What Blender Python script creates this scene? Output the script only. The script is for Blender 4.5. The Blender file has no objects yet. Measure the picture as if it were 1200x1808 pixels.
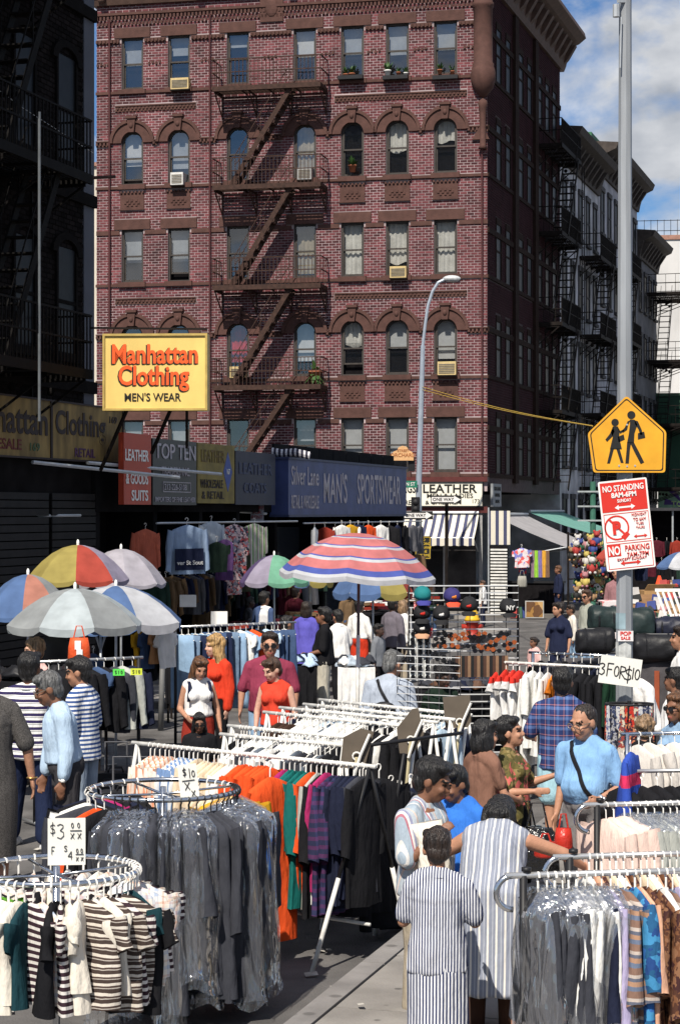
import bpy, math, random
import numpy as np
from mathutils import Vector, Matrix
R = math.radians
V = Vector
SC = bpy.context.scene
C = SC.collection
random.seed(7)

# ------------------------------------------------------------ camera, sky, sun, exposure
F, H = 3500.0, 3.25                       # focal length in photo pixels, eye height in metres
cam = bpy.data.cameras.new('camera')
cam.sensor_fit = 'VERTICAL'; cam.sensor_height = 36; cam.lens = 36 * F / 1808
cam.clip_start = .2; cam.clip_end = 3000
camo = bpy.data.objects.new('camera', cam); C.objects.link(camo)
camo.location = (0, 0, H); camo.rotation_euler = (R(90), 0, 0)
SC.camera = camo
STREET = R(16)                            # the street runs 16 degrees to the right of the view
SUN_AZ, SUN_EL = R(18.6), R(50)             # light travels this far right of +Y, from this height
SKY, SUNS = .05, 5.0
w = bpy.data.worlds.new('World'); SC.world = w; w.use_nodes = True
nt = w.node_tree; nt.nodes.clear(); N = nt.nodes.new; K = nt.links.new
out = N('ShaderNodeOutputWorld'); bg = N('ShaderNodeBackground'); bg.inputs[1].default_value = SKY
sky = N('ShaderNodeTexSky'); sky.sky_type = 'NISHITA'; sky.sun_disc = False
sky.sun_elevation = SUN_EL; sky.sun_rotation = R(180) + SUN_AZ
sky.air_density = 1.0; sky.dust_density = .2; sky.ozone_density = 2.0
tc = N('ShaderNodeTexCoord'); mp = N('ShaderNodeMapping'); mp.inputs['Scale'].default_value = (1, 1, 1.7)
mp.inputs['Location'].default_value = (.03, .0, .11)
n1 = N('ShaderNodeTexNoise'); n1.inputs['Scale'].default_value = 7.0; n1.inputs['Detail'].default_value = 9
n1.inputs['Roughness'].default_value = .55; n1.inputs['Distortion'].default_value = .15
r1 = N('ShaderNodeValToRGB'); r1.color_ramp.elements[0].position = .46; r1.color_ramp.elements[1].position = .56
n2 = N('ShaderNodeTexNoise'); n2.inputs['Scale'].default_value = 16; n2.inputs['Detail'].default_value = 6
r2 = N('ShaderNodeValToRGB'); r2.color_ramp.elements[0].position = .3; r2.color_ramp.elements[1].position = .75
r2.color_ramp.elements[0].color = (5.6, 6.1, 7.0, 1); r2.color_ramp.elements[1].color = (16, 16, 16, 1)
mx = N('ShaderNodeMix'); mx.data_type = 'RGBA'
tint = N('ShaderNodeMix'); tint.data_type = 'RGBA'; tint.blend_type = 'MULTIPLY'; tint.inputs[0].default_value = 1; tint.inputs[7].default_value = (.74, 1.04, 1.42, 1); K(sky.outputs[0], tint.inputs[6])
K(tc.outputs['Generated'], mp.inputs[0]); K(mp.outputs[0], n1.inputs[0]); K(mp.outputs[0], n2.inputs[0])
K(n1.outputs[0], r1.inputs[0]); K(n2.outputs[0], r2.inputs[0])
K(r1.outputs[0], mx.inputs[0]); K(tint.outputs[2], mx.inputs[6]); K(r2.outputs[0], mx.inputs[7])
K(mx.outputs[2], bg.inputs[0]); K(bg.outputs[0], out.inputs[0])
sl = bpy.data.lights.new('sun', 'SUN'); sl.energy = SUNS; sl.angle = R(.5); sl.color = (1, .93, .82)
so = bpy.data.objects.new('sun', sl); C.objects.link(so); so.location = (-20, -40, 60)
sd = V((math.sin(SUN_AZ) * math.cos(SUN_EL), math.cos(SUN_AZ) * math.cos(SUN_EL), -math.sin(SUN_EL)))
so.rotation_euler = sd.to_track_quat('-Z', 'Y').to_euler()
SC.view_settings.view_transform = 'Standard'; SC.view_settings.look = 'None'
SC.view_settings.gamma = 1; SC.view_settings.exposure = 0.42; SC.view_settings.use_curve_mapping = False
SC.cycles.max_bounces = 6; SC.cycles.diffuse_bounces = 2; SC.cycles.glossy_bounces = 3
SC.cycles.transmission_bounces = 4; SC.cycles.transparent_max_bounces = 16
SC.cycles.use_denoising = True

# ------------------------------------------------------------ helpers
def P(px, py, Y): return V(((px - 600) / F * Y, Y, H - (py - 904) / F * Y))
def G(px, py):
    Y = F * H / (py - 904); return V(((px - 600) / F * Y, Y, 0))

class MB:
    """collects shapes into one mesh"""
    def __init__(s): s.v = []; s.f = []; s.mi = []; s.cm = 0
    def add(s, vs, fs):
        o = len(s.v); s.v += [tuple(p) for p in vs]
        for f in fs: s.f.append([i + o for i in f]); s.mi.append(s.cm)
        return s
    def box(s, x0, x1, y0, y1, z0, z1):
        return s.add([(x0,y0,z0),(x1,y0,z0),(x1,y1,z0),(x0,y1,z0),(x0,y0,z1),(x1,y0,z1),(x1,y1,z1),(x0,y1,z1)],
                     [(0,3,2,1),(4,5,6,7),(0,1,5,4),(1,2,6,5),(2,3,7,6),(3,0,4,7)])
    def obox(s, c, ax, ay, az):
        c = V(c); ax = V(ax); ay = V(ay); az = V(az)
        vs = [c+i*ax+j*ay+k*az for k in (-1,1) for i, j in ((-1,-1),(1,-1),(1,1),(-1,1))]
        return s.add(vs, [(0,3,2,1),(4,5,6,7),(0,1,5,4),(1,2,6,5),(2,3,7,6),(3,0,4,7)])
    def bar(s, p, q, w, h=None, up=(0,0,1)):
        p = V(p); q = V(q); h = h or w; d = (q-p); u = V(up)
        if abs(d.normalized().dot(u)) > .98: u = V((0,1,0))
        x = d.cross(u).normalized(); y = x.cross(d).normalized()
        return s.obox((p+q)/2, d/2, x*w/2, y*h/2)
    def cyl(s, p, q, r0, r1=None, n=8, cap=True):
        p = V(p); q = V(q); r1 = r0 if r1 is None else r1
        d = (q-p).normalized(); a = V((0,0,1)) if abs(d.z) < .9 else V((1,0,0))
        x = d.cross(a).normalized(); y = d.cross(x)
        vs = []
        for c, r in ((p,r0),(q,r1)):
            for i in range(n):
                t = 2*math.pi*i/n; vs.append(c+r*(x*math.cos(t)+y*math.sin(t)))
        fs = [(i,(i+1)%n,n+(i+1)%n,n+i) for i in range(n)]
        if cap: fs += [tuple(range(n))[::-1], tuple(range(n,2*n))]
        return s.add(vs, fs)
    def tube(s, pts, r, n=6, closed=False):
        pts = [V(p) for p in pts]; m = len(pts); loops = []; px = None
        for i in range(m):
            a = pts[i-1] if (i or closed) else pts[i]; b = pts[(i+1) % m] if (i < m-1 or closed) else pts[i]
            d = (b-a).normalized()
            if px is None:
                u = V((0,0,1)) if abs(d.z) < .9 else V((1,0,0)); x = d.cross(u).normalized()
            else: x = (px - d*px.dot(d)).normalized()
            px = x; y = d.cross(x)
            rr = r[i] if isinstance(r, (list, tuple)) else r
            loops.append([pts[i]+rr*(x*math.cos(2*math.pi*k/n)+y*math.sin(2*math.pi*k/n)) for k in range(n)])
        return s.loft(loops, ring=closed, caps=not closed)
    def loft(s, loops, ring=False, caps=True, wrap=True):
        n = len(loops[0]); m = len(loops); vs = [p for l in loops for p in l]; fs = []
        for i in range(m if ring else m-1):
            j = (i+1) % m
            for k in range(n if wrap else n-1):
                l = (k+1) % n; fs.append((i*n+k, i*n+l, j*n+l, j*n+k))
        if caps and not ring and wrap: fs += [tuple(range(n))[::-1], tuple((m-1)*n+k for k in range(n))]
        return s.add(vs, fs)
    def lathe(s, prof, n=16, c=(0,0,0), a0=0, a1=2*math.pi):
        c = V(c); full = abs(a1-a0-2*math.pi) < 1e-6; k = n if full else n+1
        loops = [[c+V((r*math.cos(a0+(a1-a0)*i/n), r*math.sin(a0+(a1-a0)*i/n), z)) for i in range(k)] for r, z in prof]
        return s.loft(loops, caps=full, wrap=full)
    def sph(s, c, r, n=10, m=7, M=None):
        c = V(c); r = (r,)*3 if not hasattr(r, '__len__') else r; vs = []; fs = []
        T = M or Matrix.Identity(3)
        for j in range(1, m):
            a = math.pi*j/m
            for i in range(n):
                b = 2*math.pi*i/n
                vs.append(c+T@V((r[0]*math.sin(a)*math.cos(b), r[1]*math.sin(a)*math.sin(b), r[2]*math.cos(a))))
        t = len(vs); vs += [c+T@V((0,0,r[2])), c+T@V((0,0,-r[2]))]
        for j in range(m-2):
            for i in range(n): fs.append((j*n+i, (j+1)*n+i, (j+1)*n+(i+1)%n, j*n+(i+1)%n))
        for i in range(n):
            fs.append((t, i, (i+1)%n)); fs.append((t+1, (m-2)*n+(i+1)%n, (m-2)*n+i))
        return s.add(vs, fs)
    def prism(s, poly, o, ex, ey, ez):
        """polygon in the plane (ex, ey) at o, extruded along ez"""
        o = V(o); ex = V(ex); ey = V(ey); ez = V(ez); n = len(poly)
        vs = [o+ex*a+ey*b for a, b in poly] + [o+ex*a+ey*b+ez for a, b in poly]
        return s.add(vs, [tuple(range(n)), tuple(range(2*n-1, n-1, -1))] + [(i, n+i, n+(i+1)%n, (i+1)%n) for i in range(n)])
    def mesh(s, name, mats, smooth=False):
        me = bpy.data.meshes.new(name); me.from_pydata(s.v, [], s.f)
        for m in (mats if isinstance(mats, (list, tuple)) else [mats]): me.materials.append(m)
        if s.cm or any(s.mi): me.polygons.foreach_set('material_index', s.mi)
        if smooth: me.polygons.foreach_set('use_smooth', [True]*len(me.polygons))
        me.update(); return me
    def build(s, name, mats, parent=None, smooth=False, loc=None, rot=None):
        return ob(name, s.mesh(name, mats, smooth), parent, loc, rot)

def ob(name, me, parent=None, loc=None, rot=None):
    o = bpy.data.objects.new(name, me); C.objects.link(o)
    if parent is not None: o.parent = parent
    if loc is not None: o.location = loc
    if rot is not None: o.rotation_euler = rot
    return o
def tag(o, label, cat, group=None):
    o['label'] = label; o['category'] = cat
    if group: o['group'] = group
    return o
def T(name, label, cat, loc=(0,0,0), rz=0, group=None):
    o = bpy.data.objects.new(name, None); C.objects.link(o); o.location = loc; o.rotation_euler = (0, 0, rz)
    o.empty_display_size = .2
    return tag(o, label, cat, group)
def struct(o): o['kind'] = 'structure'; return o
def stuff(o): o['kind'] = 'stuff'; return o
def copy_tree(o, parent=None):
    c = o.copy(); C.objects.link(c)
    if parent is not None: c.parent = parent
    for ch in list(o.children): copy_tree(ch, c)
    return c

# an isolated scene in which modifiers and text are evaluated
TMP = bpy.data.scenes.new('tmp')
def evaluated(o):
    TMP.collection.objects.link(o)
    with bpy.context.temp_override(scene=TMP, view_layer=TMP.view_layers[0]): dg = bpy.context.evaluated_depsgraph_get(); dg.update()
    me = bpy.data.meshes.new_from_object(o.evaluated_get(dg))
    TMP.collection.objects.unlink(o); d = o.data; bpy.data.objects.remove(o)
    (bpy.data.curves if isinstance(d, bpy.types.Curve) else bpy.data.meshes).remove(d)
    return me
TXC = {}
def text_mesh(s, size, sx=1, bold=0, shear=0, depth=.004, spacing=1.0):
    k = (s, size, sx, bold, shear, depth, spacing)
    if k not in TXC:
        cu = bpy.data.curves.new('text', 'FONT'); cu.body = s; cu.size = size; cu.align_x = 'CENTER'; cu.align_y = 'CENTER'
        cu.extrude = depth/2; cu.offset = bold*size; cu.shear = shear; cu.space_character = spacing; cu.resolution_u = 3
        me = evaluated(bpy.data.objects.new('text', cu))
        if sx != 1: me.transform(Matrix.Diagonal((sx, 1, 1, 1)))
        TXC[k] = me
    return TXC[k].copy()
def text(s, size, mat, parent, loc, sx=1, bold=.01, shear=0, depth=.006, rot=(R(90),0,0), name='lettering', spacing=1.0, fit=None):
    """fit = (width, height) squeezes the words into that box"""
    me = text_mesh(s, size, sx, bold, shear, depth, spacing)
    if fit:
        xs = [v.co.x for v in me.vertices]; ys = [v.co.y for v in me.vertices]; w_, h_ = max(xs)-min(xs), max(ys)-min(ys)
        me.transform(Matrix.Translation((-(max(xs)+min(xs))/2, -(max(ys)+min(ys))/2, 0))); me.transform(Matrix.Diagonal((fit[0]/w_, fit[1]/h_, 1, 1)))
    me.materials.clear(); me.materials.append(mat)
    return ob(name, me, parent, loc, rot)
def strokes(lines, wid, mat, parent, loc, rot=(R(90),0,0), name='handwriting', depth=.003):
    """hand-drawn marks: polylines in the local x,y plane"""
    b = MB()
    for l in lines:
        for p, q in zip(l, l[1:]): b.bar((p[0],p[1],0), (q[0],q[1],0), wid, depth)
    return b.build(name, mat, parent, loc=loc, rot=rot)

# ------------------------------------------------------------ materials
MC = {}
def _base(name, rough, metal, spec):
    m = bpy.data.materials.new(name); m.use_nodes = True
    b = m.node_tree.nodes['Principled BSDF']
    b.inputs['Roughness'].default_value = rough; b.inputs['Metallic'].default_value = metal
    b.inputs['Specular IOR Level'].default_value = spec
    return m, b, m.node_tree.nodes.new, m.node_tree.links.new
def _bump(n, k, b, coord, scale, strength, dist=.02, stretch=(1,1,1), detail=3):
    mpn = n('ShaderNodeMapping'); mpn.inputs['Scale'].default_value = stretch; k(coord, mpn.inputs[0])
    t = n('ShaderNodeTexNoise'); t.inputs['Scale'].default_value = scale; t.inputs['Detail'].default_value = detail
    k(mpn.outputs[0], t.inputs[0])
    u = n('ShaderNodeBump'); u.inputs['Strength'].default_value = strength; u.inputs['Distance'].default_value = dist
    k(t.outputs[0], u.inputs['Height']); k(u.outputs[0], b.inputs['Normal'])
def M(name, col, rough=.75, var=.18, scale=6, bump=.0, metal=0, spec=.3, stretch=(1,1,1), bscale=None, island=0):
    """plain material with blotchy variation, wear and fine relief"""
    if name in MC: return MC[name]
    m, b, n, k = _base(name, rough, metal, spec)
    tcn = n('ShaderNodeTexCoord').outputs['Object']
    t = n('ShaderNodeTexNoise'); t.inputs['Scale'].default_value = scale; t.inputs['Detail'].default_value = 6
    mpn = n('ShaderNodeMapping'); mpn.inputs['Scale'].default_value = stretch; k(tcn, mpn.inputs[0]); k(mpn.outputs[0], t.inputs[0])
    r = n('ShaderNodeValToRGB'); e = r.color_ramp.elements
    e[0].position, e[1].position = .3, .7
    e[0].color = tuple(c*(1-var) for c in col)+(1,); e[1].color = tuple(min(1, c*(1+var)) for c in col)+(1,)
    k(t.outputs[0], r.inputs[0]); last = r.outputs[0]
    if island:
        g = n('ShaderNodeNewGeometry'); ma = n('ShaderNodeMapRange'); ma.inputs[3].default_value = 1-island; ma.inputs[4].default_value = 1+island
        k(g.outputs['Random Per Island'], ma.inputs[0]); h = n('ShaderNodeMix'); h.data_type = 'RGBA'; h.blend_type = 'MULTIPLY'
        h.inputs[0].default_value = 1; k(last, h.inputs[6]); k(ma.outputs[0], h.inputs[7]); last = h.outputs[2]
    k(last, b.inputs['Base Color'])
    if bump: _bump(n, k, b, tcn, bscale or scale*4, bump, stretch=stretch)
    MC[name] = m; return m
def Mpat(name, axis, period, bands, rough=.85, axis2=None, bands2=None, period2=None, bump=.35, wob=.006, mixf=.5):
    """striped (one axis) or plaid (two axes) cloth; bands = [(start 0..1, colour), ...]"""
    if name in MC: return MC[name]
    m, b, n, k = _base(name, rough, 0, .15)
    tcn = n('ShaderNodeTexCoord').outputs['Object']
    wn = n('ShaderNodeTexNoise'); wn.inputs['Scale'].default_value = 7; k(tcn, wn.inputs[0])
    vm = n('ShaderNodeVectorMath'); vm.operation = 'SCALE'; vm.inputs['Scale'].default_value = wob; k(wn.outputs[1], vm.inputs[0])
    va = n('ShaderNodeVectorMath'); k(tcn, va.inputs[0]); k(vm.outputs[0], va.inputs[1])
    sp = n('ShaderNodeSeparateXYZ'); k(va.outputs[0], sp.inputs[0])
    def ramp(ax, per, bs):
        d = n('ShaderNodeMath'); d.operation = 'DIVIDE'; d.inputs[1].default_value = per
        if ax == 'r':
            at = n('ShaderNodeMath'); at.operation = 'ARCTAN2'; k(sp.outputs['X'], at.inputs[0]); k(sp.outputs['Y'], at.inputs[1]); k(at.outputs[0], d.inputs[0])
        elif ax == 'd':
            ad = n('ShaderNodeMath'); k(sp.outputs['X'], ad.inputs[0]); k(sp.outputs['Y'], ad.inputs[1]); k(ad.outputs[0], d.inputs[0])
        else: k(sp.outputs[ax.upper()], d.inputs[0])
        f = n('ShaderNodeMath'); f.operation = 'FRACT'; k(d.outputs[0], f.inputs[0])
        r = n('ShaderNodeValToRGB'); r.color_ramp.interpolation = 'CONSTANT'; e = r.color_ramp.elements
        while len(e) < len(bs): e.new(.5)
        for i, (p, c) in enumerate(bs): e[i].position = p; e[i].color = tuple(c)+(1,)
        k(f.outputs[0], r.inputs[0]); return r.outputs[0]
    last = ramp(axis, period, bands)
    if axis2:
        h = n('ShaderNodeMix'); h.data_type = 'RGBA'; h.inputs[0].default_value = mixf
        k(last, h.inputs[6]); k(ramp(axis2, period2 or period, bands2 or bands), h.inputs[7]); last = h.outputs[2]
    k(last, b.inputs['Base Color'])
    if bump: _bump(n, k, b, tcn, 7, bump*1.9, .05, (1.7,1.7,.5), 4)
    MC[name] = m; return m
def Mcloth(name, col, rough=.88, bump=.4, var=.12):
    if name in MC: return MC[name]
    m, b, n, k = _base(name, rough, 0, .06)
    tcn = n('ShaderNodeTexCoord').outputs['Object']
    t = n('ShaderNodeTexNoise'); t.inputs['Scale'].default_value = 5; t.inputs['Detail'].default_value = 5; k(tcn, t.inputs[0])
    r = n('ShaderNodeValToRGB'); e = r.color_ramp.elements; e[0].position, e[1].position = .3, .7
    e[0].color = tuple(c*(1-var) for c in col)+(1,); e[1].color = tuple(min(1, c*(1+var)) for c in col)+(1,)
    k(t.outputs[0], r.inputs[0]); k(r.outputs[0], b.inputs['Base Color'])
    _bump(n, k, b, tcn, 7, bump*1.9, .05, (1.7,1.7,.5), 4); MC[name] = m; return m
def Mprint(name, cols, scale=18, rough=.85, bump=.3):
    """printed cloth: blotches of several colours"""
    if name in MC: return MC[name]
    m, b, n, k = _base(name, rough, 0, .15)
    tcn = n('ShaderNodeTexCoord').outputs['Object']
    nz = n('ShaderNodeTexNoise'); nz.inputs['Scale'].default_value = scale*.7; k(tcn, nz.inputs[0])
    mxn = n('ShaderNodeMix'); mxn.data_type = 'RGBA'; mxn.inputs[0].default_value = .12; k(tcn, mxn.inputs[6]); k(nz.outputs[1], mxn.inputs[7])
    v = n('ShaderNodeTexVoronoi'); v.inputs['Scale'].default_value = scale; k(mxn.outputs[2], v.inputs[0])
    s = n('ShaderNodeSeparateColor'); k(v.outputs['Color'], s.inputs[0])
    r = n('ShaderNodeValToRGB'); r.color_ramp.interpolation = 'CONSTANT'; e = r.color_ramp.elements
    while len(e) < len(cols): e.new(.5)
    for i, c in enumerate(cols): e[i].position = i/len(cols); e[i].color = tuple(c)+(1,)
    k(s.outputs[0], r.inputs[0]); k(r.outputs[0], b.inputs['Base Color'])
    _bump(n, k, b, tcn, 7, bump*1.9, .05, (1.7,1.7,.5), 4); MC[name] = m; return m
def Mglass(name, tint=(.02,.025,.03), refl=.35, alpha=.55):
    """window pane: partly see-through, mirrors the sky"""
    if name in MC: return MC[name]
    m, b, n, k = _base(name, .04, 0, .5); nd = m.node_tree.nodes
    b.inputs['Base Color'].default_value = tint+(1,)
    tr = n('ShaderNodeBsdfTransparent'); gl = n('ShaderNodeBsdfGlossy'); gl.inputs['Roughness'].default_value = .03
    gl.inputs['Color'].default_value = (.62,.62,.62,1)
    m1 = n('ShaderNodeMixShader'); m1.inputs[0].default_value = alpha; k(b.outputs[0], m1.inputs[1]); k(tr.outputs[0], m1.inputs[2])
    m2 = n('ShaderNodeMixShader'); m2.inputs[0].default_value = refl; k(m1.outputs[0], m2.inputs[1]); k(gl.outputs[0], m2.inputs[2])
    tcn = n('ShaderNodeTexCoord').outputs['Object']
    t = n('ShaderNodeTexNoise'); t.inputs['Scale'].default_value = 1.1; t.inputs['Detail'].default_value = 0; k(tcn, t.inputs[0])
    u = n('ShaderNodeBump'); u.inputs['Strength'].default_value = .10; u.inputs['Distance'].default_value = .05; k(t.outputs[0], u.inputs['Height']); k(u.outputs[0], gl.inputs['Normal'])
    k(m2.outputs[0], nd['Material Output'].inputs[0]); MC[name] = m; return m
def Mplastic(name, refl=.3, haze=.25, col=(.75,.78,.85)):
    """thin clear dry-cleaning film with creases"""
    if name in MC: return MC[name]
    m, b, n, k = _base(name, .2, 0, .5); nd = m.node_tree.nodes
    tr = n('ShaderNodeBsdfTransparent'); gl = n('ShaderNodeBsdfGlossy'); gl.inputs['Roughness'].default_value = .07
    b.inputs['Base Color'].default_value = col+(1,)
    tcn = n('ShaderNodeTexCoord').outputs['Object']
    mpn = n('ShaderNodeMapping'); mpn.inputs['Scale'].default_value = (1.8,1.8,.42); k(tcn, mpn.inputs[0])
    t = n('ShaderNodeTexNoise'); t.inputs['Scale'].default_value = 5.5; t.inputs['Detail'].default_value = 2; t.inputs['Distortion'].default_value = .6; k(mpn.outputs[0], t.inputs[0])
    u = n('ShaderNodeBump'); u.inputs['Strength'].default_value = 1; u.inputs['Distance'].default_value = .09; k(t.outputs[0], u.inputs['Height'])
    k(u.outputs[0], gl.inputs['Normal']); k(u.outputs[0], b.inputs['Normal'])
    lw = n('ShaderNodeLayerWeight'); lw.inputs[0].default_value = .35; k(u.outputs[0], lw.inputs['Normal'])
    ml = n('ShaderNodeMath'); ml.operation = 'MULTIPLY_ADD'; ml.inputs[1].default_value = .45; ml.inputs[2].default_value = refl*.5; k(lw.outputs['Fresnel'], ml.inputs[0])
    m1 = n('ShaderNodeMixShader'); m1.inputs[0].default_value = haze; k(tr.outputs[0], m1.inputs[1]); k(b.outputs[0], m1.inputs[2])
    m2 = n('ShaderNodeMixShader'); k(ml.outputs[0], m2.inputs[0]); k(m1.outputs[0], m2.inputs[1]); k(gl.outputs[0], m2.inputs[2])
    k(m2.outputs[0], nd['Material Output'].inputs[0]); MC[name] = m; return m

WHITE = M('white_paint', (.78,.77,.74), .45, .08); BLACK = M('black_paint', (.012,.012,.014), .5)
CHROME = M('chrome', (.62,.64,.67), .16, .05, metal=1); STEEL = M('galvanised_steel', (.42,.44,.46), .45, .12, 9, metal=.35)
IRON = M('dark_iron', (.014,.011,.010), .7, .3, 8, spec=.08); RUST = M('rusty_iron', (.043,.021,.015), .8, .35, 9)
BRICK = M('red_brick', (.096,.027,.031), .85, .4, .8, island=.5); MORTAR = M('pale_mortar', (.33,.265,.27), .95, .4, .9)
BROWN = M('brownstone', (.078,.037,.030), .85, .2, 5, .25); WOODW = M('window_wood', (.045,.038,.034), .6, .2)
GLASS = Mglass('window_glass', refl=.20, alpha=.8); DARK = M('dark_interior', (.010,.009,.010), .9, .3, spec=.03)
# ------------------------------------------------------------ ground
SA = V((-5.27, 30.8, 0)); SD = V((math.sin(R(16.57)), math.cos(R(16.57)), 0)); SN = V((SD.y, -SD.x, 0))
SRZ = R(90 - 16.57)                                      # rotation of anything that faces the street from the left row
def ST(s, t, z=0): return SA + SD*s + SN*t + V((0, 0, z))  # s along the street, t out from the left shop fronts
ASPH = M('asphalt', (.105,.100,.098), .9, .3, 2.2, .5, bscale=60)
CONC = M('concrete_paving', (.235,.22,.205), .9, .22, 1.8, .3, bscale=40, island=.12)
KERB = M('kerb_stone', (.20,.19,.185), .85, .2, 3, .3)
b = MB(); b.add([(-900,-60,0),(900,-60,0),(900,1600,0),(-900,1600,0)], [(0,1,2,3)])
struct(b.build('road', ASPH))
def spotted(m, scale, cut, dark):
    """trodden gum and oil spots with soft edges"""
    t = m.node_tree; n = t.nodes.new; k = t.links.new; bs = t.nodes['Principled BSDF']; src = bs.inputs['Base Color'].links[0].from_socket
    g = n('ShaderNodeNewGeometry'); v = n('ShaderNodeTexVoronoi'); v.inputs['Scale'].default_value = scale; k(g.outputs['Position'], v.inputs[0])
    nz = n('ShaderNodeTexNoise'); nz.inputs['Scale'].default_value = .9; nz.inputs['Detail'].default_value = 5; k(g.outputs['Position'], nz.inputs[0])
    r = n('ShaderNodeValToRGB'); r.color_ramp.elements[0].position = cut*.6; r.color_ramp.elements[1].position = cut; r.color_ramp.elements[0].color = (dark,)*3+(1,); k(v.outputs['Distance'], r.inputs[0])
    q = n('ShaderNodeMapRange'); q.inputs[1].default_value = .3; q.inputs[2].default_value = .7; q.inputs[3].default_value = .62; q.inputs[4].default_value = 1.25; k(nz.outputs[0], q.inputs[0])
    a = n('ShaderNodeMix'); a.data_type = 'RGBA'; a.blend_type = 'MULTIPLY'; a.inputs[0].default_value = 1; k(src, a.inputs[6]); k(r.outputs[0], a.inputs[7])
    c = n('ShaderNodeMix'); c.data_type = 'RGBA'; c.blend_type = 'MULTIPLY'; c.inputs[0].default_value = 1; k(a.outputs[2], c.inputs[6]); k(q.outputs[0], c.inputs[7]); k(c.outputs[2], bs.inputs['Base Color'])
spotted(ASPH, 3.5, .13, .55); spotted(CONC, 5.0, .16, .5); spotted(KERB, 4.0, .2, .6)
def pavement(name, s0, s1, t0, t1, kt, slab=1.5):
    """kerbed pavement of separate concrete slabs, between s0..s1 and t0..t1, kerb along t=kt"""
    b = MB(); pts = [ST(s0,t0), ST(s1,t0), ST(s1,t1), ST(s0,t1)]
    b.add([tuple(p[:2])+(.10,) for p in pts] + [tuple(p[:2])+(0,) for p in pts], [(3,2,1,0),(0,1,5,4),(1,2,6,5),(2,3,7,6),(3,0,4,7)])
    root = struct(b.build(name, M('paving_joint', (.12,.11,.10), .95)))
    k = MB(); w = .16; s = s0; side = -1 if kt == t1 else 1
    n = 0
    while s < s1:
        e = min(s+2.4, s1)
        a = ST(s+.006, kt+side*w/2 - side*.17*0, .062); c = ST(e-.006, kt+side*w/2, .062)
        if n < 300: k = MB().bar(a, c, w, .14); k.build('kerb_block', KERB, root)
        s = e; n += 1
    me = MB().box(.008, slab-.008, .008, slab-.008, 0, .022).mesh('slab', CONC)
    i = 0; s = s0
    while s + slab <= s1 + .01:
        t = t0 + (0 if kt == t1 else w)
        while t + slab <= t1 + .01 - (w if kt == t1 else 0):
            p = ST(s, t + slab, .1 + random.uniform(-.003, .003))
            o = ob('paving_slab', me, root, p, (random.uniform(-.003,.003), random.uniform(-.003,.003), SRZ)); i += 1
            t += slab
        s += slab
    return root
pavement('sidewalk', -22, 23.4, 10.06, 14.6, 10.06)       # right-hand pavement, under the tall pole
pavement('sidewalk', 2.5, 23.6, .0, 3.2, 3.2)             # along the left row of shops
pavement('sidewalk', 32.0, 80, .4, 4.0, 4.0, 1.8)         # beyond the side street
b = MB()
pts = [V((-30, 69.0, 0)), V((-8, 63.4, 0)), V((3.9, 60.2, 0)), V((4.7, 62.2, 0)), V((-30, 73, 0))]
b.prism([(p.x, p.y) for p in pts], (0,0,0), (1,0,0), (0,1,0), (0,0,.12)); struct(b.build('sidewalk', CONC))

# ------------------------------------------------------------ brick corner building
BA = R(12.5); BO = V((-7.94, 64.78, 0)); BW = 12.84
bx = V((math.cos(BA), -math.sin(BA), 0)); by = V((math.sin(BA), math.cos(BA), 0))
def FU(px, py, y=0.0):
    """facade coordinates (along, height) of a sight line, on the plane y in front of (<0) or behind the facade"""
    a = (px-600)/F; o = BO + by*y
    u = (a*o.y - o.x)/(bx.x - a*bx.y); Y = o.y + u*bx.y
    return u, H - (py-904)/F*Y
brick_building = T('brick_building', 'tall red brick corner tenement with arched windows and brown stone trim', 'building', BO, -BA)
BB = brick_building
ZS = [17.0, 13.9, 10.72, 7.58, 4.5]; ZT = [18.68, 15.63, 12.44, 9.33, 6.24]
COLS = [FU(px, 400)[0] for px in (234, 316, 420, 538, 622, 701, 786)]
WW = .74
blocks = []                                    # (x0, x1, z0, z1) kept free of bricks
arches = []
for r in range(5):
    for c in COLS:
        hw = WW/2 + .004
        blocks.append((c-hw, c+hw, ZS[r]-.16, ZT[r]+.0))
        if r in (0, 2, 4): blocks.append((c-.60, c+.60, ZT[r]-.02, ZT[r]+.325))
        else: arches.append((c, ZT[r]-.37, .74)); blocks.append((c-.16, c+.16, ZT[r]+.3, ZT[r]+.485))
        if r in (1, 3) and c not in COLS[2:4]: blocks.append((c-.40, c+.40, ZS[r]-.82, ZS[r]-.22))
for r in range(5): blocks.append((0, BW, ZS[r]-.14, ZS[r]-.04))
for r in (1, 3):
    for c0, c1 in zip([-.72]+COLS, COLS+[BW+.72]): blocks.append((c0+.72, c1-.72, ZT[r]-.48, ZT[r]-.29))
for r in (0, 2, 4): blocks.append((0, BW, ZT[r]-.18, ZT[r]-.02))
EZ = [ZS[0]-.62, ZS[2]-.62]                      # checkered brick bands below the sills
for z in EZ: blocks += [(COLS[0]-.6, COLS[1]+.6, z-.10, z+.12), (COLS[4]-.6, COLS[6]+.7, z-.10, z+.12)]
b = MB(); xs = sorted({0, BW, *[q for c in COLS for q in (c-WW/2, c+WW/2)]}); zs = sorted({3.9, 20.4, *ZS, *ZT})
wins = [(c-WW/2, c+WW/2, ZS[r], ZT[r]) for r in range(5) for c in COLS]
for i in range(len(xs)-1):
    j = 0
    while j < len(zs)-1:
        def isw(j): return any(w[0]-1e-6 <= xs[i] and xs[i+1] <= w[1]+1e-6 and w[2]-1e-6 <= zs[j] and zs[j+1] <= w[3]+1e-6 for w in wins)
        if isw(j): j += 1; continue
        k = j
        while k < len(zs)-1 and not isw(k): k += 1
        b.box(xs[i], xs[i+1], 0, .28, zs[j], zs[k]); j = k
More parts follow.
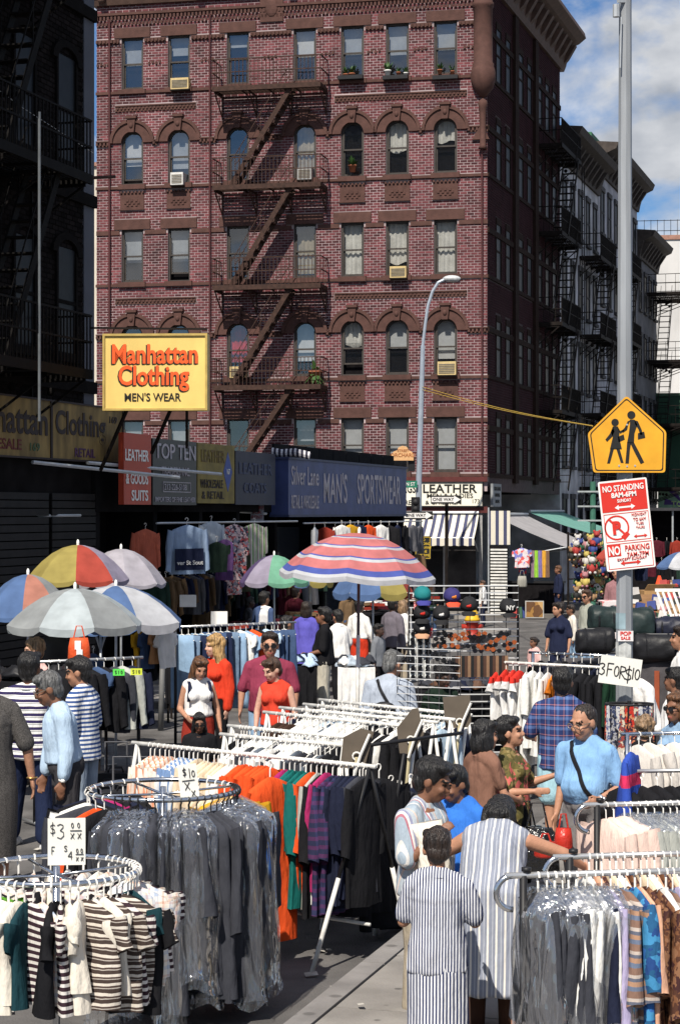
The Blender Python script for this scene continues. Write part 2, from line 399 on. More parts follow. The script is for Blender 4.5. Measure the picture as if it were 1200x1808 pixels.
b.build('wall', MORTAR, BB)
# bricks, course by course
def courses(x0, x1, z0, z1, blocks, arches, pitch=.083, L=.222, gap=.0175, split=True):
    out = []; z = z0; n = 0
    while z + pitch < z1:
        zc = z + pitch/2; bl = [(p[0], p[1]) for p in blocks if p[2] < zc < p[3]]
        for c, zz, r in arches:
            if zz <= zc < zz+r: q = math.sqrt(r*r-(zc-zz)**2); bl.append((c-q, c+q))
        bl.sort(); cur = x0; free = []
        for p in bl:
            if p[0] > cur+.03: free.append((cur, p[0]))
            cur = max(cur, p[1])
        if cur < x1-.03: free.append((cur, x1))
        off = L/2 if n % 2 else 0
        for f0, f1 in free:
            if not split: out.append((f0, f1, z+gap/2, z+pitch-gap/2)); continue
            k = math.floor((f0-off)/L); x = k*L+off
            while x < f1:
                p0, p1 = max(x+gap/2, f0), min(x+L-gap/2, f1)
                if p1-p0 > .025: out.append((p0, p1, z+gap/2, z+pitch-gap/2))
                x += L
        z += pitch; n += 1
    return out
allb = courses(0, BW, 4.25, 19.9, blocks, arches)
allb.sort(key=lambda q: -(q[0] - .25*q[2]))
tints = [M('brick_%d' % i, tuple(c*k for c in (.096,.027,.031)), .85, .25, 9) for i, k in enumerate((.7,.85,1,1.15,1.3))]
full = [MB().box(0, .2045, -.005, .0, 0, .0655).mesh('brick', t) for t in tints]
n = 0; rest = MB()
for p0, p1, z0, z1 in allb:
    if n < 290 and abs(p1-p0-.2045) < .003:
        ob('brick', random.choice(full), BB, (p0, 0, z0)); n += 1
    else:
        y = -.004 - random.uniform(0, .003)
        rest.add([(p0,y,z0),(p1,y,z0),(p1,y,z1),(p0,y,z1),(p0,0,z0),(p1,0,z0),(p1,0,z1),(p0,0,z1)],
                 [(0,1,2,3),(0,4,5,1),(1,5,6,2),(2,6,7,3),(3,7,4,0)])
stuff(rest.build('brickwork', BRICK, BB))
# brownstone trim, each piece a part
def dent(b, x0, x1, z, h=.09, y=-.10, p=.125):
    x = x0
    while x < x1-.03: b.box(x, min(x+p*.55, x1), y, -.02, z, z+h); x += p
for z in [s-.14 for s in ZS]:
    MB().box(-.02, BW+.03, -.05, -.001, z, z+.09).build('sill_course', BROWN, BB)
for r in (1, 3):
    x = 0
    for c in COLS + [BW+1.2]:
        x1 = min(c-.72, BW+.02)
        if x1 > x:
            b = MB(); b.box(x, x1, -.04, -.001, ZT[r]-.48, ZT[r]-.30); dent(b, x, x1, ZT[r]-.44); b.box(x, x1, -.11, -.02, ZT[r]-.33, ZT[r]-.29); b.build('dentil_course', BROWN, BB)
        x = c+.72
for r in (0, 2, 4):
    x = 0
    for c in COLS + [BW+1.2]:
        x1 = min(c-WW/2-.06, BW+.02)
        if x1 > x:
            b = MB(); b.box(x, x1, -.04, -.001, ZT[r]-.17, ZT[r]-.03)
            if r == 0: dent(b, x, x1, ZT[r]-.15)
            b.build('dentil_course', BROWN, BB)
        x = c+WW/2+.06
for z in EZ:
    for a0, a1 in ((COLS[0]-.58, COLS[1]+.58), (COLS[4]-.58, COLS[6]+.68)):
        b = MB().box(a0, a1, -.045, -.001, z+.07, z+.11); b.box(a0, a1, -.015, -.001, z-.10, z+.07); dent(b, a0, a1, z-.09, .06, -.04); dent(b, a0+.06, a1, z-.02, .06, -.05)
        b.build('checker_band', BROWN, BB)
for k in range(len(COLS)+1):
    b = MB(); x = (COLS[k-1]+COLS[k])/2 if 0 < k < len(COLS) else (.25 if k == 0 else BW-.5)
    if abs(x-COLS[min(k, 6)]) > .35:
        for i in range(4): b.box(x-.24+i*.12, x-.18+i*.12, -.05, -.001, ZS[0]+.78+.035*(i%2), ZS[0]+.86+.035*(i%2))
        b.build('checker_band', BROWN, BB)
WBL = [M('window_blind', (.50,.52,.53), .8, .08), M('white_curtain', (.66,.66,.62), .9, .15, 3, .6), M('grey_blind', (.30,.33,.36), .8, .1),
       M('dim_room', (.03,.03,.035), .9, .5, 3), M('red_curtain', (.45,.03,.02), .9, .3, 3, .6), M('beige_curtain', (.34,.30,.22), .9, .2, 4, .6)]
# what hangs behind each pane: (material, how far down from the top it reaches, lower sash raised)
WIN = {(0,0):(2,.5,0),(0,1):(2,.35,0),(0,2):(2,.25,0),(0,3):(0,.5,0),(0,4):(2,.5,0),(0,5):(2,.55,0),(0,6):(2,.5,0),
       (1,0):(0,.62,.15),(1,1):(2,.7,0),(1,2):(3,0,0),(1,3):(5,.8,0),(1,4):(3,.2,0),(1,5):(1,.55,0),(1,6):(1,.4,0),
       (2,0):(2,.6,0),(2,1):(2,.6,.3),(2,2):(3,0,0),(2,3):(5,.9,0),(2,4):(1,.95,0),(2,5):(1,.75,0),(2,6):(1,1,0),
       (3,0):(3,0,0),(3,1):(2,.4,0),(3,2):(4,.7,0),(3,3):(0,.7,0),(3,4):(1,.45,.45),(3,5):(0,.5,0),(3,6):(0,.7,0),
       (4,0):(2,.5,0),(4,1):(2,.5,0),(4,2):(3,0,0),(4,3):(2,.4,0),(4,4):(0,.8,0),(4,5):(0,.65,0),(4,6):(0,1,0)}
for r in range(5):
    for ci, c in enumerate(COLS):
        z0, z1 = ZS[r], ZT[r]; hw = WW/2; arch = r in (1, 3); m, dn, up = WIN[(r, ci)]
        b = MB(); fr = .055
        b.box(c-hw, c-hw+fr, .08, .2, z0, z1-(.37 if arch else 0)); b.box(c+hw-fr, c+hw, .08, .2, z0, z1-(.37 if arch else 0)); b.box(c-hw+fr, c+hw-fr, .08, .2, z0, z0+.05)
        if arch:
            A = [math.pi*k/12 for k in range(13)]
            lo = [[(c+rr*math.cos(a), y, z1-.37+rr*math.sin(a)) for rr, y in ((.37,.08),(.37,.2),(.31,.2),(.31,.08))] for a in A]; b.loft(lo)
        else: b.box(c-hw+fr, c+hw-fr, .08, .2, z1-.06, z1)
        wf = b.build('window', WOODW, BB)
        zm = z0 + (z1-z0)*.5
        s = MB().box(c-hw+fr, c+hw-fr, .10, .145, zm-.025, zm+.025); s.box(c-hw+fr, c-hw+fr+.035, .10, .14, zm+.025, z1-.3); s.box(c+hw-fr-.035, c+hw-fr, .10, .14, zm+.025, z1-.3)
        zl = z0+.05+up*.7
        s.box(c-hw+fr, c-hw+fr+.04, .148, .19, zl, zm-.03+up*.5); s.box(c+hw-fr-.04, c+hw-fr, .148, .19, zl, zm-.03+up*.5); s.box(c-hw+fr, c+hw-fr, .147, .19, zl, zl+.05)
        s.build('sash', WOODW, wf)
        def pane(a0, a1, y, top):
            if not top: return MB().add([(c-hw+fr,y,a0),(c+hw-fr,y,a0),(c+hw-fr,y,a1),(c-hw+fr,y,a1)], [(0,1,2,3)])
            pts = [(c-hw+fr, a0), (c+hw-fr, a0)] + [(c+.32*math.cos(math.pi*k/10), z1-.37+.32*math.sin(math.pi*k/10)) for k in range(11)]
            return MB().add([(p[0], y, p[1]) for p in pts], [tuple(range(len(pts)))])
        pane(zm+.02, z1-.06, .125, arch).build('pane', GLASS, wf)
        pane(zl+.04, zm+up*.4, .17, False).build('pane', GLASS, wf)
        MB().box(c-hw, c+hw, .6, .62, z0, z1).build('room', DARK, wf)
        if dn > 0:
            zb = z1-.02-(z1-z0)*dn; nn = 14; bb = MB(); mt = WBL[m]; wav = .018 if m in (1, 4, 5) else .0
            lo = []
            for z in (z1-.05, (z1+zb)/2, zb):
                lo.append([(c-hw+.03+(WW-.06)*k/nn, .25+wav*math.sin(k*1.9+r)*(1+.5*(z<z1-.1)), z - (.05*math.sin(k*.5+ci) if (m == 1 and z == zb) else 0)) for k in range(nn+1)])
            bb.loft(lo, caps=False, wrap=False).build('curtain' if m in (1,4,5) else 'blind', mt, wf)
        MB().box(c-hw-.09, c+hw+.09, -.11, .08, z0-.155, z0-.0).build('window_sill', BROWN, BB)
        if not arch:
            b = MB().box(c-.61, c+.61, -.05, .06, ZT[r]-.0, ZT[r]+.33); b.build('lintel', BROWN, BB)
        else:
            zc = z1-.37; b = MB(); A = [math.pi*k/16 for k in range(17)]
            b.loft([[(c+q*math.cos(a), y, zc+q*math.sin(a)) for q, y in ((.37,.08),(.37,-.06),(.66,-.06),(.66,-.11),(.76,-.11),(.76,.0),(.74,.08))] for a in A])
            b.build('window_arch', BROWN, BB)
            k = MB(); k.prism([(-.09,-.02),(.09,-.02),(.14,.42),(-.14,.42)], (c, .0, z1-.02), (1,0,0), (0,0,1), (0,-.15,0))
            k.prism([(-.18,.42),(.18,.42),(.18,.5),(-.18,.5)], (c, .0, z1-.02), (1,0,0), (0,0,1), (0,-.19,0)); k.sph((c,-.15,z1+.17), (.07,.05,.09)); k.build('keystone', BROWN, BB)
            if ci < 2 or ci > 3:
                p = MB().box(c-.40, c+.40, -.03, -.001, ZS[r]-.80, ZS[r]-.26)
                for i in range(7):
                    for j in range(3):
                        if (i+j) % 2: p.box(c-.26+i*.075, c-.19+i*.075, -.055, -.03, ZS[r]-.70+j*.075, ZS[r]-.63+j*.075)
                dent(p, c-.40, c+.40, ZS[r]-.28, .06, -.08); p.box(c-.42, c+.42, -.07, -.001, ZS[r]-.83, ZS[r]-.80); p.build('apron_panel', BROWN, BB)
# frieze, cornice, drain pipes, corner turret
b = MB().box(-.05, BW-.3, -.10, -.001, 19.42, 19.5)
dent(b, 0, BW-.4, 19.27, .12, -.08); dent(b, .06, BW-.4, 19.1, .10, -.06); b.build('frieze', BROWN, BB)
cu = FU(480, 20)[0]; MB().box(cu-.38, cu+.38, -.06, -.02, 18.95, 19.95).sph((cu,-.06,19.4), (.22,.06,.3)).build('carved_panel', BROWN, BB)
CORN = M('cornice_metal', (.085,.05,.038), .7, .25, 4, .15)
b = MB(); W2 = 13.2
b.loft([[(x, y, z) for y, z in ((.3,19.75),(-.12,19.75),(-.2,19.95),(-.30,20.05),(-.34,20.6),(-.62,20.75),(-.75,20.95),(-.72,21.1),(.3,21.2))] for x in (-.1, BW+.1)])
b.build('cornice', CORN, BB)
for i, x in enumerate([.25, 3.55, 6.6, 9.6, BW-.6]):
    MB().prism([(0,0),(-.3,.35),(-.34,.75),(0,.75)], (x-.14, -.05, 19.85), (0,1,0), (0,0,1), (.28,0,0)).sph((x,-.25,19.95), (.14,.12,.16)).build('cornice_bracket', CORN, BB)
for x, q in ((FU(195,400)[0], .035), (FU(372,400)[0], .03), (FU(851,400)[0], .03)):
    MB().cyl((x,-.09,4.3), (x,-.09,19.3 if x < 11 else 14.6), q, n=6).build('drain_pipe', M('pipe_red', (.07,.022,.022), .6), BB)
tb = MB(); tx = BW - .12; ty = -.05
tb.lathe([(.30,21),(.30,19.2),(.34,19.15),(.34,19.05),(.30,19.0),(.30,17.3),(.34,17.25),(.34,17.15),(.36,17.1),(.40,16.95),(.39,16.75),(.32,16.5),(.17,16.32),(.05,16.2)], 18, (tx,ty,0)); tb.build('corner_turret', BROWN, BB, True)
MB().lathe([(.0,16.18),(.12,16.1),(.16,16.0),(.12,15.88),(.10,15.5),(.09,14.7),(.15,14.6)], 10, (tx,-.12,0)).build('turret_finial', BROWN, BB, True)
MB().prism([(-.35,0),(.2,0),(-.05,.5)], (tx, -.001, 14.9), (1,0,0), (0,0,1), (0,-.09,0)).build('carved_panel', BROWN, BB)

# side of the corner building along the street, shade put into darker colours
dl = R(90) + BA - R(16.57)                    # its direction in the building's frame
SRT = (0, 0, dl); SLEN = 12.6; sO = (BW, 0, 0)
def side(b, name, m, smooth=False): return b.build(name, m, BB, smooth, sO, SRT)
sx0 = .02
scol = [1.6, 3.1, 5.2, 6.7, 8.6, 10.0, 11.4]; sw = .8
b = MB().box(sx0, SLEN, .0, .28, 3.9, 20.6); side(b, 'side_wall', M('shaded_mortar', (.09,.07,.07), .95, spec=.05))  # front mortar darkened, the side's shade is in the colour
sbl = []
for r in range(5):
    for c in scol: sbl.append((c-.42, c+.42, ZS[r]-.05, ZT[r]+.25))
    sbl.append((0, SLEN, ZS[r]-.16, ZS[r]-.02)); sbl.append((0, SLEN, ZT[r]-.45, ZT[r]-.25))
rest = MB()
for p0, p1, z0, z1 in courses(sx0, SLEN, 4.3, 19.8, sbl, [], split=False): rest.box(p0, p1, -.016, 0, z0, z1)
stuff(side(rest, 'brickwork', M('shaded_brick', (.034,.013,.016), .9, .3, 2, spec=.05)))  # same brick as the front, with shade painted into its tone
DBR = M('shaded_brownstone', (.026,.016,.013), .85, .2, spec=.05)  # brownstone copy darkened to carry the side's shade
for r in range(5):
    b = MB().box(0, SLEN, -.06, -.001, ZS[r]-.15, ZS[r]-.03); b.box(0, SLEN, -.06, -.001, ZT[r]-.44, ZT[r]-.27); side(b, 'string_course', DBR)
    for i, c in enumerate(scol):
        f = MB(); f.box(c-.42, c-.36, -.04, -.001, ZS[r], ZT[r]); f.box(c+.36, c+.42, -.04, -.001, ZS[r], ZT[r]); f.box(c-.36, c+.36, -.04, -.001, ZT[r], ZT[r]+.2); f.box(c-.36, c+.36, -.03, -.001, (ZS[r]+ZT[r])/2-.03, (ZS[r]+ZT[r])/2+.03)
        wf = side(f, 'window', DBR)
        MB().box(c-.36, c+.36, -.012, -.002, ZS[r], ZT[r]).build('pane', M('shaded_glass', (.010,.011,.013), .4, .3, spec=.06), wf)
for v in (4.15, 7.65): side(MB().box(v-.28, v+.28, -.12, -.001, 4.2, 19.7), 'pilaster', DBR)
b = MB(); b.loft([[(x, y, z) for y, z in ((.3,19.75),(-.12,19.75),(-.2,19.95),(-.34,20.6),(-.7,20.75),(-.95,20.95),(-.9,21.15),(.3,21.2))] for x in (.0, SLEN+.3)]); side(b, 'cornice', CORN)
for k in range(14): side(MB().prism([(0,0),(-.3,.3),(-.6,.8),(0,.8)], (.4+k*.92, -.05, 19.8), (0,1,0), (0,0,1), (.3,0,0)), 'cornice_bracket', CORN)
MB().box(.3, BW-.1, .3, 12, 3.9, 20.4).build('inner_block', DARK, BB)

# shop front at its foot
TRIMR = M('maroon_trim', (.09,.022,.02), .5)
MB().box(3, BW+.02, -.12, .3, 4.2, 4.35).build('shop_cornice', TRIMR, BB); MB().box(3, BW+.02, -.08, .3, 3.22, 3.42).build('shop_fascia', TRIMR, BB)
MB().box(3, BW-.5, .9, 1.0, .12, 3.3).build('shop_interior', M('shop_dark', (.05,.045,.045), .8, .6, 2), BB)
for x in (5.2, 7.4, 8.3, 9.6, 10.4, 11.5, BW-.2): MB().box(x-.05, x+.05, -.02, .06, .12, 3.3).build('shop_post', M('shop_frame', (.30,.30,.30), .5), BB)
MB().box(9.65, 10.35, .0, .02, .35, 2.4).build('shop_glass', GLASS, BB); MB().box(10.45, 11.45, .0, .02, .7, 2.4).build('shop_glass', GLASS, BB)
CREAM = M('cream_sign', (.74,.71,.60), .6, .06, 2); INK = M('black_ink', (.012,.012,.012), .7)
x0, z1 = FU(716, 853); x1, z0 = FU(852, 893)
sg = T('shop_sign', 'wide cream LEATHER shop sign with black lettering above the striped awning', 'sign', BO + bx*((x0+x1)/2) - by*.14 + V((0,0,(z0+z1)/2)), -BA)
w2, h2 = (x1-x0)/2, (z1-z0)/2
MB().box(-w2-.35, w2, 0, .10, -h2, h2).build('panel', CREAM, sg)
b = MB(); b.box(-w2-.38, w2+.03, -.03, .09, h2, h2+.04); b.box(-w2-.38, w2+.03, -.03, .09, -h2-.04, -h2); b.box(w2, w2+.03, -.03, .09, -h2, h2); b.build('frame', BLACK, sg)
ut = (x1-x0)/136
def stx(s, pl, pr, py, hh, bd=.01): return text(s, .3, INK, sg, (((pl+pr)/2-784)*ut, -.008, (873-py)*ut), 1, bd, fit=((pr-pl)*ut, hh*ut))
stx('LEATHER', 748, 843, 863, 15, .02); stx('BAGS', 704, 735, 863, 15, .02); stx('MEN & LADIES', 755, 836, 875.5, 8); stx('& CHILDREN', 752, 815, 887, 7); stx('173', 835, 847, 885, 7, 0); stx('RES', 716, 732, 887, 8)
p = BO + bx*BW
sg = T('shop_sign', 'small grey shop sign round the corner in the shade', 'sign', p + SD*.75 + SN*.16 + V((0,0,3.78)), SRZ)
MB().box(-.62, .62, 0, .08, -.36, .36).build('panel', M('grey_sign', (.22,.23,.24), .6), sg)
text('TONY LEATHER', .17, INK, sg, (0,-.008,.2), .8); text('HANDBAGS', .15, INK, sg, (0,-.008,0), .9); text('LUGGAGE', .15, INK, sg, (0,-.008,-.2), .9)
# awnings
AW = Mpat('awning_stripe', 'x', .25, [(0, (.60,.56,.47)), (.58, (.06,.065,.12))], .8, bump=.1, wob=0)
def awning(label, loc, rz, w, top, drop, out, m, valm=None, val=.22):
    t = T('awning', label, 'awning', loc, rz)
    n = 8; lo = [[(w*k/n, -f*out, top-f*drop-.05*math.sin(math.pi*f)) for k in range(n+1)] for f in (0,.25,.5,.75,1)]
    MB().loft(lo, caps=False, wrap=False).build('canvas', m, t)
    nn = 40; lo = [[(w*k/nn, -out-.01, top-drop-q*val - (.03*abs(math.sin(k*.8)) if q else 0)) for k in range(nn+1)] for q in (0, 1)]
    MB().loft(lo, caps=False, wrap=False).build('valance', valm or m, t)
    f = MB().cyl((0,-out+.02,top-drop), (w,-out+.02,top-drop), .025)
    for x in (.03, w-.03): f.cyl((x,-.02,top-.9*drop-.5), (x,-out+.03,top-drop), .02)
    f.cyl((0,-.05,top+.03), (w,-.05,top+.03), .05); f.build('awning_frame', STEEL, t)
    return t
x0 = FU(690, 930)[0]; x1 = FU(846, 930)[0]
awning('beige and navy striped awning over the leather shop front', BO + bx*x0 - by*.12, -BA, x1-x0, 3.2, .75, 1.0, AW)
awning('grey canvas awning on the shaded side of the corner shop', BO + bx*BW + SD*.4 + SN*.12, SRZ, 5.2, 3.15, 1.0, 2.3, M('grey_canvas', (.30,.29,.30), .9, .12, 3, .2), M('grey_navy_valance', (.03,.035,.05), .9))
awning('sea green canvas awning beyond the grey awning', BO + bx*BW + SD*6.0 + SN*.12, SRZ, 6.5, 3.25, .85, 2.6, M('green_canvas', (.12,.28,.24), .9, .12, 3, .2))
b = MB(); t = T('shutter', 'small slatted white and dark side panel under the corner awning', 'shutter', P(880, 1090, 61.2)*1, -BA)
for k in range(21): MB().box(-.26, .26, -.02, .03, .1+k*.098, .155+k*.098).build('slat', M('white_slat', (.62,.61,.58), .6), t)
MB().box(-.28, .28, .035, .06, .05, 2.2).build('backing', DARK, t)
t = T('canvas_drop', 'striped canvas side curtain hanging at the corner shop', 'curtain', P(880, 1090, 61.4), -BA)
MB().box(-.3, .35, 0, .03, 2.25, 3.3).build('canvas', AW, t); MB().box(-.34, -.3, -.03, .04, .1, 3.4).build('post', STEEL, t)

# ------------------------------------------------------------ fire escapes
def fire_escape(label, loc, rz, x0, x1, dep, zs, m, su, steps=11, rails=2, ladder=True, drop=None, sy=-.62, stub=None):
    """platforms at heights zs between x0..x1, stairs from su[0] (upper end) to su[1] (lower end)"""
    t = T('fire_escape', label, 'fire escape', loc, rz)
    pf = MB(); pf.box(x0, x1, -dep-.025, -dep+.025, -.09, .06); pf.box(x0, x0+.05, -dep+.025, -.02, -.07, .05); pf.box(x1-.05, x1, -dep+.025, -.02, -.07, .05)
    y = -dep+.08
    while y < -.04: pf.box(x0+.05, x1-.05, y, y+.05, -.012, .014); y += .09
    n = max(3, int((x1-x0)/.8))
    for k in range(1, n): x = x0+(x1-x0)*k/n; pf.box(x-.02, x+.02, -dep+.025, -.02, -.05, -.012)
    pm = pf.mesh('platform', m)
    rl = MB()
    hh = .92
    for q in range(rails): z = hh-q*.42; rl.bar((x0,-dep,z),(x1,-dep,z),.03); rl.bar((x0,-dep,z),(x0,-.02,z),.03); rl.bar((x1,-dep,z),(x1,-.02,z),.03)
    x = x0
    while x <= x1+.01: rl.bar((x,-dep,.06),(x,-dep,hh),.019); x += .125
    for y in (-dep*.25,-dep*.5,-dep*.75): rl.bar((x0,y,.05),(x0,y,hh),.016); rl.bar((x1,y,.05),(x1,y,hh),.016)
    rm = rl.mesh('railing', m)
    bk = MB().bar((.02,-dep*.92,-.10),(.02,-.03,-.10),.04,.05).bar((.02,-dep*.88,-.12),(.02,-.04,-.72),.035,.035).bar((.02,-.035,-.10),(.02,-.035,-.78),.035,.03); bk.sph((.02,-dep*.35,-.28),(.012,.07,.07),8,5); bk = bk.mesh('bracket', m)
    tr = MB().box(-.12, .12, -.26, .26, -.012, .012).mesh('tread', m)
    for i, z in enumerate(zs):
        ob('platform', pm, t, (0,0,z)); ob('railing', rm, t, (0,0,z))
        for x in (x0+.03, x0+(x1-x0)*.33, x0+(x1-x0)*.66, x1-.07): ob('bracket', bk, t, (x,0,z))
        if i+1 < len(zs) or drop is not None:
            zb = zs[i+1] if i+1 < len(zs) else drop
            a = V((su[0], sy, z-.06)); c = V((su[1], sy, zb+.05)); st = MB()
            for o in (-.27, .27): st.bar(a+V((0,o,0)), c+V((0,o,0)), .03, .15)
            for o in (-.27, .27):
                st.bar(a+V((0,o,.75)), c+V((0,o,.75)), .02)
                for q in (.15,.5,.85): p = a.lerp(c, q)+V((0,o,0)); st.bar(p, p+V((0,0,.75)), .016)
            sf = st.build('stair_flight', m, t)
            for k in range(1, steps): ob('tread', tr, sf, a.lerp(c, k/steps)+V((0,0,.03)))
    return t
x0 = FU(375, 400, -1)[0]; x1 = FU(566, 400, -1)[0]
fire_escape('rust brown fire escape zigzagging down the front of the brick building', BO, -BA, x0, x1, 1.0, [16.68, 13.55, 10.37, 7.2], RUST, (FU(516,160,-.6)[0], FU(412,330,-.6)[0]), drop=4.3)
p = BO + bx*BW
fe = fire_escape('dark fire escape on the shaded side of the brick building', p, SRZ, 8.3, 12.3, .85, [16.2, 13.1, 9.9, 6.8], IRON, (11.6, 9.4), drop=4.0)
b = MB()
for s in (0, 1): b.bar((11.7+s*.5,-1.0,4.0),(11.7+s*.5,-1.0,16.0),.03)
z = 4.0
while z < 16: b.bar((11.7,-1.0,z),(12.2,-1.0,z),.02); z += .3
b.build('ladder', IRON, fe)
# pale side-street tenement and its neighbour beyond
def plain_house(name, label, s0, s1, z1, mat, cm, cols, rows, wallt=-0.9, fe=None):
    """tenement in the right-of-centre row, front facing the street"""
    o = BO + bx*BW + SD*s0; t = T(name, label, 'building', o, SRZ); L = s1-s0
    MB().box(.01, L-.01, 0, 10, .1, z1).build('wall', mat, t)
    b = MB(); b.loft([[(x,y,z) for y, z in ((.2,z1-1.2),(-.1,z1-1.2),(-.16,z1-.9),(-.3,z1-.4),(-.75,z1-.2),(-.85,z1+.05),(.2,z1+.15))] for x in (0, L)]); b.build('cornice', cm, t)
    for k in range(int(L/.9)): MB().prism([(0,0),(-.2,.15),(-.6,.75),(0,.75)], (.3+k*.9,-.02,z1-1.2), (0,1,0), (0,0,1), (.22,0,0)).build('cornice_bracket', cm, t)
    for r in range(rows):
        z = z1-3.6-r*3.0
        for k in range(cols):
            x = L*(k+.5)/cols
            f = MB(); f.box(x-.5, x+.5, -.08, -.001, z+1.75, z+1.95); f.box(x-.48, x+.48, -.12, -.001, z-.12, z); f.box(x-.45, x-.38, -.05, -.001, z, z+1.75); f.box(x+.38, x+.45, -.05, -.001, z, z+1.75); f.box(x-.38, x+.38, -.04, -.001, z+.85, z+.92)
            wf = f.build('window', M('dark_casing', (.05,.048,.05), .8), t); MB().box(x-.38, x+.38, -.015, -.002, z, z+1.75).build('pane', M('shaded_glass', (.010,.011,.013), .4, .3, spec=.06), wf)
    return t, o
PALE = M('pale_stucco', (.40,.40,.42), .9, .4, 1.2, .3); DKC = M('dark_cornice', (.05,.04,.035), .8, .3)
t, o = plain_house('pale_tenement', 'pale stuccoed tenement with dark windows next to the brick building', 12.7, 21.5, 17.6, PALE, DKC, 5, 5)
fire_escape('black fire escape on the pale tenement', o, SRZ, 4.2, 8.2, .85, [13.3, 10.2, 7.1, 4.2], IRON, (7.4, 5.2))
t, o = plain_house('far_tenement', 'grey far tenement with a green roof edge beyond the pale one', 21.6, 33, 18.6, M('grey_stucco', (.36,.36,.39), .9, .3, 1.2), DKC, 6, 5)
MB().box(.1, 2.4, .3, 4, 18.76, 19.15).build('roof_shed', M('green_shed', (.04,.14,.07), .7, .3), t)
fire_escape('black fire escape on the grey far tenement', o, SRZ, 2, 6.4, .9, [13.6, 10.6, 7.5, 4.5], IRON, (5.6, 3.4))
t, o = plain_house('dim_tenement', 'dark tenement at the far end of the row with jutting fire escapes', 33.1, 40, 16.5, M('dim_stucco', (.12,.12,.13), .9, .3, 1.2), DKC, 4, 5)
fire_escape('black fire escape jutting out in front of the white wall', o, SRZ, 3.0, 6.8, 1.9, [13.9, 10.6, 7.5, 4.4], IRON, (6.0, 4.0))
wc = P(1240, 1000, 118); t = T('white_wall_building', 'white painted blank wall of a far building with a roof fence', 'building', V((wc.x, 118, 0)), R(-8))
MB().box(-9.5, 14, 0, 12, 0, P(0,422,118).z).build('wall', M('white_wall', (.52,.51,.50), .9, .2, .5, .2, stretch=(1,1,.35)), t)
MB().box(-9.6, 14, -.08, .4, P(0,422,118).z, P(0,414,118).z).build('coping', M('coping', (.30,.16,.12), .8), t)
b = MB(); z0 = P(0,414,118).z; z1 = P(0,386,118).z
for k in range(60): b.bar((-9.3+k*.39,.1,z0),(-9.3+k*.39,.1,z1),.03)
for q in (.3, .95): b.bar((-9.4,.1,z0+(z1-z0)*q),(14,.1,z0+(z1-z0)*q),.035)
b.build('roof_fence', IRON, t)
b = MB(); b.bar((-7.5,-.06,2),(-7.5,-.06,z0-3),.1); b.build('pipe', STEEL, t)
# cream house seen through the gap at the left of the brick building
t = T('cream_house', 'sliver of a cream house far behind, left of the brick building', 'building', (-11.6, 86, 0), R(-10))
z1 = P(0, 295, 86).z
MB().box(-4, 3, 0, 8, 0, z1).build('wall', M('cream_wall', (.55,.50,.42), .9, .1, .8), t)
MB().box(-4, 3.05, -.12, 8, z1, z1+.16).build('coping', M('coping', (.30,.16,.12), .8), t)
# ------------------------------------------------------------ left row: dark tenement and low shops
def FL(px, py, y=0.0):
    """(along, height) on the left row's front plane, y in front of it (<0 = towards the street)"""
    a = (px-600)/F; o = SA - SN*y
    s = (a*o.y - o.x)/(SD.x - a*SD.y); return s, H - (py-904)/F*(o.y + s*SD.y)
GRIME_SHADE = M('grimy_brick', (.008,.007,.007), .92, .4, 1.5, spec=.03); GRIME_SHADE_TRIM = M('grimy_shaded_trim', (.008,.007,.007), .9, .2, spec=.03)  # grime brown taken near black: deep shade is put into the colour
lb = T('dark_tenement', 'dark shaded tenement on the left with black fire escapes', 'building', SA, SRZ)
S1 = FL(146, 400)[0]; S2 = FL(164, 400)[0]
MB().box(-6, S1, 0, 9, 4.4, 23).build('wall', GRIME_SHADE, lb)
MB().box(S1, S2, -.03, 9, 4.4, 23).build('end_pier', M('lit_grey_pier', (.075,.08,.10), .85, .15, 1), lb)  # lit end corner, its light put in as a paler colour
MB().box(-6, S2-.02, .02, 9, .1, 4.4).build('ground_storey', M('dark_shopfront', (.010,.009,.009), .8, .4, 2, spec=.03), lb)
rest = MB()
for p0, p1, z0, z1 in courses(-5, S1, 4.5, 22, [], []): rest.box(p0, p1, -.014, 0, z0, z1)
stuff(rest.build('brickwork', M('grimy_shaded_bricks', (.010,.008,.008), .9, .2, 3, island=.5, spec=.03), lb))  # grimy bricks with the deep shade painted in too
for r in range(6):
    z = 5.9+r*3.2
    for x in (-3.2, -1.2, .8, 2.4):
        f = MB(); f.box(x-.5, x+.5, -.1, -.015, z-.15, z); f.box(x-.42, x-.35, -.05, -.015, z, z+1.7); f.box(x+.35, x+.42, -.05, -.015, z, z+1.7); f.box(x-.35, x+.35, -.04, -.015, z+.82, z+.88)
        A = [math.pi*k/10 for k in range(11)]
        f.loft([[(x+q*math.cos(a), y, z+1.65+.6*q*math.sin(a)) for q, y in ((.4,-.015),(.4,-.07),(.6,-.07),(.6,-.015))] for a in A])
        wf = f.build('window', GRIME_SHADE_TRIM, lb); MB().box(x-.36, x+.36, -.02, -.016, z, z+1.75).build('pane', M('shaded_glass', (.010,.011,.013), .4, .3, spec=.06), wf)
    MB().box(-6, S2, -.09, -.031, z-.62, z-.42).build('string_course', GRIME_SHADE_TRIM, lb)
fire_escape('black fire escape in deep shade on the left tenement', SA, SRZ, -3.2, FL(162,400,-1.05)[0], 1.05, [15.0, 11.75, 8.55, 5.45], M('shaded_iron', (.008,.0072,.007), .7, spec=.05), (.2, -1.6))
t = T('downpipe', 'grey downpipe on the dark left tenement', 'pipe', SA+SD*FL(70,500,-1.15)[0]+SN*1.15, 0)
MB().cyl((0,0,4.6), (0,0,9.2), .022).build('pipe', M('old_pipe', (.10,.11,.12), .6), t)
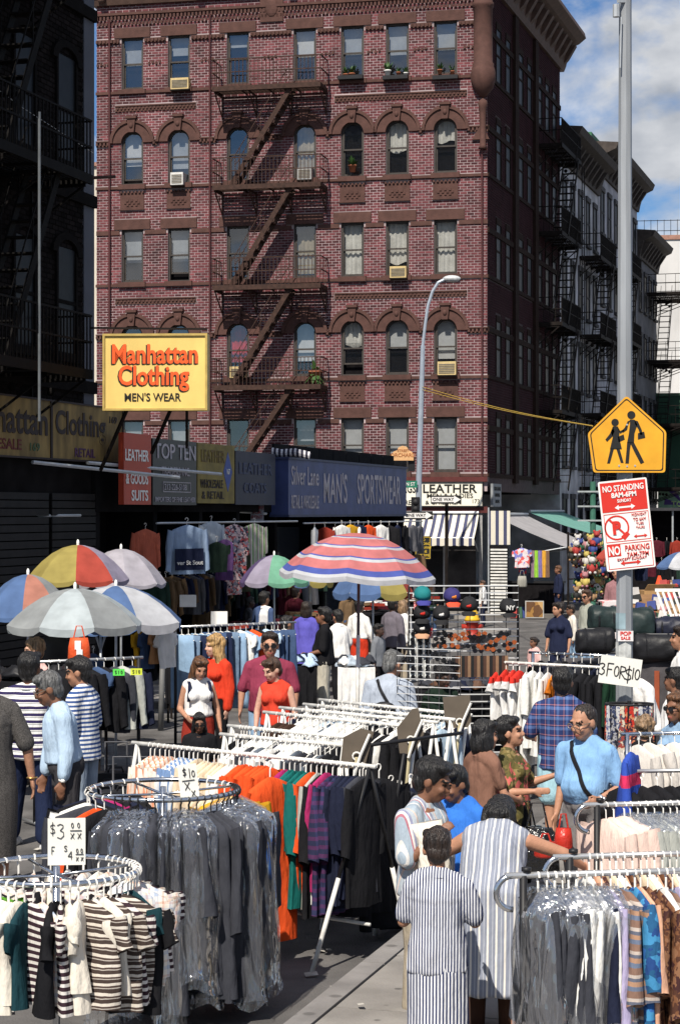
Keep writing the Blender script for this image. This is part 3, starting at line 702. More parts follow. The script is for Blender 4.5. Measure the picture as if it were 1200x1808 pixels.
# low shops
lo = T('low_shop_row', 'dark single storey row of clothing shops along the left pavement', 'building', SA, SRZ)
E2 = FL(716, 850)[0]-.4
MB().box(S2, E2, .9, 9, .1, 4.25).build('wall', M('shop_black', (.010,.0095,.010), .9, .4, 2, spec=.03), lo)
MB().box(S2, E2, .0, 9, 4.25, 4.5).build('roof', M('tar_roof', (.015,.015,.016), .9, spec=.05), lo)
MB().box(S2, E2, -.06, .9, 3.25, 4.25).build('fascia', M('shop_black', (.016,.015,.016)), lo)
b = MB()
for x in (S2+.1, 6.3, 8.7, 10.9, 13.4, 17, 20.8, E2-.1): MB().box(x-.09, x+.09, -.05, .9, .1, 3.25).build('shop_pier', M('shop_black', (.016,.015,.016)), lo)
for x0, x1 in ((14, 16.8), (17.3, 20.5), (21.0, E2-.3)): MB().box(x0, x1, .5, .52, .5, 2.9).build('shop_window', M('dim_shop_glass', (.03,.035,.045), .08, .1, spec=.5), lo)
b = MB(); s0, z1 = FL(500, 800); s1, _ = FL(650, 812)
for k in range(9): MB().box(14+k*1.15, 15.1+k*1.15, .2, .26, 4.5, 4.78).build('parapet_panel', M('tar_roof', (.02,.02,.022)), lo)
sh = T('roller_shutter', 'dark roller shutter closed under the long yellow clothing sign', 'shutter', SA+SN*.02, SRZ)
a0, _ = FL(88, 900); a1, _ = FL(165, 900)
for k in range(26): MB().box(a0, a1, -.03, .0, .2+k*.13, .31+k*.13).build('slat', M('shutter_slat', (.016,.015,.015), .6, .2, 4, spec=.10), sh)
a0, _ = FL(-40, 900); a1, _ = FL(82, 900)
sh = T('roller_shutter', 'dark shutter at the photo edge left of the closed roller shutter', 'shutter', SA+SN*.02, SRZ)
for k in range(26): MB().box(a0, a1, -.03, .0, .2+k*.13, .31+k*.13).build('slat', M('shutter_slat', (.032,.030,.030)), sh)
# shop signs along the left row
def lsign(label, pl, pr, zt, zb, mat, y=-.12, thick=.1, frame=None):
    s0 = FL(pl, 850, y)[0]; s1 = FL(pr, 850, y)[0]; w = s1-s0; h = zt-zb
    global LS
    t = T('shop_sign', label, 'sign', SA + SD*(s0+s1)/2 - SN*y + V((0,0,(zt+zb)/2)), SRZ)
    MB().box(-w/2, w/2, 0, thick, -h/2, h/2).build('panel', mat, t); LS = (t, (s0+s1)/2, y)
    if frame:
        b = MB(); q = .03
        b.box(-w/2-q, w/2+q, -.02, thick, h/2, h/2+q); b.box(-w/2-q, w/2+q, -.02, thick, -h/2-q, -h/2); b.box(-w/2-q, -w/2, -.02, thick, -h/2, h/2); b.box(w/2, w/2+q, -.02, thick, -h/2, h/2); b.build('frame', frame, t)
    return t, w, h
OCH = M('faded_ochre_sign', (.20,.135,.045), .7, .55, 3.5, stretch=(1,1,.4)); NAVY = M('navy_sign', (.045,.062,.165), .5, .22, 2)
GREYL = M('grey_lettering', (.40,.37,.40), .6); WL = M('white_lettering', (.75,.73,.70), .6, .05); DKL = M('dark_lettering', (.03,.02,.02), .7)
def ltx(s, mat, pl, pr, z, hh, bold=.015):
    """lettering on the last sign, spanning the photo columns pl..pr, hh metres tall"""
    s0, s1 = FL(pl, 850, LS[2])[0], FL(pr, 850, LS[2])[0]
    return text(s, .4, mat, LS[0], ((s0+s1)/2-LS[1], -.008, z), 1, bold, fit=(s1-s0, hh))
t, w, h = lsign('faded ochre Manhattan sign panel at the left photo edge', -95, 89, 5.05, 4.13, OCH, frame=DKL)
ltx('Manhattan', DKL, -76, 84, .12, .46, .02); ltx('WHOLESALE', M('faded_red', (.12,.02,.02), .7), -60, 38, -.28, .17); ltx('169', M('faded_green', (.05,.10,.05), .7), 53, 70, -.30, .13)
t, w, h = lsign('faded ochre Clothing sign panel above the roller shutter', 92, 216, 5.05, 4.13, OCH, frame=DKL)
ltx('Clothing', DKL, 98, 186, .08, .52, .02); ltx('RETAIL', M('faded_purple', (.08,.03,.09), .7), 132, 168, -.34, .15); ltx('169', DKL, 193, 206, .27, .12)
t, w, h = lsign('narrow red LEATHER GOODS SUITS sign half in the sun', 219, 267, 4.62, 3.38, M('orange_red_sign', (.42,.055,.025), .5, .12, 2), y=-.55)
ltx('LEATHER', WL, 221, 262, .24, .20, .02); ltx('& GOODS', WL, 222, 261, -.17, .19, .02); ltx('SUITS', WL, 232, 261, -.46, .19, .02)
t, w, h = lsign('black TOP TEN traders sign beside the red leather sign', 270, 347, 4.58, 3.38, M('black_sign', (.014,.013,.014), .4), y=-.45)
ltx('TOP TEN', GREYL, 273, 345, .38, .28, .012); ltx('TRADERS INC.', GREYL, 285, 335, .02, .16, .006); ltx('212-226-5108', GREYL, 290, 329, -.27, .11, .004); ltx('IMPORTERS OF FINE LEATHER', GREYL, 274, 344, -.50, .09, .004)
b = MB(); b.box(-.62,.78,-.01,0,-.19,-.175); b.box(-.62,.78,-.01,0,-.365,-.35); b.box(-.62,-.605,-.01,0,-.35,-.19); b.box(.765,.78,-.01,0,-.35,-.19); b.build('frame', GREYL, t)
t, w, h = lsign('olive yellow sign with worn lettering right of the black sign', 349, 414, 4.58, 3.42, M('olive_sign', (.20,.15,.03), .6, .3, 3), y=-.4)
WRN = M('worn_letter', (.13,.09,.03), .7); ltx('LEATHER', WRN, 355, 396, .34, .24); ltx('WHOLESALE', DKL, 353, 393, -.20, .17); ltx('& RETAIL', DKL, 356, 395, -.42, .15)
MB().prism([(0,-.40),(.26,0),(0,.40),(-.26,0)], (w/2-.40,-.006,.05), (1,0,0), (0,0,1), (0,.005,0)).build('emblem', M('blue_emblem', (.03,.06,.25), .5), t); text('167', .15, WL, t, (w/2-.40,-.012,.05), .9)
t, w, h = lsign('dark blue unlit sign between the olive sign and the navy box sign', 416, 486, 4.5, 3.4, M('midnight_sign', (.012,.014,.035), .5), y=-.3)
ltx('LEATHER', M('dull_blue', (.04,.05,.10), .6), 422, 480, .2, .24); ltx('COATS', M('dull_blue', (.04,.05,.10)), 430, 470, -.2, .22)
t, w, h = lsign("big navy box sign reading MAN'S SPORTSWEAR", 509, 717, 4.40, 3.19, NAVY, y=-.45, thick=.43)
ltx('Silver Lane', GREYL, 514, 562, .26, .42, .008); ltx('RETAIL & WHOLESALE', GREYL, 514, 562, -.32, .30, .008); ltx("MAN'S", GREYL, 571, 612, .02, .72, .012); ltx('SPORTSWEAR', GREYL, 630, 706, .02, .74, .012)
b = MB(); b.box(-w/2-.04, w/2+.04, -.03, .43, h/2, h/2+.05); b.box(-w/2-.04, w/2+.04, -.03, .43, -h/2-.05, -h/2); b.build('frame', M('navy_frame', (.03,.04,.09), .5), t)
# yellow projecting sign, square to the view and in full sun
YS = 31.4; pc = P(274, 657, YS); px = YS/F
YEL = M('yellow_sign', (.68,.49,.15), .5, .13, 2.2, stretch=(1,1,.5)); ORL = M('orange_letter', (.75,.10,.02), .5, .05)
t = T('projecting_sign', "yellow Manhattan Clothing MEN'S WEAR sign jutting over the pavement", 'sign', pc, R(-3))
w2, h2 = 89*px, 64*px
MB().box(-w2, w2, 0, .28, -h2, h2).build('panel', YEL, t)
b = MB(); q = .035
b.box(-w2-q, w2+q, -.03, .30, h2, h2+q); b.box(-w2-q, w2+q, -.03, .30, -h2-q, -h2); b.box(-w2-q, -w2, -.03, .30, -h2, h2); b.box(w2, w2+q, -.03, .30, -h2, h2); b.build('frame', M('ochre_frame', (.42,.30,.09), .5), t)
for s, z, x, fw, fh in (('Manhattan', (657-625)*px, 0, 152*px, 35*px), ('Clothing', (657-668)*px, -2*px, 125*px, 46*px)):
    text(s, .5, INK, t, (x-.020,-.008,z-.014), 1, .03, fit=(fw, fh)); text(s, .5, ORL, t, (x,-.014,z), 1, .022, fit=(fw, fh))
text("MEN'S WEAR", .20, INK, t, (-4*px,-.008,(657-701)*px), 1, .012, fit=(100*px, 15*px))
b = MB()
for p, q in (((225,722),(178,830)), ((302,722),(268,800)), ((330,722),(330,790))): MB().bar(P(*p, YS+.1)-pc, P(*q, YS+1.0)-pc, .045).build('sign_bracket', IRON, t, rot=(0,0,R(3)))
MB().bar(P(160,579,YS)-pc, P(366,581,YS)-pc, .03).build('top_rail', IRON, t, rot=(0,0,R(3)))
def pole_thing(name, label, cat, p, q, r, m, group=None):
    t = T(name, label, cat, p, 0, group); MB().cyl((0,0,0), V(q)-V(p), r, n=6).build(name.split('_')[-1] if name.count('_') else 'rod', m, t); return t
pole_thing('iron_pipe', 'thin brown pipe sticking out from the dark tenement towards the brick building', 'pipe', P(-20,323,31), P(203,312,33), .03, RUST)
pole_thing('awning_rod', 'longer pale awning arm under the ochre Clothing sign', 'awning arm', P(155,817,33.2), P(390,837,38), .032, STEEL)
pole_thing('awning_rod', 'lower pale awning arm crossing the roller shutter', 'awning arm', P(58,816,31.5), P(316,843,35), .032, STEEL)
pole_thing('awning_rod', 'grey awning arm low at the photo edge over the shutters', 'awning arm', P(-10,911,31), P(142,910,33.4), .025, STEEL)
pole_thing('awning_rod', 'pale awning arm over the hanging sweatshirts', 'awning arm', P(352,898,41), P(470,907,43), .03, STEEL)
t = T('rolled_awning', 'rolled black and white striped cloth on the low shop roof', 'awning', P(513,800,43.5), R(-6))
MB().tube([(-.42,0,.04),(-.2,0,0),(.1,0,.02),(.42,0,-.06)], .09, 10).build('cloth', Mpat('zigzag', 'x', .1, [(0,(.6,.58,.6)),(.45,(.03,.03,.05))], bump=0, wob=.02), t)
t = T('paper_sign', 'small grey paper sign hung among clothes left of the navy box sign', 'sign', P(454,905,42.5), R(-10))
MB().box(-.14,.14,0,.01,-.19,.19).build('sheet', M('grey_paper', (.3,.3,.33), .8), t); text('STORE\nFOR\nRENT', .1, M('dull_red', (.25,.03,.03), .7), t, (0,-.006,0), 1)

# ------------------------------------------------------------ tall pole and its signs
PX = 19.4/F; base = V(((1101-600)/F*19.4, 19.4, .1))
t = T('tall_pole', 'tall grey eight-sided steel pole on the right pavement', 'pole', base)
MB().cyl((0,0,0), (.012,0,9.2), .088, .058, 8).build('shaft', M('pole_steel', (.25,.265,.285), .5, .25, 3, metal=.1, stretch=(3,3,.3)), t)
MB().cyl((0,0,0), (0,0,.10), .17, .17, 8).cyl((0,0,.1), (0,0,.35), .13, .10, 8).build('base', STEEL, t)
b = MB(); b.cyl(P(1087,8,19.3)-base, P(1087,30,19.3)-base, .035).bar(P(1090,2,19.3)-base, P(1101,2,19.35)-base, .03); b.cyl(P(1096,30,19.3)-base, P(1094,120,19.3)-base, .008); b.build('floodlight_bracket', STEEL, t)
def band(z0, z1, m, nm, r=.089):
    return MB().cyl((0,0,z0), (0,0,z1), r-.0033*z0, r-.0033*z1, 8, cap=False).build(nm, m, t)
zb = lambda py: H-(py-904)*PX-.1
band(zb(1110), zb(1082), M('faded_tape', (.24,.33,.37), .5, .2), 'tape'); band(zb(1165), zb(1133), M('torn_paper', (.45,.46,.45), .8, .3, 14), 'paper_scraps', .0895)
st = MB().box(-.075,.075,-.005,0,-.05,.05).build('sticker', M('sticker', (.66,.62,.62), .6), t, loc=(0,-.0885,zb(1122)))
text('POP', .055, M('sign_red', (.55,.03,.02), .45, .04), st, (0,-.006,.022), 1.05, .03); text('SALE', .04, M('sign_red', (.55,.03,.02)), st, (0,-.006,-.022), 1.1, .03)
SRED = M('sign_red', (.55,.03,.02)); SY = M('school_yellow', (.66,.32,.025), .4, .12, 5); SWH = M('sign_white', (.74,.72,.70), .45, .05, 4)
sc = T('school_sign', 'yellow orange five-sided school crossing sign on the tall pole', 'sign', P(1106, 770, 19.28))
def rounded(poly, r=.03, n=5):
    out = []
    for i, p in enumerate(poly):
        p = V(p); a = V(poly[i-1]); c = V(poly[(i+1) % len(poly)]); u = (a-p).normalized(); v = (c-p).normalized()
        for k in range(n+1): f = k/n; out.append(tuple(p + u*r*(1-f)**2 + v*r*f**2))
    return out
pent = [(-1*PX, 71*PX), (-69*PX, 5*PX), (-59*PX, -64*PX), (67*PX, -64*PX), (69*PX, 8*PX)]
MB().prism(rounded(pent), (0,0,0), (1,0,0), (0,0,1), (0,.004,0)).build('panel', SY, sc)
cx, cy = 0, -6*PX
def inset(k): return rounded([(cx+(p[0]-cx)*k, cy+(p[1]-cy)*k) for p in pent], .026)
A, B2 = inset(.945), inset(.915); b = MB(); n = len(A)
b.add([(p[0],-.0025,p[1]) for p in A]+[(p[0],-.0025,p[1]) for p in B2], [(i,(i+1)%n,n+(i+1)%n,n+i) for i in range(n)]); b.build('border', INK, sc)
def disc(b, x, y, r, n=14): b.prism([(r*math.cos(2*math.pi*k/n), r*math.sin(2*math.pi*k/n)) for k in range(n)], (x*PX, -.003, y*PX), (1,0,0), (0,0,1), (0,.002,0))
def poly(b, pts, y=-.003): b.prism([(p[0]*PX, p[1]*PX) for p in pts], (0,y,0), (1,0,0), (0,0,1), (0,.002,0))
b = MB(); disc(b, 7.5, 37, 7.2*PX)                       # taller figure
poly(b, [(5,29),(13,29),(18,20),(13,5),(12,-12),(0,-12),(3,3),(5,20)]); poly(b, [(13,28),(19,26),(26,10),(27,2),(23,2),(20,12),(14,21)])
poly(b, [(6,28),(2,20),(0,11),(-7,6),(-9,9),(-4,15),(1,26)]); poly(b, [(19,5),(30,8),(32,-3),(19,-6)])
poly(b, [(0,-11),(7,-11),(5,-24),(3,-48),(-3,-48),(-1,-26)]); poly(b, [(5,-11),(12,-11),(21,-28),(30,-46),(24,-49),(13,-28)])
disc(b, -21, 24, 6.6*PX); poly(b, [(-25,17),(-16,17),(-13,8),(-14,-1),(-9,-23),(-30,-23),(-25,-2),(-28,6)])
poly(b, [(-25,16),(-30,4),(-38,-6),(-35,-10),(-26,-1),(-22,8)]); poly(b, [(-17,15),(-12,4),(-5,9),(-6,12),(-12,9),(-15,14)]); poly(b, [(-16,-1),(-6,3),(-4,-6),(-15,-11)])
poly(b, [(-29,-22),(-23,-22),(-30,-48),(-35,-48)]); poly(b, [(-19,-22),(-13,-22),(-6,-47),(-11,-47)]); b.build('walking_figures', INK, sc)
b = MB()
for x, y in ((0,20),(-14,-52),(14,-52),(0,-53)): disc(b, x, y, 1.8*PX, 8)
b.build('bolts', STEEL, sc, loc=(0,-.003,0))
pk = T('parking_sign', 'tilted red and white NO STANDING and NO PARKING sign under the school sign', 'sign', P(1105.5, 926, 19.28), 0)
pk.rotation_euler = (0, R(-6), 0)
w2, h2 = 43*PX, 79*PX
MB().prism(rounded([(-w2,-h2),(w2,-h2),(w2,h2),(-w2,h2)], .02), (0,0,0), (1,0,0), (0,0,1), (0,.004,0)).build('panel', SWH, pk)
b = MB(); poly(b, [(-40,24),(40,24),(40,76),(-40,76)]); b.build('red_panel', SRED, pk)
b = MB()
def rect(b, x0, y0, x1, y1, t=1.1):
    for r in ((x0,y0,x1,y0+t),(x0,y1-t,x1,y1),(x0,y0+t,x0+t,y1-t),(x1-t,y0+t,x1,y1-t)): poly(b, [(r[0],r[1]),(r[2],r[1]),(r[2],r[3]),(r[0],r[3])])
rect(b, -39, -29, 40, 21); rect(b, -39, -76, 40, -32)
n = 28; ci = MB(); A = [2*math.pi*k/n for k in range(n)]
b.loft([[(( -18+q*math.cos(a))*PX, y, (-4+q*math.sin(a))*PX) for q, y in ((22,-.003),(19,-.003),(19,-.001),(22,-.001))] for a in A], ring=True)
poly(b, [(-32,11),(-29,13),(-2,-17),(-5,-19)], -.0045); poly(b, [(-2,-12),(4,-17),(-6,-27),(-12,-20)], -.004)
def arrow(b, cx, cy, L, k=1.0): poly(b, [(cx-L,cy),(cx-L+7*k,cy+4.5*k),(cx-L+7*k,cy+1.5*k),(cx+L-7*k,cy+1.5*k),(cx+L-7*k,cy+4.5*k),(cx+L,cy),(cx+L-7*k,cy-4.5*k),(cx+L-7*k,cy-1.5*k),(cx-L+7*k,cy-1.5*k),(cx-L+7*k,cy-4.5*k)], -.005)
arrow(b, 22, -22, 12, .75); arrow(b, 0, -67, 18); poly(b, [(-38,-54),(-15,-54),(-15,-33.5),(-38,-33.5)]); b.build('red_marks', SRED, pk)
b = MB(); arrow(b, 0, 31, 18); b.build('white_arrow', SWH, pk)
tx = lambda s, fw, fh, m, x, y, bd=.02: text(s, .1, m, pk, (x*PX,-.006,y*PX), 1, bd, fit=(fw*PX, fh*PX))
tx('NO STANDING', 72, 11, SWH, 0, 65, .02); tx('8AM-6PM', 44, 9.5, SWH, 0, 53, .03); tx('SUNDAY', 25, 6, SWH, 0, 42.5)
tx('P', 15, 24, SRED, -18, -4, .05); tx('MIDNIGHT', 26, 5, SRED, 23, 16, 0); tx('TO 6AM', 22, 5.5, SRED, 23, 7.5, 0); tx('TUES', 13, 4, SRED, 23, 0, 0); tx('THURS', 15, 4, SRED, 23, -7, 0)
tx('NO', 20, 16, SWH, -26.5, -44, .03); tx('PARKING', 43, 10, SRED, 14, -41, .015); tx('7AM-7PM', 38, 8, SRED, 14, -53, .005); tx('EXCEPT SUNDAY', 52, 4.5, SRED, 3, -60, 0)

# ------------------------------------------------------------ far kerb furniture
YL = 57.0; lp = T('street_lamp', 'curved grey street lamp standing before the brick building', 'street lamp', V(((737-600)/F*YL, YL, .1)))
q = lambda x, y: P(x, y, YL) - V(lp.location)
MB().tube([(0,0,0), q(738,1000), q(739,850), q(746,610)], [.11,.10,.085,.065], 8).build('post', M('lamp_grey', (.30,.34,.40), .45, .1, metal=.2), lp)
MB().tube([q(746,610), q(750,575), q(755,540), q(763,515), q(773,499), q(787,492)], .045, 8).build('lamp_arm', M('lamp_grey', (.3,.34,.4)), lp)
MB().sph(q(797,492), (.26,.14,.10), 12, 8).build('lamp_head', M('lamp_head', (.45,.46,.47), .4), lp); MB().sph(q(799,494.5), (.14,.10,.09), 10, 6).build('lens', GLASS, lp)
MB().cyl((0,0,0), (0,0,.5), .2, .14, 8).build('lamp_base', IRON, lp)
MB().box(-.12,.12,-.12,.1,-.25,.25).sph((0,-.12,.1), (.09,.05,.09)).sph((0,-.12,-.1), (.09,.05,.09)).build('walk_signal', BLACK, lp, loc=q(733,893)); MB().box(-.10,.10,-.1,.1,-.2,.2).build('walk_signal', BLACK, lp, loc=q(726,820))
def oneway(label, px, py, Y, rz=0):
    t = T('one_way_sign', label, 'sign', P(px,py,Y), rz); w, h = .42, .115
    MB().box(-w, w, 0, .02, -h, h).build('panel', INK, t)
    b = MB(); b.prism([(-.40,-.07),(.22,-.07),(.22,-.105),(.40,0),(.22,.105),(.22,.07),(-.40,.07)], (0,-.004,0), (1,0,0), (0,0,1), (0,.003,0)); b.build('arrow', SWH, t)
    text('ONE WAY', .125, INK, t, (-.08,-.008,0), 1, .02); return t
oneway('ONE WAY arrow sign on the curved street lamp', 738, 910, YL-.25); oneway('ONE WAY arrow sign in front of the LEATHER sign on its own post', 787, 882, 54.7)
t = T('sign_post', 'dark thin post carrying a ONE WAY sign by the striped awning', 'post', V(((788-600)/F*55, 55, 0))); MB().cyl((0,0,0), (0,0,3.7), .05, n=8).build('post', IRON, t); MB().box(-.05,.05,-.03,.03,2.0,2.6).build('plate', BLACK, t)
t = T('notice_sign', 'black and yellow tow notice sign on the curved street lamp', 'sign', P(746,967,YL-.3), 0)
MB().box(-.23,.23,0,.015,-.33,.33).build('panel', INK, t); b = MB()
for r in ((-.21,-.31,.21,-.295),(-.21,.295,.21,.31),(-.21,-.295,-.195,.295),(.195,-.295,.21,.295)): b.box(r[0],r[2],-.004,0,r[1],r[3])
YLT = M('yellow_letter', (.65,.45,.05), .5); b.build('border', YLT, t)
for i, s in enumerate(('NO', 'STANDING', 'TOW AWAY', 'ZONE', 'ANY TIME')): text(s, .10, YLT, t, (0,-.006,.22-i*.11), .85, .01)
t = T('street_name_sign', 'green street name plate left of the curved lamp post', 'sign', P(724,855,YL-.2), R(8)); MB().box(-.22,.2,0,.015,-.10,.10).build('panel', M('sign_green', (.02,.16,.10), .5), t); text('N ST', .14, WL, t, (0,-.006,0), .9)
t = T('district_sign', 'tan scalloped historic district sign left of the curved lamp post', 'sign', P(711,802,YL-.2), R(5)); u = YL/F
MB().prism([(x*u,y*u) for x, y in ((-20,-11),(19,-11),(19,0),(15,5),(10,7),(7,13),(-1,15),(-8,12),(-10,7),(-16,5),(-20,0))], (0,0,0), (1,0,0), (0,0,1), (0,.02,0)).build('panel', M('tan_sign', (.62,.36,.17), .6, .1, 8), t)
text('ORCHARD', .15, M('rust_letter', (.35,.12,.04), .6), t, (0,-.006,-.03), 1); text('STREET', .10, M('rust_letter', (.35,.12,.04)), t, (0,-.006,.1), 1)
hy = T('fire_hydrant', 'yellow topped red fire hydrant on the far kerb behind the wire grid', 'hydrant', G(833,1137)+V((0,0,.1)))
b = MB().lathe([(.22,0),(.22,.06),(.15,.07),(.15,.42),(.19,.43),(.19,.47)], 14); b.cyl((-.26,0,.32),(.26,0,.32),.07); b.build('barrel', M('hydrant_red', (.35,.03,.02), .5), hy, True)
b = MB().lathe([(.19,.47),(.19,.52),(.16,.55),(.14,.68),(.08,.76),(.05,.78),(.05,.84),(.01,.85)], 14); b.build('bonnet', M('hydrant_yellow', (.60,.36,.02), .5), hy, True)
b = MB()
for o, y in ((0,683),(0.0,688)):
    pts = [P(745+(1045-745)*k/14, y+(752+o-y)*(k/14)+6*math.sin(math.pi*k/14), 57+(24-57)*k/14) for k in range(15)]; b.tube(pts, .008, 5)
t = T('yellow_cable', 'pair of yellow cables strung from the street lamp to the right', 'cable', pts[0]); b2 = b.build('cable', M('yellow_rope', (.50,.33,.05), .6), t); b2.location = -V(t.location)
t = T('wire', 'thin wire crossing the dark tenement on the left', 'wire', P(0,160,30)); MB().tube([(0,0,0), P(40,190,30.5)-P(0,160,30), P(165,270,33)-P(0,160,30)], .006, 4).build('wire_strand', STEEL, t)
# green hoarding and sign at the far end of the street
pg = P(1180, 780, 100); t = T('green_hoarding', 'dark green hoarding board at the right photo edge far down the street', 'hoarding', V((pg.x, 100, 0)), R(-6))
MB().box(-.62, 5, 0, .2, 4.4, 9.15).build('board', M('hoarding_green', (.015,.055,.03), .7, .15, 2), t); MB().box(-.7, 5, -.06, 0, 9.1, 9.25).build('top_rail', M('hoarding_rail', (.05,.10,.06), .7), t)
t = T('tattoo_sign', 'purple and pale green shop sign under the green hoarding', 'sign', V((pg.x, 99, 3.65)), R(-6)); MB().box(-.7,5,0,.1,-.75,.7).build('panel', M('pale_green', (.16,.28,.20), .6), t)
b = MB()
for a in range(9): b.prism([(0,0),(.16,1.0),(-.16,1.0)], (.6,-.008,-.05), (math.cos(a*.7),0,math.sin(a*.7)), (-math.sin(a*.7),0,math.cos(a*.7)), (0,.005,0))
b.build('rays', M('sign_purple', (.06,.03,.16), .6), t); text('TOO', .4, M('lime', (.35,.5,.2), .6), t, (.4,-.02,-.02), 1)
t = T('pipe_stand', 'green steel pipe frame standing among the far stalls', 'frame', V(((1060-600)/F*62, 62, 0)))
b = MB(); u = 62/F
for x in (-14, 6): b.cyl((x*u,0,0), (x*u,0,4.2), .09)
b.build('posts', M('frame_green', (.04,.13,.09), .6), t); b = MB()
for py in (868, 894, 919): b.bar((-42*u,-.1,H-(py-904)*u), (30*u,-.1,H-(py-904)*u), .05)
b.build('cross_bars', M('bar_grey', (.3,.33,.33), .5), t)
# ------------------------------------------------------------ people
def remeshed(b, vs, it=4, sm=.5):
    me = b.mesh('tmp', []); o = bpy.data.objects.new('tmp', me)
    m = o.modifiers.new('r', 'REMESH'); m.mode = 'VOXEL'; m.voxel_size = vs; m.use_smooth_shade = True
    s = o.modifiers.new('s', 'SMOOTH'); s.factor = sm; s.iterations = it
    return evaluated(o)
def ripple(me, amp, seed, kx=15, kz=5):
    """folds: push the surface in and out along its normals"""
    n = len(me.vertices); co = np.empty(n*3); me.vertices.foreach_get('co', co); co = co.reshape(-1, 3)
    no = np.empty(n*3); me.vertex_normals.foreach_get('vector', no); no = no.reshape(-1, 3)
    rg = np.random.RandomState(seed); d = np.zeros(n)
    for i in range(7):
        k = rg.normal(size=3)*np.array([kx, kx, kz])*(.6+.25*i); d += np.sin(co@k + rg.uniform(0, 6.3))/(1+.35*i)
    me.vertices.foreach_set('co', (co + no*(np.maximum(d+.75, -.15)*amp/2)[:, None]).ravel()); me.update()
SKIN = {k: M('skin_'+k, c, .55, .10, 14, .12, spec=.35) for k, c in (('pale',(.52,.30,.22)), ('tan',(.40,.205,.13)), ('olive',(.33,.165,.10)), ('brown',(.19,.088,.052)), ('dark',(.055,.03,.022)))}
def Mhair(n, c): return M('hair_'+n, c, .42, .75, 45, .9, stretch=(1,1,.18), spec=.45, bscale=90)
HAIR = {k: Mhair(k, c) for k, c in (('black',(.010,.009,.009)), ('dark',(.020,.013,.010)), ('brown',(.055,.028,.016)), ('auburn',(.10,.045,.02)), ('blond',(.36,.22,.09)), ('grey',(.19,.185,.18)), ('saltgrey',(.10,.10,.10)), ('sandy',(.22,.14,.08)))}
EYE = M('eye_dark', (.02,.012,.01), .3); LIP = M('lips', (.30,.09,.07), .5)
SHOE_B = M('black_leather', (.015,.014,.014), .4); SHOE_W = M('white_trainer', (.62,.62,.62), .6, .3, 25)
def cap(b, p, q, r0, r1, n=9, fl=1.0):
    """tapered limb with rounded ends"""
    p = V(p); q = V(q); d = (q-p).normalized(); u = V((0,0,1)) if abs(d.z) < .9 else V((0,1,0)); x = d.cross(u).normalized(); y = x.cross(d).normalized()
    lo = []
    for t, r in ((-.95,.3),(-.6,.8),(0,1)): lo.append((p+d*(r0*t), r0*r))
    for t, r in ((0,1),(.6,.8),(.95,.3)): lo.append((q+d*(r1*t), r1*r))
    b.loft([[c+x*(r*math.cos(2*math.pi*i/n))+y*(r*fl*math.sin(2*math.pi*i/n)) for i in range(n)] for c, r in lo])
def rx(a): return Matrix.Rotation(R(a), 3, 'X')
def rzm(a): return Matrix.Rotation(R(a), 3, 'Z')
AD = ((-.16,.02,-1),(-.04,-.2,-1)); ADL = ((.16,.02,-1),(.04,-.2,-1))     # arms hanging
PN = [0]
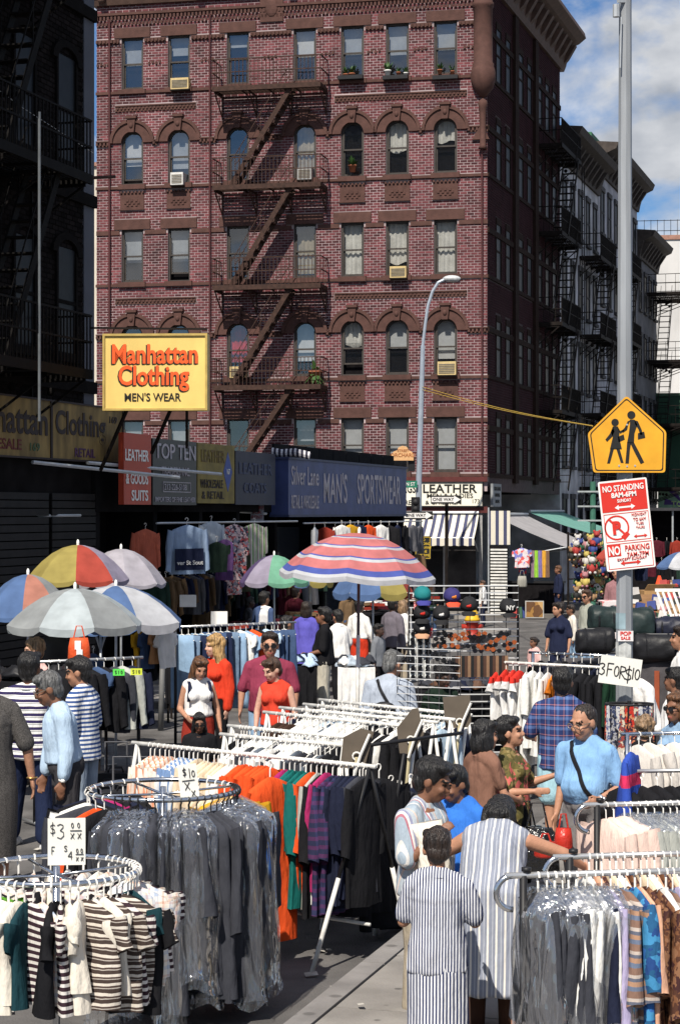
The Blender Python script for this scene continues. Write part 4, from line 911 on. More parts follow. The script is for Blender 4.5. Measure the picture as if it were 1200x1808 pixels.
def person(label, px, ytop, Y, rz=0, skin='tan', hair=('short','black'), top=None, bottom=None, shoes=SHOE_B, armR=AD, armL=ADL,
           lean=0, head=(0,0), build=1.0, fem=False, h=None, hem=.86, skirt=.5, belly=0, legs=((0,0),(0,0)), glasses=None, vs=None, z0=0.0, extra=None, group=None):
    PN[0] += 1; seed = PN[0]; rnd = random.Random(seed)
    hz = H-(ytop-904)*Y/F
    h = h or (hz-z0)/1.0
    hs = 1.11+.35*max(0, build-1)                      # heads do not shrink with a stocky build
    k = h/(1.50+.249*hs); vs = (vs or (.0105 if Y < 19 else .013 if Y < 26 else .017))/k
    root = T('person', label, 'person', (( px-600)/F*Y, Y, z0), R(rz), group)
    Lm = rx(lean); hip = V((0,0,.93))
    def U(p): return hip + Lm@(V(p)-hip)
    Hm = Lm@rzm(head[0])@rx(head[1]); nk = U((0,.005,1.50)); ho = nk + Hm@V((0,-.02,.113*hs))
    b = MB(); B = build; w = .92 if fem else 1.0
    def el(bb, c, r, up=True): bb.sph(U(c) if up else V(c), r, 12, 8, Lm if up else None)
    el(b, (0,0,.95), (.16*B,.115*B,.12), False); el(b, (0,-.01-belly/2,1.10), (.145*B,.105*B+belly,.17)); el(b, (0,.005,1.29), (.17*B*w,.112*B,.18))
    cap(b, U((-.13*B*w,.01,1.385)), U((.13*B*w,.01,1.385)), .058*B, .058*B)
    for s in (-1, 1): cap(b, U((s*.02,.02,1.46)), U((s*.14*B*w,.01,1.395)), .045, .05)
    cap(b, U((0,.015,1.40)), nk+Hm@V((0,.0,.07)), .062, .054)
    if fem:
        for s in (-1, 1): el(b, (s*.075,-.095,1.27), (.07,.06,.07))
    hd = lambda c: ho+Hm@(V(c)*hs)
    for c, r in (((0,.012,.022),(.076,.094,.098)), ((0,-.022,-.035),(.062,.074,.085)), ((0,-.052,-.083),(.038,.038,.034)), ((-.078,.012,-.012),(.012,.026,.034)), ((.078,.012,-.012),(.012,.026,.034)),
                 ((-.03,-.08,.026),(.028,.016,.011)), ((.03,-.08,.026),(.028,.016,.011)), ((0,-.083,-.068),(.028,.018,.012)), ((-.04,-.07,-.03),(.02,.02,.02)), ((.04,-.07,-.03),(.02,.02,.02))):
        b.sph(hd(c), V(r)*hs, 12, 8, Hm)
    cap(b, hd((0,-.086,.012)), hd((0,-.106,-.028)), .010, .0155)
    J = {}
    for s, (u, f) in ((-1, armR), (1, armL)):
        S = U((s*.172*B*w,.01,1.375)); e = S + (V(u).normalized())*.285; d = V(f).normalized(); W = e + d*.25
        cap(b, S, e, .050*B**.5, .040*B**.5); cap(b, e, W, .042*B**.5, .027)
        pn = d.cross(V((1,0,0))); pn = (V((-s,0,0)) - d*V((-s,0,0)).dot(d))
        pn = pn.normalized() if pn.length > .2 else V((0,0,-1)); a = d.cross(pn).normalized()
        if a.y > 0: a = -a                       # thumb side points forward
        pm = Matrix((a, pn, d)).transposed(); b.sph(W+d*.045, (.040,.019,.052), 10, 7, pm)
        for i, (o, L) in enumerate(((.030,.066),(.011,.076),(-.009,.072),(-.028,.056))):
            r0 = W+d*.085+a*o; m = r0+d*(L*.55)+pn*.008; t = m+d*(L*.38)+pn*(L*.28); cap(b, r0-d*.02, m, .0092, .0088, 7); cap(b, m, t, .0088, .0075, 7)
        r0 = W+d*.02+a*.030; m = r0+d*.035+a*.026; cap(b, r0, m, .013, .011, 7); cap(b, m, m+d*.032+pn*.008, .010, .008, 7)
        J['S%d'%s], J['E%d'%s], J['W%d'%s] = S, e, W
    ft = []
    for i, s in enumerate((-1, 1)):
        ox, oy = legs[i]; hp = V((s*.09*B,.0,.91)); an = V((s*.10*B+ox, .025+oy, .085)); kn = hp.lerp(an, .5)+V((s*.005,-.02-abs(oy)*.25,.01))
        cap(b, hp, kn, .088*B, .056*B**.5); cap(b, kn, an, .058*B**.5, .036); cap(b, an, an+V((0,-.005,-.05)), .036, .034)
        b.sph(an+V((0,-.07,-.055)), (.042,.12,.032), 10, 7); ft.append((hp, kn, an))
    sk = Matrix.Scale(k, 4)
    me = remeshed(b, vs)
    me.materials.clear(); hm = HAIR[hair[1]]
    for m in (SKIN[skin], EYE, hm, LIP): me.materials.append(m)
    n = len(me.polygons); cen = np.empty(n*3); me.polygons.foreach_get('center', cen); cen = cen.reshape(-1, 3)
    q = (cen-np.array(ho))@np.array(Hm)/hs; x, y, z = q[:,0], q[:,1], q[:,2]; mi = np.zeros(n, dtype=np.int32); fr = (y < -.05)
    mi[fr & (((np.abs(x)-.031)/.016)**2 + ((z-.004)/.0085)**2 < 1)] = 1
    mi[fr & (np.abs(x) > .014) & (np.abs(x) < .05) & (np.abs(z-.024) < .0075)] = 2
    mi[fr & (np.abs(x) < .025) & (np.abs(z+.066) < .0085)] = 3
    me.polygons.foreach_set('material_index', mi); me.transform(sk); ob('body', me, root)
    # hair
    st, hc = hair
    if st != 'bald':
        b = MB()
        add = lambda c, r: b.sph(hd(c), V(r)*hs, 12, 8, Hm)
        if st == 'buzz': add((0,.024,.034), (.0795,.0915,.092)); add((0,.05,-.02), (.07,.056,.06))
        else: add((0,.026,.038), (.087,.100,.098)); add((0,.058,-.025), (.074,.056,.075)); add((-.03,-.03,.09), (.055,.05,.035)); add((.03,-.03,.09), (.055,.05,.035))
        if st in ('bob', 'long', 'wavy'):
            for s in (-1, 1): add((s*.068,.025,-.05), (.028,.07,.10))
            add((0,.075,-.06), (.082,.045,.10)); add((0,.045,-.035), (.084,.078,.10))
        if st in ('long', 'wavy'):
            for s in (-1, 1): add((s*.07,.035,-.15), (.036,.055,.12))
            add((0,.085,-.16), (.09,.045,.14))
        if st in ('wavy', 'curly', 'bouffant'):
            for i in range(46):
                a, c = rnd.uniform(0, 6.28), rnd.uniform(-.35, 1)
                p = (.083*math.cos(a)*math.sqrt(1-c*c), .03+.095*math.sin(a)*math.sqrt(1-c*c), .035+.10*c)
                if p[1] > -.05 or p[2] > .075: b.sph(hd(p), rnd.uniform(.018,.034), 7, 5)
        if st == 'tied': add((0,.135,.03), (.04,.045,.04)); add((0,.12,.05), (.03,.03,.03))
        if st == 'up':
            for i in range(26): a = rnd.uniform(0, 6.28); b.sph(hd((.05*math.cos(a), .07+.05*math.sin(a), .07+rnd.uniform(-.02,.05))), rnd.uniform(.018,.03), 7, 5)
        hme = remeshed(b, vs, 2); ripple(hme, .006, seed, 55, 14); hme.materials.append(hm); hme.transform(sk); ob('hair', hme, root)
    # clothes
    def sleeve(bb, s, f, o):
        S, e, W = J['S%d'%s], J['E%d'%s], J['W%d'%s]; q = .050*B**.5+o
        el(bb, (s*.145*B*w,.01,1.372), (.066*B,.064*B,.062))
        if f <= 1: cap(bb, S, S.lerp(e, f*.93), q+.002, q+.006, 10)
        else: cap(bb, S, e, q+.006, q, 10); cap(bb, e, e.lerp(W, f-1), q-.002, .045+o*.6, 10)
    def torso(bb, hem, o, flare=0.0):
        el(bb, (0,.005,1.29), (.17*B*w+o,.112*B+o,.165)); cap(bb, U((-.12*B*w,.01,1.38)), U((.12*B*w,.01,1.38)), .058*B+o*.8, .058*B+o*.8); el(bb, (0,.03,1.425), (.085,.062,.05)); [cap(bb, U((s*.03,.02,1.445)), U((s*.13*B*w,.01,1.39)), .056+o*.9, .060+o*.8) for s in (-1,1)]; el(bb, (0,-.01-belly/2,1.10), (.145*B+o,.105*B+o+belly,.17))
        if fem:
            for s in (-1, 1): el(bb, (s*.075,-.095,1.27), (.075+o*.5,.06+o,.078))
        lo = []
        for z, a, c in ((1.35,.15*B*w,.095*B), (1.25,.168*B*w,.112*B), (1.10,(.15 if fem else .16)*B,.115*B+belly*.8), (.95,.168*B+flare*.5,.125*B+belly*.4+flare*.4), (hem,.172*B+flare,.13*B+flare*.8)):
            if z < hem-.001: continue
            up = z > .93; cy = -belly*.5 if 1.0 < z < 1.2 else 0
            ring = [V(((a+o)*math.cos(2*math.pi*i/20), cy+(c+o)*math.sin(2*math.pi*i/20), z)) for i in range(20)]
            lo.append([U(p) if up else p for p in ring])
        bb.loft(lo)
    def cloth(bb, name, mat, amp, kx=13, kz=4):
        m = remeshed(bb, vs*1.12, 4); ripple(m, amp, seed+hash(name) % 7 if False else seed, kx, kz); m.materials.append(mat); m.transform(sk); return ob(name, m, root)
    if bottom:
        kind, mat = bottom; b = MB()
        if kind in ('trousers', 'shorts'):
            b.sph((0,0,.96), (.165*B+.018,.12*B+.018,.13), 14, 9)
            for hp, kn, an in ft:
                if kind == 'shorts': cap(b, hp, hp.lerp(kn, .86), .10*B, .105*B, 12)
                else: cap(b, hp, kn, .098*B, .074*B, 12); cap(b, kn, an+V((0,0,.045)), .074*B, .066*B**.5, 12)
            if kind == 'trousers': b.sph((0,0,1.02), (.150*B+.012,.108*B+.012+belly*.5,.06), 14, 9)
        else:
            lo = []
            for z, a, c in ((1.06,.150*B,.11*B), (.95,.180*B,.135*B), (.80,.195*B,.15*B), (skirt,.190*B+(.0 if kind == 'skirt' else .06),.155*B+.0)):
                lo.append([V((a*math.cos(2*math.pi*i/24), c*math.sin(2*math.pi*i/24), z)) for i in range(24)])
            b.loft(lo)
        cloth(b, kind, mat, .013, 12, 4)
    if top:
        kind, mat, sl = top; b = MB()
        if kind == 'dress': torso(b, skirt, .020, .05)
        else: torso(b, hem, .015, .012 if hem < .93 else 0)
        if sl:
            for s in (-1, 1): sleeve(b, s, sl, .011)
        cloth(b, kind, mat, .014, 17, 4.5)
        if sl or kind in ('blouse', 'dress'):
            c = MB(); lo = []
            for z, r in ((1.43,.088),(1.478,.070)): lo.append([U((r*1.05*math.cos(2*math.pi*i/16), .012+r*math.sin(2*math.pi*i/16), z+(.012*math.sin(2*math.pi*i/16)))) for i in range(16)])
            c.loft(lo, caps=False); m = c.mesh('collar', mat, True); m.transform(sk); ob('collar', m, root)
    if ft and (not bottom or bottom[0] != 'none') and shoes:
        b = MB()
        for hp, kn, an in ft:
            b.sph(an+V((0,-.07,-.048)), (.050,.132,.042), 12, 8); b.sph(an+V((0,.0,-.03)), (.046,.055,.045), 10, 7); b.box(an.x-.045, an.x+.045, an.y-.19, an.y+.04, .0, .022)
        m = remeshed(b, vs*1.1, 3); m.materials.append(shoes); m.transform(sk); ob('shoes', m, root)
    if glasses:
        b = MB(); g = MB()
        for s in (-1, 1):
            rim = [hd((s*.033+.025*math.cos(2*math.pi*i/12), -.104+.004*math.cos(2*math.pi*i/12)*s, .002+.019*math.sin(2*math.pi*i/12))) for i in range(12)]
            if glasses == 'sun': g.add(rim, [tuple(range(12))])
            b.tube(rim, .0028, 5, closed=True); b.bar(hd((s*.058,-.10,.006)), hd((s*.083,.02,.004)), .005)
        b.bar(hd((-.009,-.107,.006)), hd((.009,-.107,.006)), .005)
        b2 = MB(); b2.v, b2.f, b2.mi = b.v+g.v, b.f+[[i+len(b.v) for i in f] for f in g.f], []
        m = b2.mesh('glasses', BLACK if glasses == 'sun' else M('wire_frame', (.30,.25,.20), .3, metal=.6)); m.transform(sk); ob('glasses', m, root)
    if extra: extra(root, k, J, U, hd)
    return root
def add_bits(fn):
    def run(root, k, J, U, hd):
        for nm, b, m in fn(J, U, hd): me = b.mesh(nm, m, True); me.transform(Matrix.Scale(k, 4)); ob(nm, me, root)
    return run
def watch(s, m=None):
    def fn(J, U, hd):
        e, W = J['E%d'%s], J['W%d'%s]; d = (W-e).normalized(); return [('wristwatch', MB().cyl(W-d*.03, W-d*.008, .034, .033, 10).cyl(W-d*.03+V((s*.03,0,0)), W-d*.005+V((s*.034,0,0)), .02, .02, 8), m or WHITE)]
    return add_bits(fn)
def strap(front=True, bag=None, side=1, mat=None):
    """band across the chest or back, laid on the clothes, with an optional bag"""
    mat = mat or BLACK
    from mathutils.bvhtree import BVHTree
    def run(root, k, J, U, hd):
        sh = [o for o in root.children if o.name.split('.')[0] in ('shirt','t_shirt','dress','jacket')][0].data
        bv = BVHTree.FromPolygons([v.co for v in sh.vertices], [tuple(p.vertices) for p in sh.polygons]); sg = -1 if front else 1
        pts = []
        for i in range(15):
            f = i/14; p = U((side*(-.12+.31*f), 0, 1.46-.50*f))*k; h = bv.ray_cast(p+V((0,sg*.8,0)), V((0,-sg,0)))[0]
            pts.append((h if h else p+V((0,sg*.1,0)))+V((0,sg*.008,0)))
        b = MB()
        for p, q in zip(pts, pts[1:]): b.bar(p, q, .032, .012, (0,1,0))
        ob('strap', b.mesh('strap', mat), root)
        if bag:
            p = U(bag[0])*k; h = bv.ray_cast(p+V((0,sg*.9,0)), V((0,-sg,0)))[0] if abs(bag[0][0]) < .15 else None
            bb = MB(); bb.sph((h if h else p)+V((0,sg*.02,0)), V(bag[1])*k, 14, 9); ob('shoulder_bag', bb.mesh('shoulder_bag', mat, True), root)
    return run
def belt(m=BLACK):
    def fn(J, U, hd):
        return [('belt', MB().loft([[V((.178*math.cos(2*math.pi*i/20), .138*math.sin(2*math.pi*i/20), z)) for i in range(20)] for z in (1.0, 1.035)], caps=False), m)]
    return add_bits(fn)
def many(*fs):
    def run(*a):
        for f in fs: f(*a)
    return run
c = Mcloth
DENIM = c('blue_denim', (.045,.075,.15)); DDENIM = c('dark_denim', (.014,.020,.048)); LDENIM = c('pale_denim', (.22,.33,.47)); KHAKI = c('khaki', (.34,.29,.22)); CHAR = c('charcoal_cloth', (.045,.043,.048)); GREYT = c('grey_trousers', (.17,.16,.16))
BLK = c('black_cloth', (.012,.012,.014)); WHT = c('white_cloth', (.72,.71,.70)); NAVYC = c('navy_cloth', (.016,.020,.045)); REDC = c('red_orange_cloth', (.55,.045,.02)); PALEB = c('pale_blue_shirt', (.40,.52,.66))
PIN = Mpat('navy_pinstripe', 'x', .0165, [(0,(.62,.63,.66)),(.5,(.03,.04,.10))], wob=.004); PINR = Mpat('navy_pinstripe_skirt', 'x', .019, [(0,(.62,.63,.66)),(.5,(.03,.04,.10))], wob=.003)
WIDE = Mpat('grey_white_stripe', 'x', .052, [(0,(.66,.63,.58)),(.22,(.22,.24,.30)),(.5,(.36,.38,.43)),(.62,(.22,.24,.30))], wob=.004)
NAVW = Mpat('navy_white_hoops', 'z', .066, [(0,(.68,.67,.66)),(.34,(.24,.26,.26)),(.46,(.68,.67,.66)),(.58,(.028,.022,.075))], wob=.008)
BLUW = Mpat('blue_white_hoops', 'z', .042, [(0,(.70,.70,.70)),(.5,(.04,.085,.24))], wob=.006)
MULTI = Mpat('multi_stripe_shirt', 'x', .17, [(0,(.30,.36,.42)),(.25,(.60,.58,.56)),(.32,(.30,.36,.42)),(.5,(.36,.14,.18)),(.55,(.62,.60,.58)),(.62,(.24,.25,.36)),(.7,(.36,.40,.44)),(.85,(.55,.42,.36)),(.9,(.33,.38,.42))], wob=.012)
PLAID = Mpat('blue_red_plaid', 'x', .088, [(0,(.02,.035,.12)),(.35,(.07,.13,.30)),(.62,(.02,.03,.10)),(.80,(.45,.20,.18)),(.86,(.02,.03,.10))], axis2='z', bands2=[(0,(.02,.03,.10)),(.4,(.10,.16,.34)),(.7,(.02,.025,.08)),(.84,(.50,.20,.17)),(.91,(.03,.03,.10))], period2=.095)
FLORAL = Mprint('olive_floral', [(.11,.09,.03),(.16,.12,.045),(.08,.07,.03),(.50,.11,.10),(.13,.11,.04),(.22,.17,.07),(.09,.08,.03)], 24)
TWEED = M('grey_speckle', (.07,.065,.062), .9, .7, 120, .2)
prs = person
# near right
prs('woman in navy and white pinstripe suit standing with her back turned', 772, 1458, 11.3, 172, 'olive', ('short','dark'), ('jacket',PIN,.86), ('skirt',PINR), armR=((-.3,-.25,-1),(.1,-1,-.1)), armL=((.25,-.2,-1),(-.2,-1,.0)), build=1.12, fem=True, hem=.78, skirt=.30, head=(10,14), vs=.0085)
prs('woman in grey and white wide striped sleeveless dress bending forward over a rack', 868, 1416, 12.1, 168, 'tan', ('bob','black'), ('dress',WIDE,0), None, armR=((-.85,-.4,-.35),(-.5,-.85,-.5)), armL=((.75,-.35,-.5),(.3,-1,-.3)), lean=30, head=(0,48), build=1.25, fem=True, h=1.66, skirt=.36, extra=add_bits(lambda J,U,hd: [('leggings', MB().cyl((-.1,.02,.05),(-.1,0,.5),.05,.07,12).cyl((.1,.02,.05),(.1,0,.5),.05,.07,12), c('brown_tights', (.06,.03,.02)))]))
prs('man in grey multi-striped shirt and khaki trousers looking down at a white garment', 748, 1330, 12.6, 58, 'brown', ('short','black'), ('shirt',MULTI,.95), ('trousers',KHAKI), armR=((-.25,-.1,-1),(.30,-.75,.75)), armL=((.2,-.1,-1),(-.6,-1,.35)), build=1.14, head=(18,22), belly=.03, hem=.88)
prs('boy in bright blue jersey peering past the man in the striped shirt', 810, 1346, 13.4, -35, 'brown', ('short','black'), ('jersey',c('bright_blue', (.035,.15,.52)),.6), ('trousers',DDENIM), head=(-18,18))
prs('woman with black bob in brown T-shirt seen from behind', 852, 1268, 15.9, 135, 'tan', ('bob','black'), ('t_shirt',c('brown_tee', (.20,.105,.075)),.7), ('trousers',LDENIM), build=.84, fem=True, head=(-22,4), armR=((-.3,-.2,-1),(.2,-1,-.3)), armL=((.25,-.3,-1),(.1,-1,.0)), hem=.95)
prs('woman in olive and pink floral top gesturing with open hands', 900, 1262, 16.3, 68, 'tan', ('short','black'), ('blouse',FLORAL,.85), ('skirt',BLK), build=1.22, fem=True, armR=((-.25,-.25,-1),(.0,-1,.1)), armL=((.3,-.45,-.9),(.15,-1,.35)), head=(8,-6), hem=.72, skirt=.25)
prs('man in blue and red plaid shirt and pale blue shorts with his back turned', 992, 1175, 19.0, 172, 'tan', ('short','black'), ('shirt',PLAID,.9), ('shorts',c('pale_blue_shorts', (.34,.54,.62))), armR=((-.3,0,-1),(.3,-1,.1)), armL=((.45,-.05,-1),(-.1,-1,-.2)), build=1.22, hem=.80)
prs('man in light blue T-shirt with glasses and a black shoulder strap', 1036, 1238, 15.7, -38, 'tan', ('buzz','dark'), ('t_shirt',c('sky_blue_tee', (.20,.36,.58)),.9), ('trousers',GREYT), build=1.13, belly=.05, head=(-12,14), glasses='clear', hem=.98, armR=((-.2,.05,-1),(-.02,-.35,-1)), armL=((.35,.15,-1),(-.35,-1,-.35)), extra=many(strap(True, ((.20,-.06,.98),(.07,.07,.10)), 1), belt(c('brown_belt', (.06,.03,.02))), watch(1, M('silver', (.6,.6,.62), .3, metal=.8))))
prs('person with bouffant light brown hair behind the white blouse rack', 1138, 1262, 17.6, 175, 'tan', ('bouffant','sandy'), ('blouse',BLK,.8), ('skirt',BLK), fem=True)
prs('woman with long dark hair in a pale denim shirt at the right photo edge', 1196, 1222, 17.4, -55, 'brown', ('wavy','auburn'), ('shirt',LDENIM,1.9), ('trousers',DENIM), fem=True, glasses='sun')
prs('person in white long-sleeved shirt with a brown strap at the right photo edge', 1192, 1176, 20.2, -120, 'brown', ('short','black'), ('shirt',WHT,1.9), ('trousers',WHT), armR=((-.3,-.3,-.8),(.1,-1,-.3)), extra=strap(False, None, -1, c('brown_strap', (.12,.04,.03))))
prs('person in white T-shirt farther back at the right photo edge', 1204, 1102, 23.5, -100, 'olive', ('short','dark'), ('t_shirt',WHT,.9), ('trousers',DENIM))
prs('stooping person in white top behind the 3 for 10 dollar card', 1146, 1160, 22.4, -60, 'brown', ('short','dark'), ('shirt',WHT,1.8), ('trousers',CHAR), lean=22, head=(0,20), h=1.66)
# left
prs('man in navy and white hooped T-shirt and dark jeans with his back turned', 52, 1148, 19.2, 170, 'brown', ('short','black'), ('t_shirt',NAVW,.9), ('trousers',DDENIM), SHOE_W, armR=((-.1,-.1,-1),(.1,-.8,-.6)), armL=((.12,-.1,-1),(0,-.8,-.6)), build=1.2, hem=.82, legs=((-.05,.05),(.06,-.08)))
prs('grey-haired man in pale blue shirt and charcoal trousers in profile', 117, 1178, 17.6, -75, 'brown', ('short','saltgrey'), ('shirt',PALEB,1.75), ('trousers',CHAR), armR=((-.1,-.12,-1),(0,-.25,-1)), armL=((.12,.10,-1),(.05,-.12,-1)), lean=9, head=(-8,14), build=1.1, hem=1.0, glasses='clear', extra=many(watch(1), belt()))
prs('young man in blue and white hooped T-shirt behind the grey-haired man', 146, 1156, 19.4, -110, 'olive', ('short','black'), ('t_shirt',BLUW,.9), ('trousers',c('faded_jeans', (.30,.36,.44))), head=(14,12), build=1.12, hem=.80)
prs('woman in grey speckled suit at the left photo edge with a bracelet', -22, 1156, 16.6, -165, 'tan', ('short','black'), ('blouse',TWEED,.95), ('skirt',TWEED), build=1.12, fem=True, hem=.8, skirt=.3, armR=((-.42,.0,-1),(-.16,-.15,-1)), armL=((.1,0,-1),(.05,-.1,-1)), extra=add_bits(lambda J,U,hd: [('bracelet', MB().tube([J['W-1']+V((.038*math.cos(a*.63),.034*math.sin(a*.63),.01)) for a in range(10)], .005, 5, True), M('gold', (.7,.45,.15), .3, metal=.9))]))
prs('blond woman in pale pink top under the striped umbrellas', 63, 1106, 23.6, -40, 'pale', ('curly','sandy'), ('t_shirt',c('pale_pink', (.62,.38,.36)),.9), ('trousers',DENIM), fem=True, head=(-30,4), h=1.75)
prs('woman with long brown hair in white sleeveless blouse and red skirt', 350, 1155, 22.6, 12, 'tan', ('long','auburn'), ('blouse',WHT,0), ('skirt',c('dark_red_skirt', (.26,.03,.02))), fem=True, head=(10,24), armR=((-.25,.05,-1),(.25,-.9,-.35)), armL=((.3,0,-1),(.1,-.4,-1)), hem=1.02, skirt=.4, extra=add_bits(lambda J,U,hd: [('rucksack_strap', MB().bar(U((s*.125,-.135,1.42)), U((s*.14,-.155,1.2)), .035, .02).bar(U((s*.125,-.135,1.42)), U((s*.12,.1,1.46)), .035, .02), NAVYC) for s in (-1,1)]))
prs('blond woman in red long-sleeved top looking left', 381, 1112, 24.6, -35, 'pale', ('wavy','blond'), ('top',REDC,1.95), ('trousers',BLK), fem=True, head=(-30,2), hem=.96, build=1.02, h=1.73)
prs('big man in maroon polo shirt and sunglasses', 476, 1105, 23.6, -8, 'tan', ('short','dark'), ('polo_shirt',c('maroon', (.21,.035,.065)),.95), ('trousers',LDENIM), build=1.36, belly=.06, head=(12,4), glasses='sun', hem=.86, armR=((-.35,.0,-1),(-.05,-.25,-1)), armL=((.25,0,-1),(0,-.2,-1)), h=1.84)
prs('woman with cropped brown hair in red sleeveless blouse looking down', 487, 1158, 22.3, -15, 'pale', ('short','brown'), ('blouse',c('coral_red', (.58,.055,.03)),0), ('trousers',DENIM), fem=True, head=(-35,20), hem=.93, build=1.08, armR=((-.25,-.05,-1),(.05,-.4,-1)), armL=((.25,0,-1),(0,-.3,-1)))
prs('child with long black hair and sunglasses in front of the woman in white', 352, 1256, 20.0, 0, 'brown', ('long','black'), ('t_shirt',BLK,.8), ('trousers',BLK), glasses='sun', head=(5,15), build=1.0)
prs('grey-haired man in pale grey shirt with a black shoulder bag, seen from behind', 684, 1145, 21.6, 165, 'tan', ('short','saltgrey'), ('shirt',c('pale_grey_shirt', (.34,.38,.45)),1.0), ('trousers',GREYT), build=1.3, lean=10, head=(-25,14), extra=strap(False, ((.0,.17,1.12),(.13,.05,.08)), -1))
prs('dark-haired young man in dark green behind the blank cards', 778, 1172, 21.9, 20, 'dark', ('short','black'), ('shirt',c('dark_green', (.012,.022,.016)),1.8), ('trousers',BLK), head=(15,20))
# middle distance
prs('man in black T-shirt and pale khaki trousers standing sideways', 572, 1070, 31.2, -95, 'brown', ('short','black'), ('t_shirt',BLK,.95), ('trousers',c('pale_khaki', (.46,.43,.36))), armR=((-.1,-.1,-1),(.2,-.9,-.5)), armL=((.1,-.05,-1),(-.1,-1,-.25)), build=1.15, belly=.03, hem=.86)
prs('woman in violet dress among the shoppers, back turned', 541, 1061, 34.5, 165, 'olive', ('bob','dark'), ('dress',c('violet', (.10,.09,.40)),1.6), None, fem=True, skirt=.5)
prs('man in navy and white shirt behind the jeans rack', 466, 1043, 38, 140, 'olive', ('short','black'), ('shirt',Mpat('navy_white_block','x',.6,[(0,(.05,.08,.17)),(.72,(.6,.6,.62))],wob=0),1.0), ('trousers',DENIM), build=1.1)
prs('person in pale blue shirt behind the right end of the jeans rack', 506, 1086, 31, 120, 'olive', ('short','black'), ('shirt',c('aqua_shirt', (.33,.50,.58)),1.0), ('trousers',DENIM))
prs('person in white T-shirt behind the man in black', 601, 1075, 33.5, -150, 'olive', ('short','black'), ('t_shirt',WHT,.9), ('trousers',BLK), lean=8)
prs('woman in white blouse and bright red trousers facing the shops', 634, 1058, 36.5, 150, 'brown', ('short','black'), ('blouse',WHT,1.95), ('trousers',REDC), fem=True, armR=((-.35,0,-1),(-.3,-.4,-1)), armL=((.3,0,-1),(.1,-.6,-.8)), hem=1.0)
prs('man in dusky grey jacket beside the cap grid', 693, 1054, 35.5, 140, 'dark', ('buzz','black'), ('jacket',c('dusky_grey', (.14,.125,.15)),1.9), ('trousers',BLK))
prs('person in white shirt beyond the man in the grey jacket', 711, 1058, 37.5, 130, 'tan', ('bob','sandy'), ('shirt',WHT,1.8), ('trousers',KHAKI), fem=True)
prs('person crouching in grey by the cloth table', 668, 1100, 33, 60, 'dark', ('short','black'), ('shirt',c('mid_grey', (.16,.17,.19)),1.5), ('trousers',BLK), h=1.4)
prs('woman in navy V-neck T-shirt with tied-up curly hair looking left', 986, 1062, 35.5, -30, 'tan', ('up','dark'), ('t_shirt',NAVYC,.95), ('trousers',NAVYC), fem=True, head=(-35,4), hem=.8, armR=((-.25,0,-1),(-.05,-.25,-1)), armL=((.25,0,-1),(0,-.3,-1)))
prs('small child in pink with a hair tie in front of the navy woman', 942, 1124, 34, -60, 'brown', ('tied','dark'), ('t_shirt',c('pale_pink', (.62,.38,.36)),.9), ('trousers',DENIM), build=1.1)
prs('man in grey-green open shirt and sunglasses', 1036, 1040, 38.5, -60, 'tan', ('short','brown'), ('shirt',c('sage_shirt', (.30,.31,.27)),1.3), ('trousers',LDENIM), head=(10,2), glasses='sun')
prs('person in cream jacket between the navy woman and the man in the grey-green shirt', 1012, 1066, 40, -80, 'brown', ('short','dark'), ('jacket',c('cream_jacket', (.62,.58,.52)),1.9), ('trousers',LDENIM), lean=6)
prs('person in navy overalls in the doorway under the awnings', 985, 998, 60, -80, 'brown', ('short','auburn'), ('shirt',NAVYC,1.9), ('trousers',NAVYC))
prs('vendor in white under the blue and white umbrella at the right photo edge', 1190, 997, 44, -60, 'brown', ('short','black'), ('t_shirt',WHT,.9), ('trousers',BLK), h=1.7)
prs('shopper in wine jacket near the shop fronts behind the violet dress woman', 522, 1034, 41.5, 150, 'olive', ('short','dark'), ('jacket',c('dim_wine', (.07,.012,.02)),1.9), ('trousers',BLK))
prs('shopper in tan shirt near the shop fronts under the navy box sign', 612, 1036, 43, -140, 'brown', ('bob','dark'), ('shirt',c('dim_tan', (.14,.09,.05)),1.0), ('trousers',DENIM), fem=True)
prs('shopper in grey top partly hidden left of the jeans rail people', 440, 1052, 40, 110, 'dark', ('short','black'), ('t_shirt',c('dim_grey', (.10,.10,.11)),1.0), ('trousers',BLK))
prs('shopper in green top in front of the corner shop window', 762, 1030, 52, 160, 'tan', ('long','brown'), ('t_shirt',c('dim_green', (.02,.04,.03)),.9), ('trousers',DENIM), fem=True)
prs('shopper in white shirt beside the corner shop shutter', 852, 1024, 56, -100, 'tan', ('short','brown'), ('shirt',WHT,1.0), ('trousers',NAVYC))
prs('vendor in dull pink behind the toy stall', 1088, 1000, 46, -20, 'olive', ('short','dark'), ('shirt',c('dull_pink', (.25,.13,.14)),1.8), ('trousers',BLK))
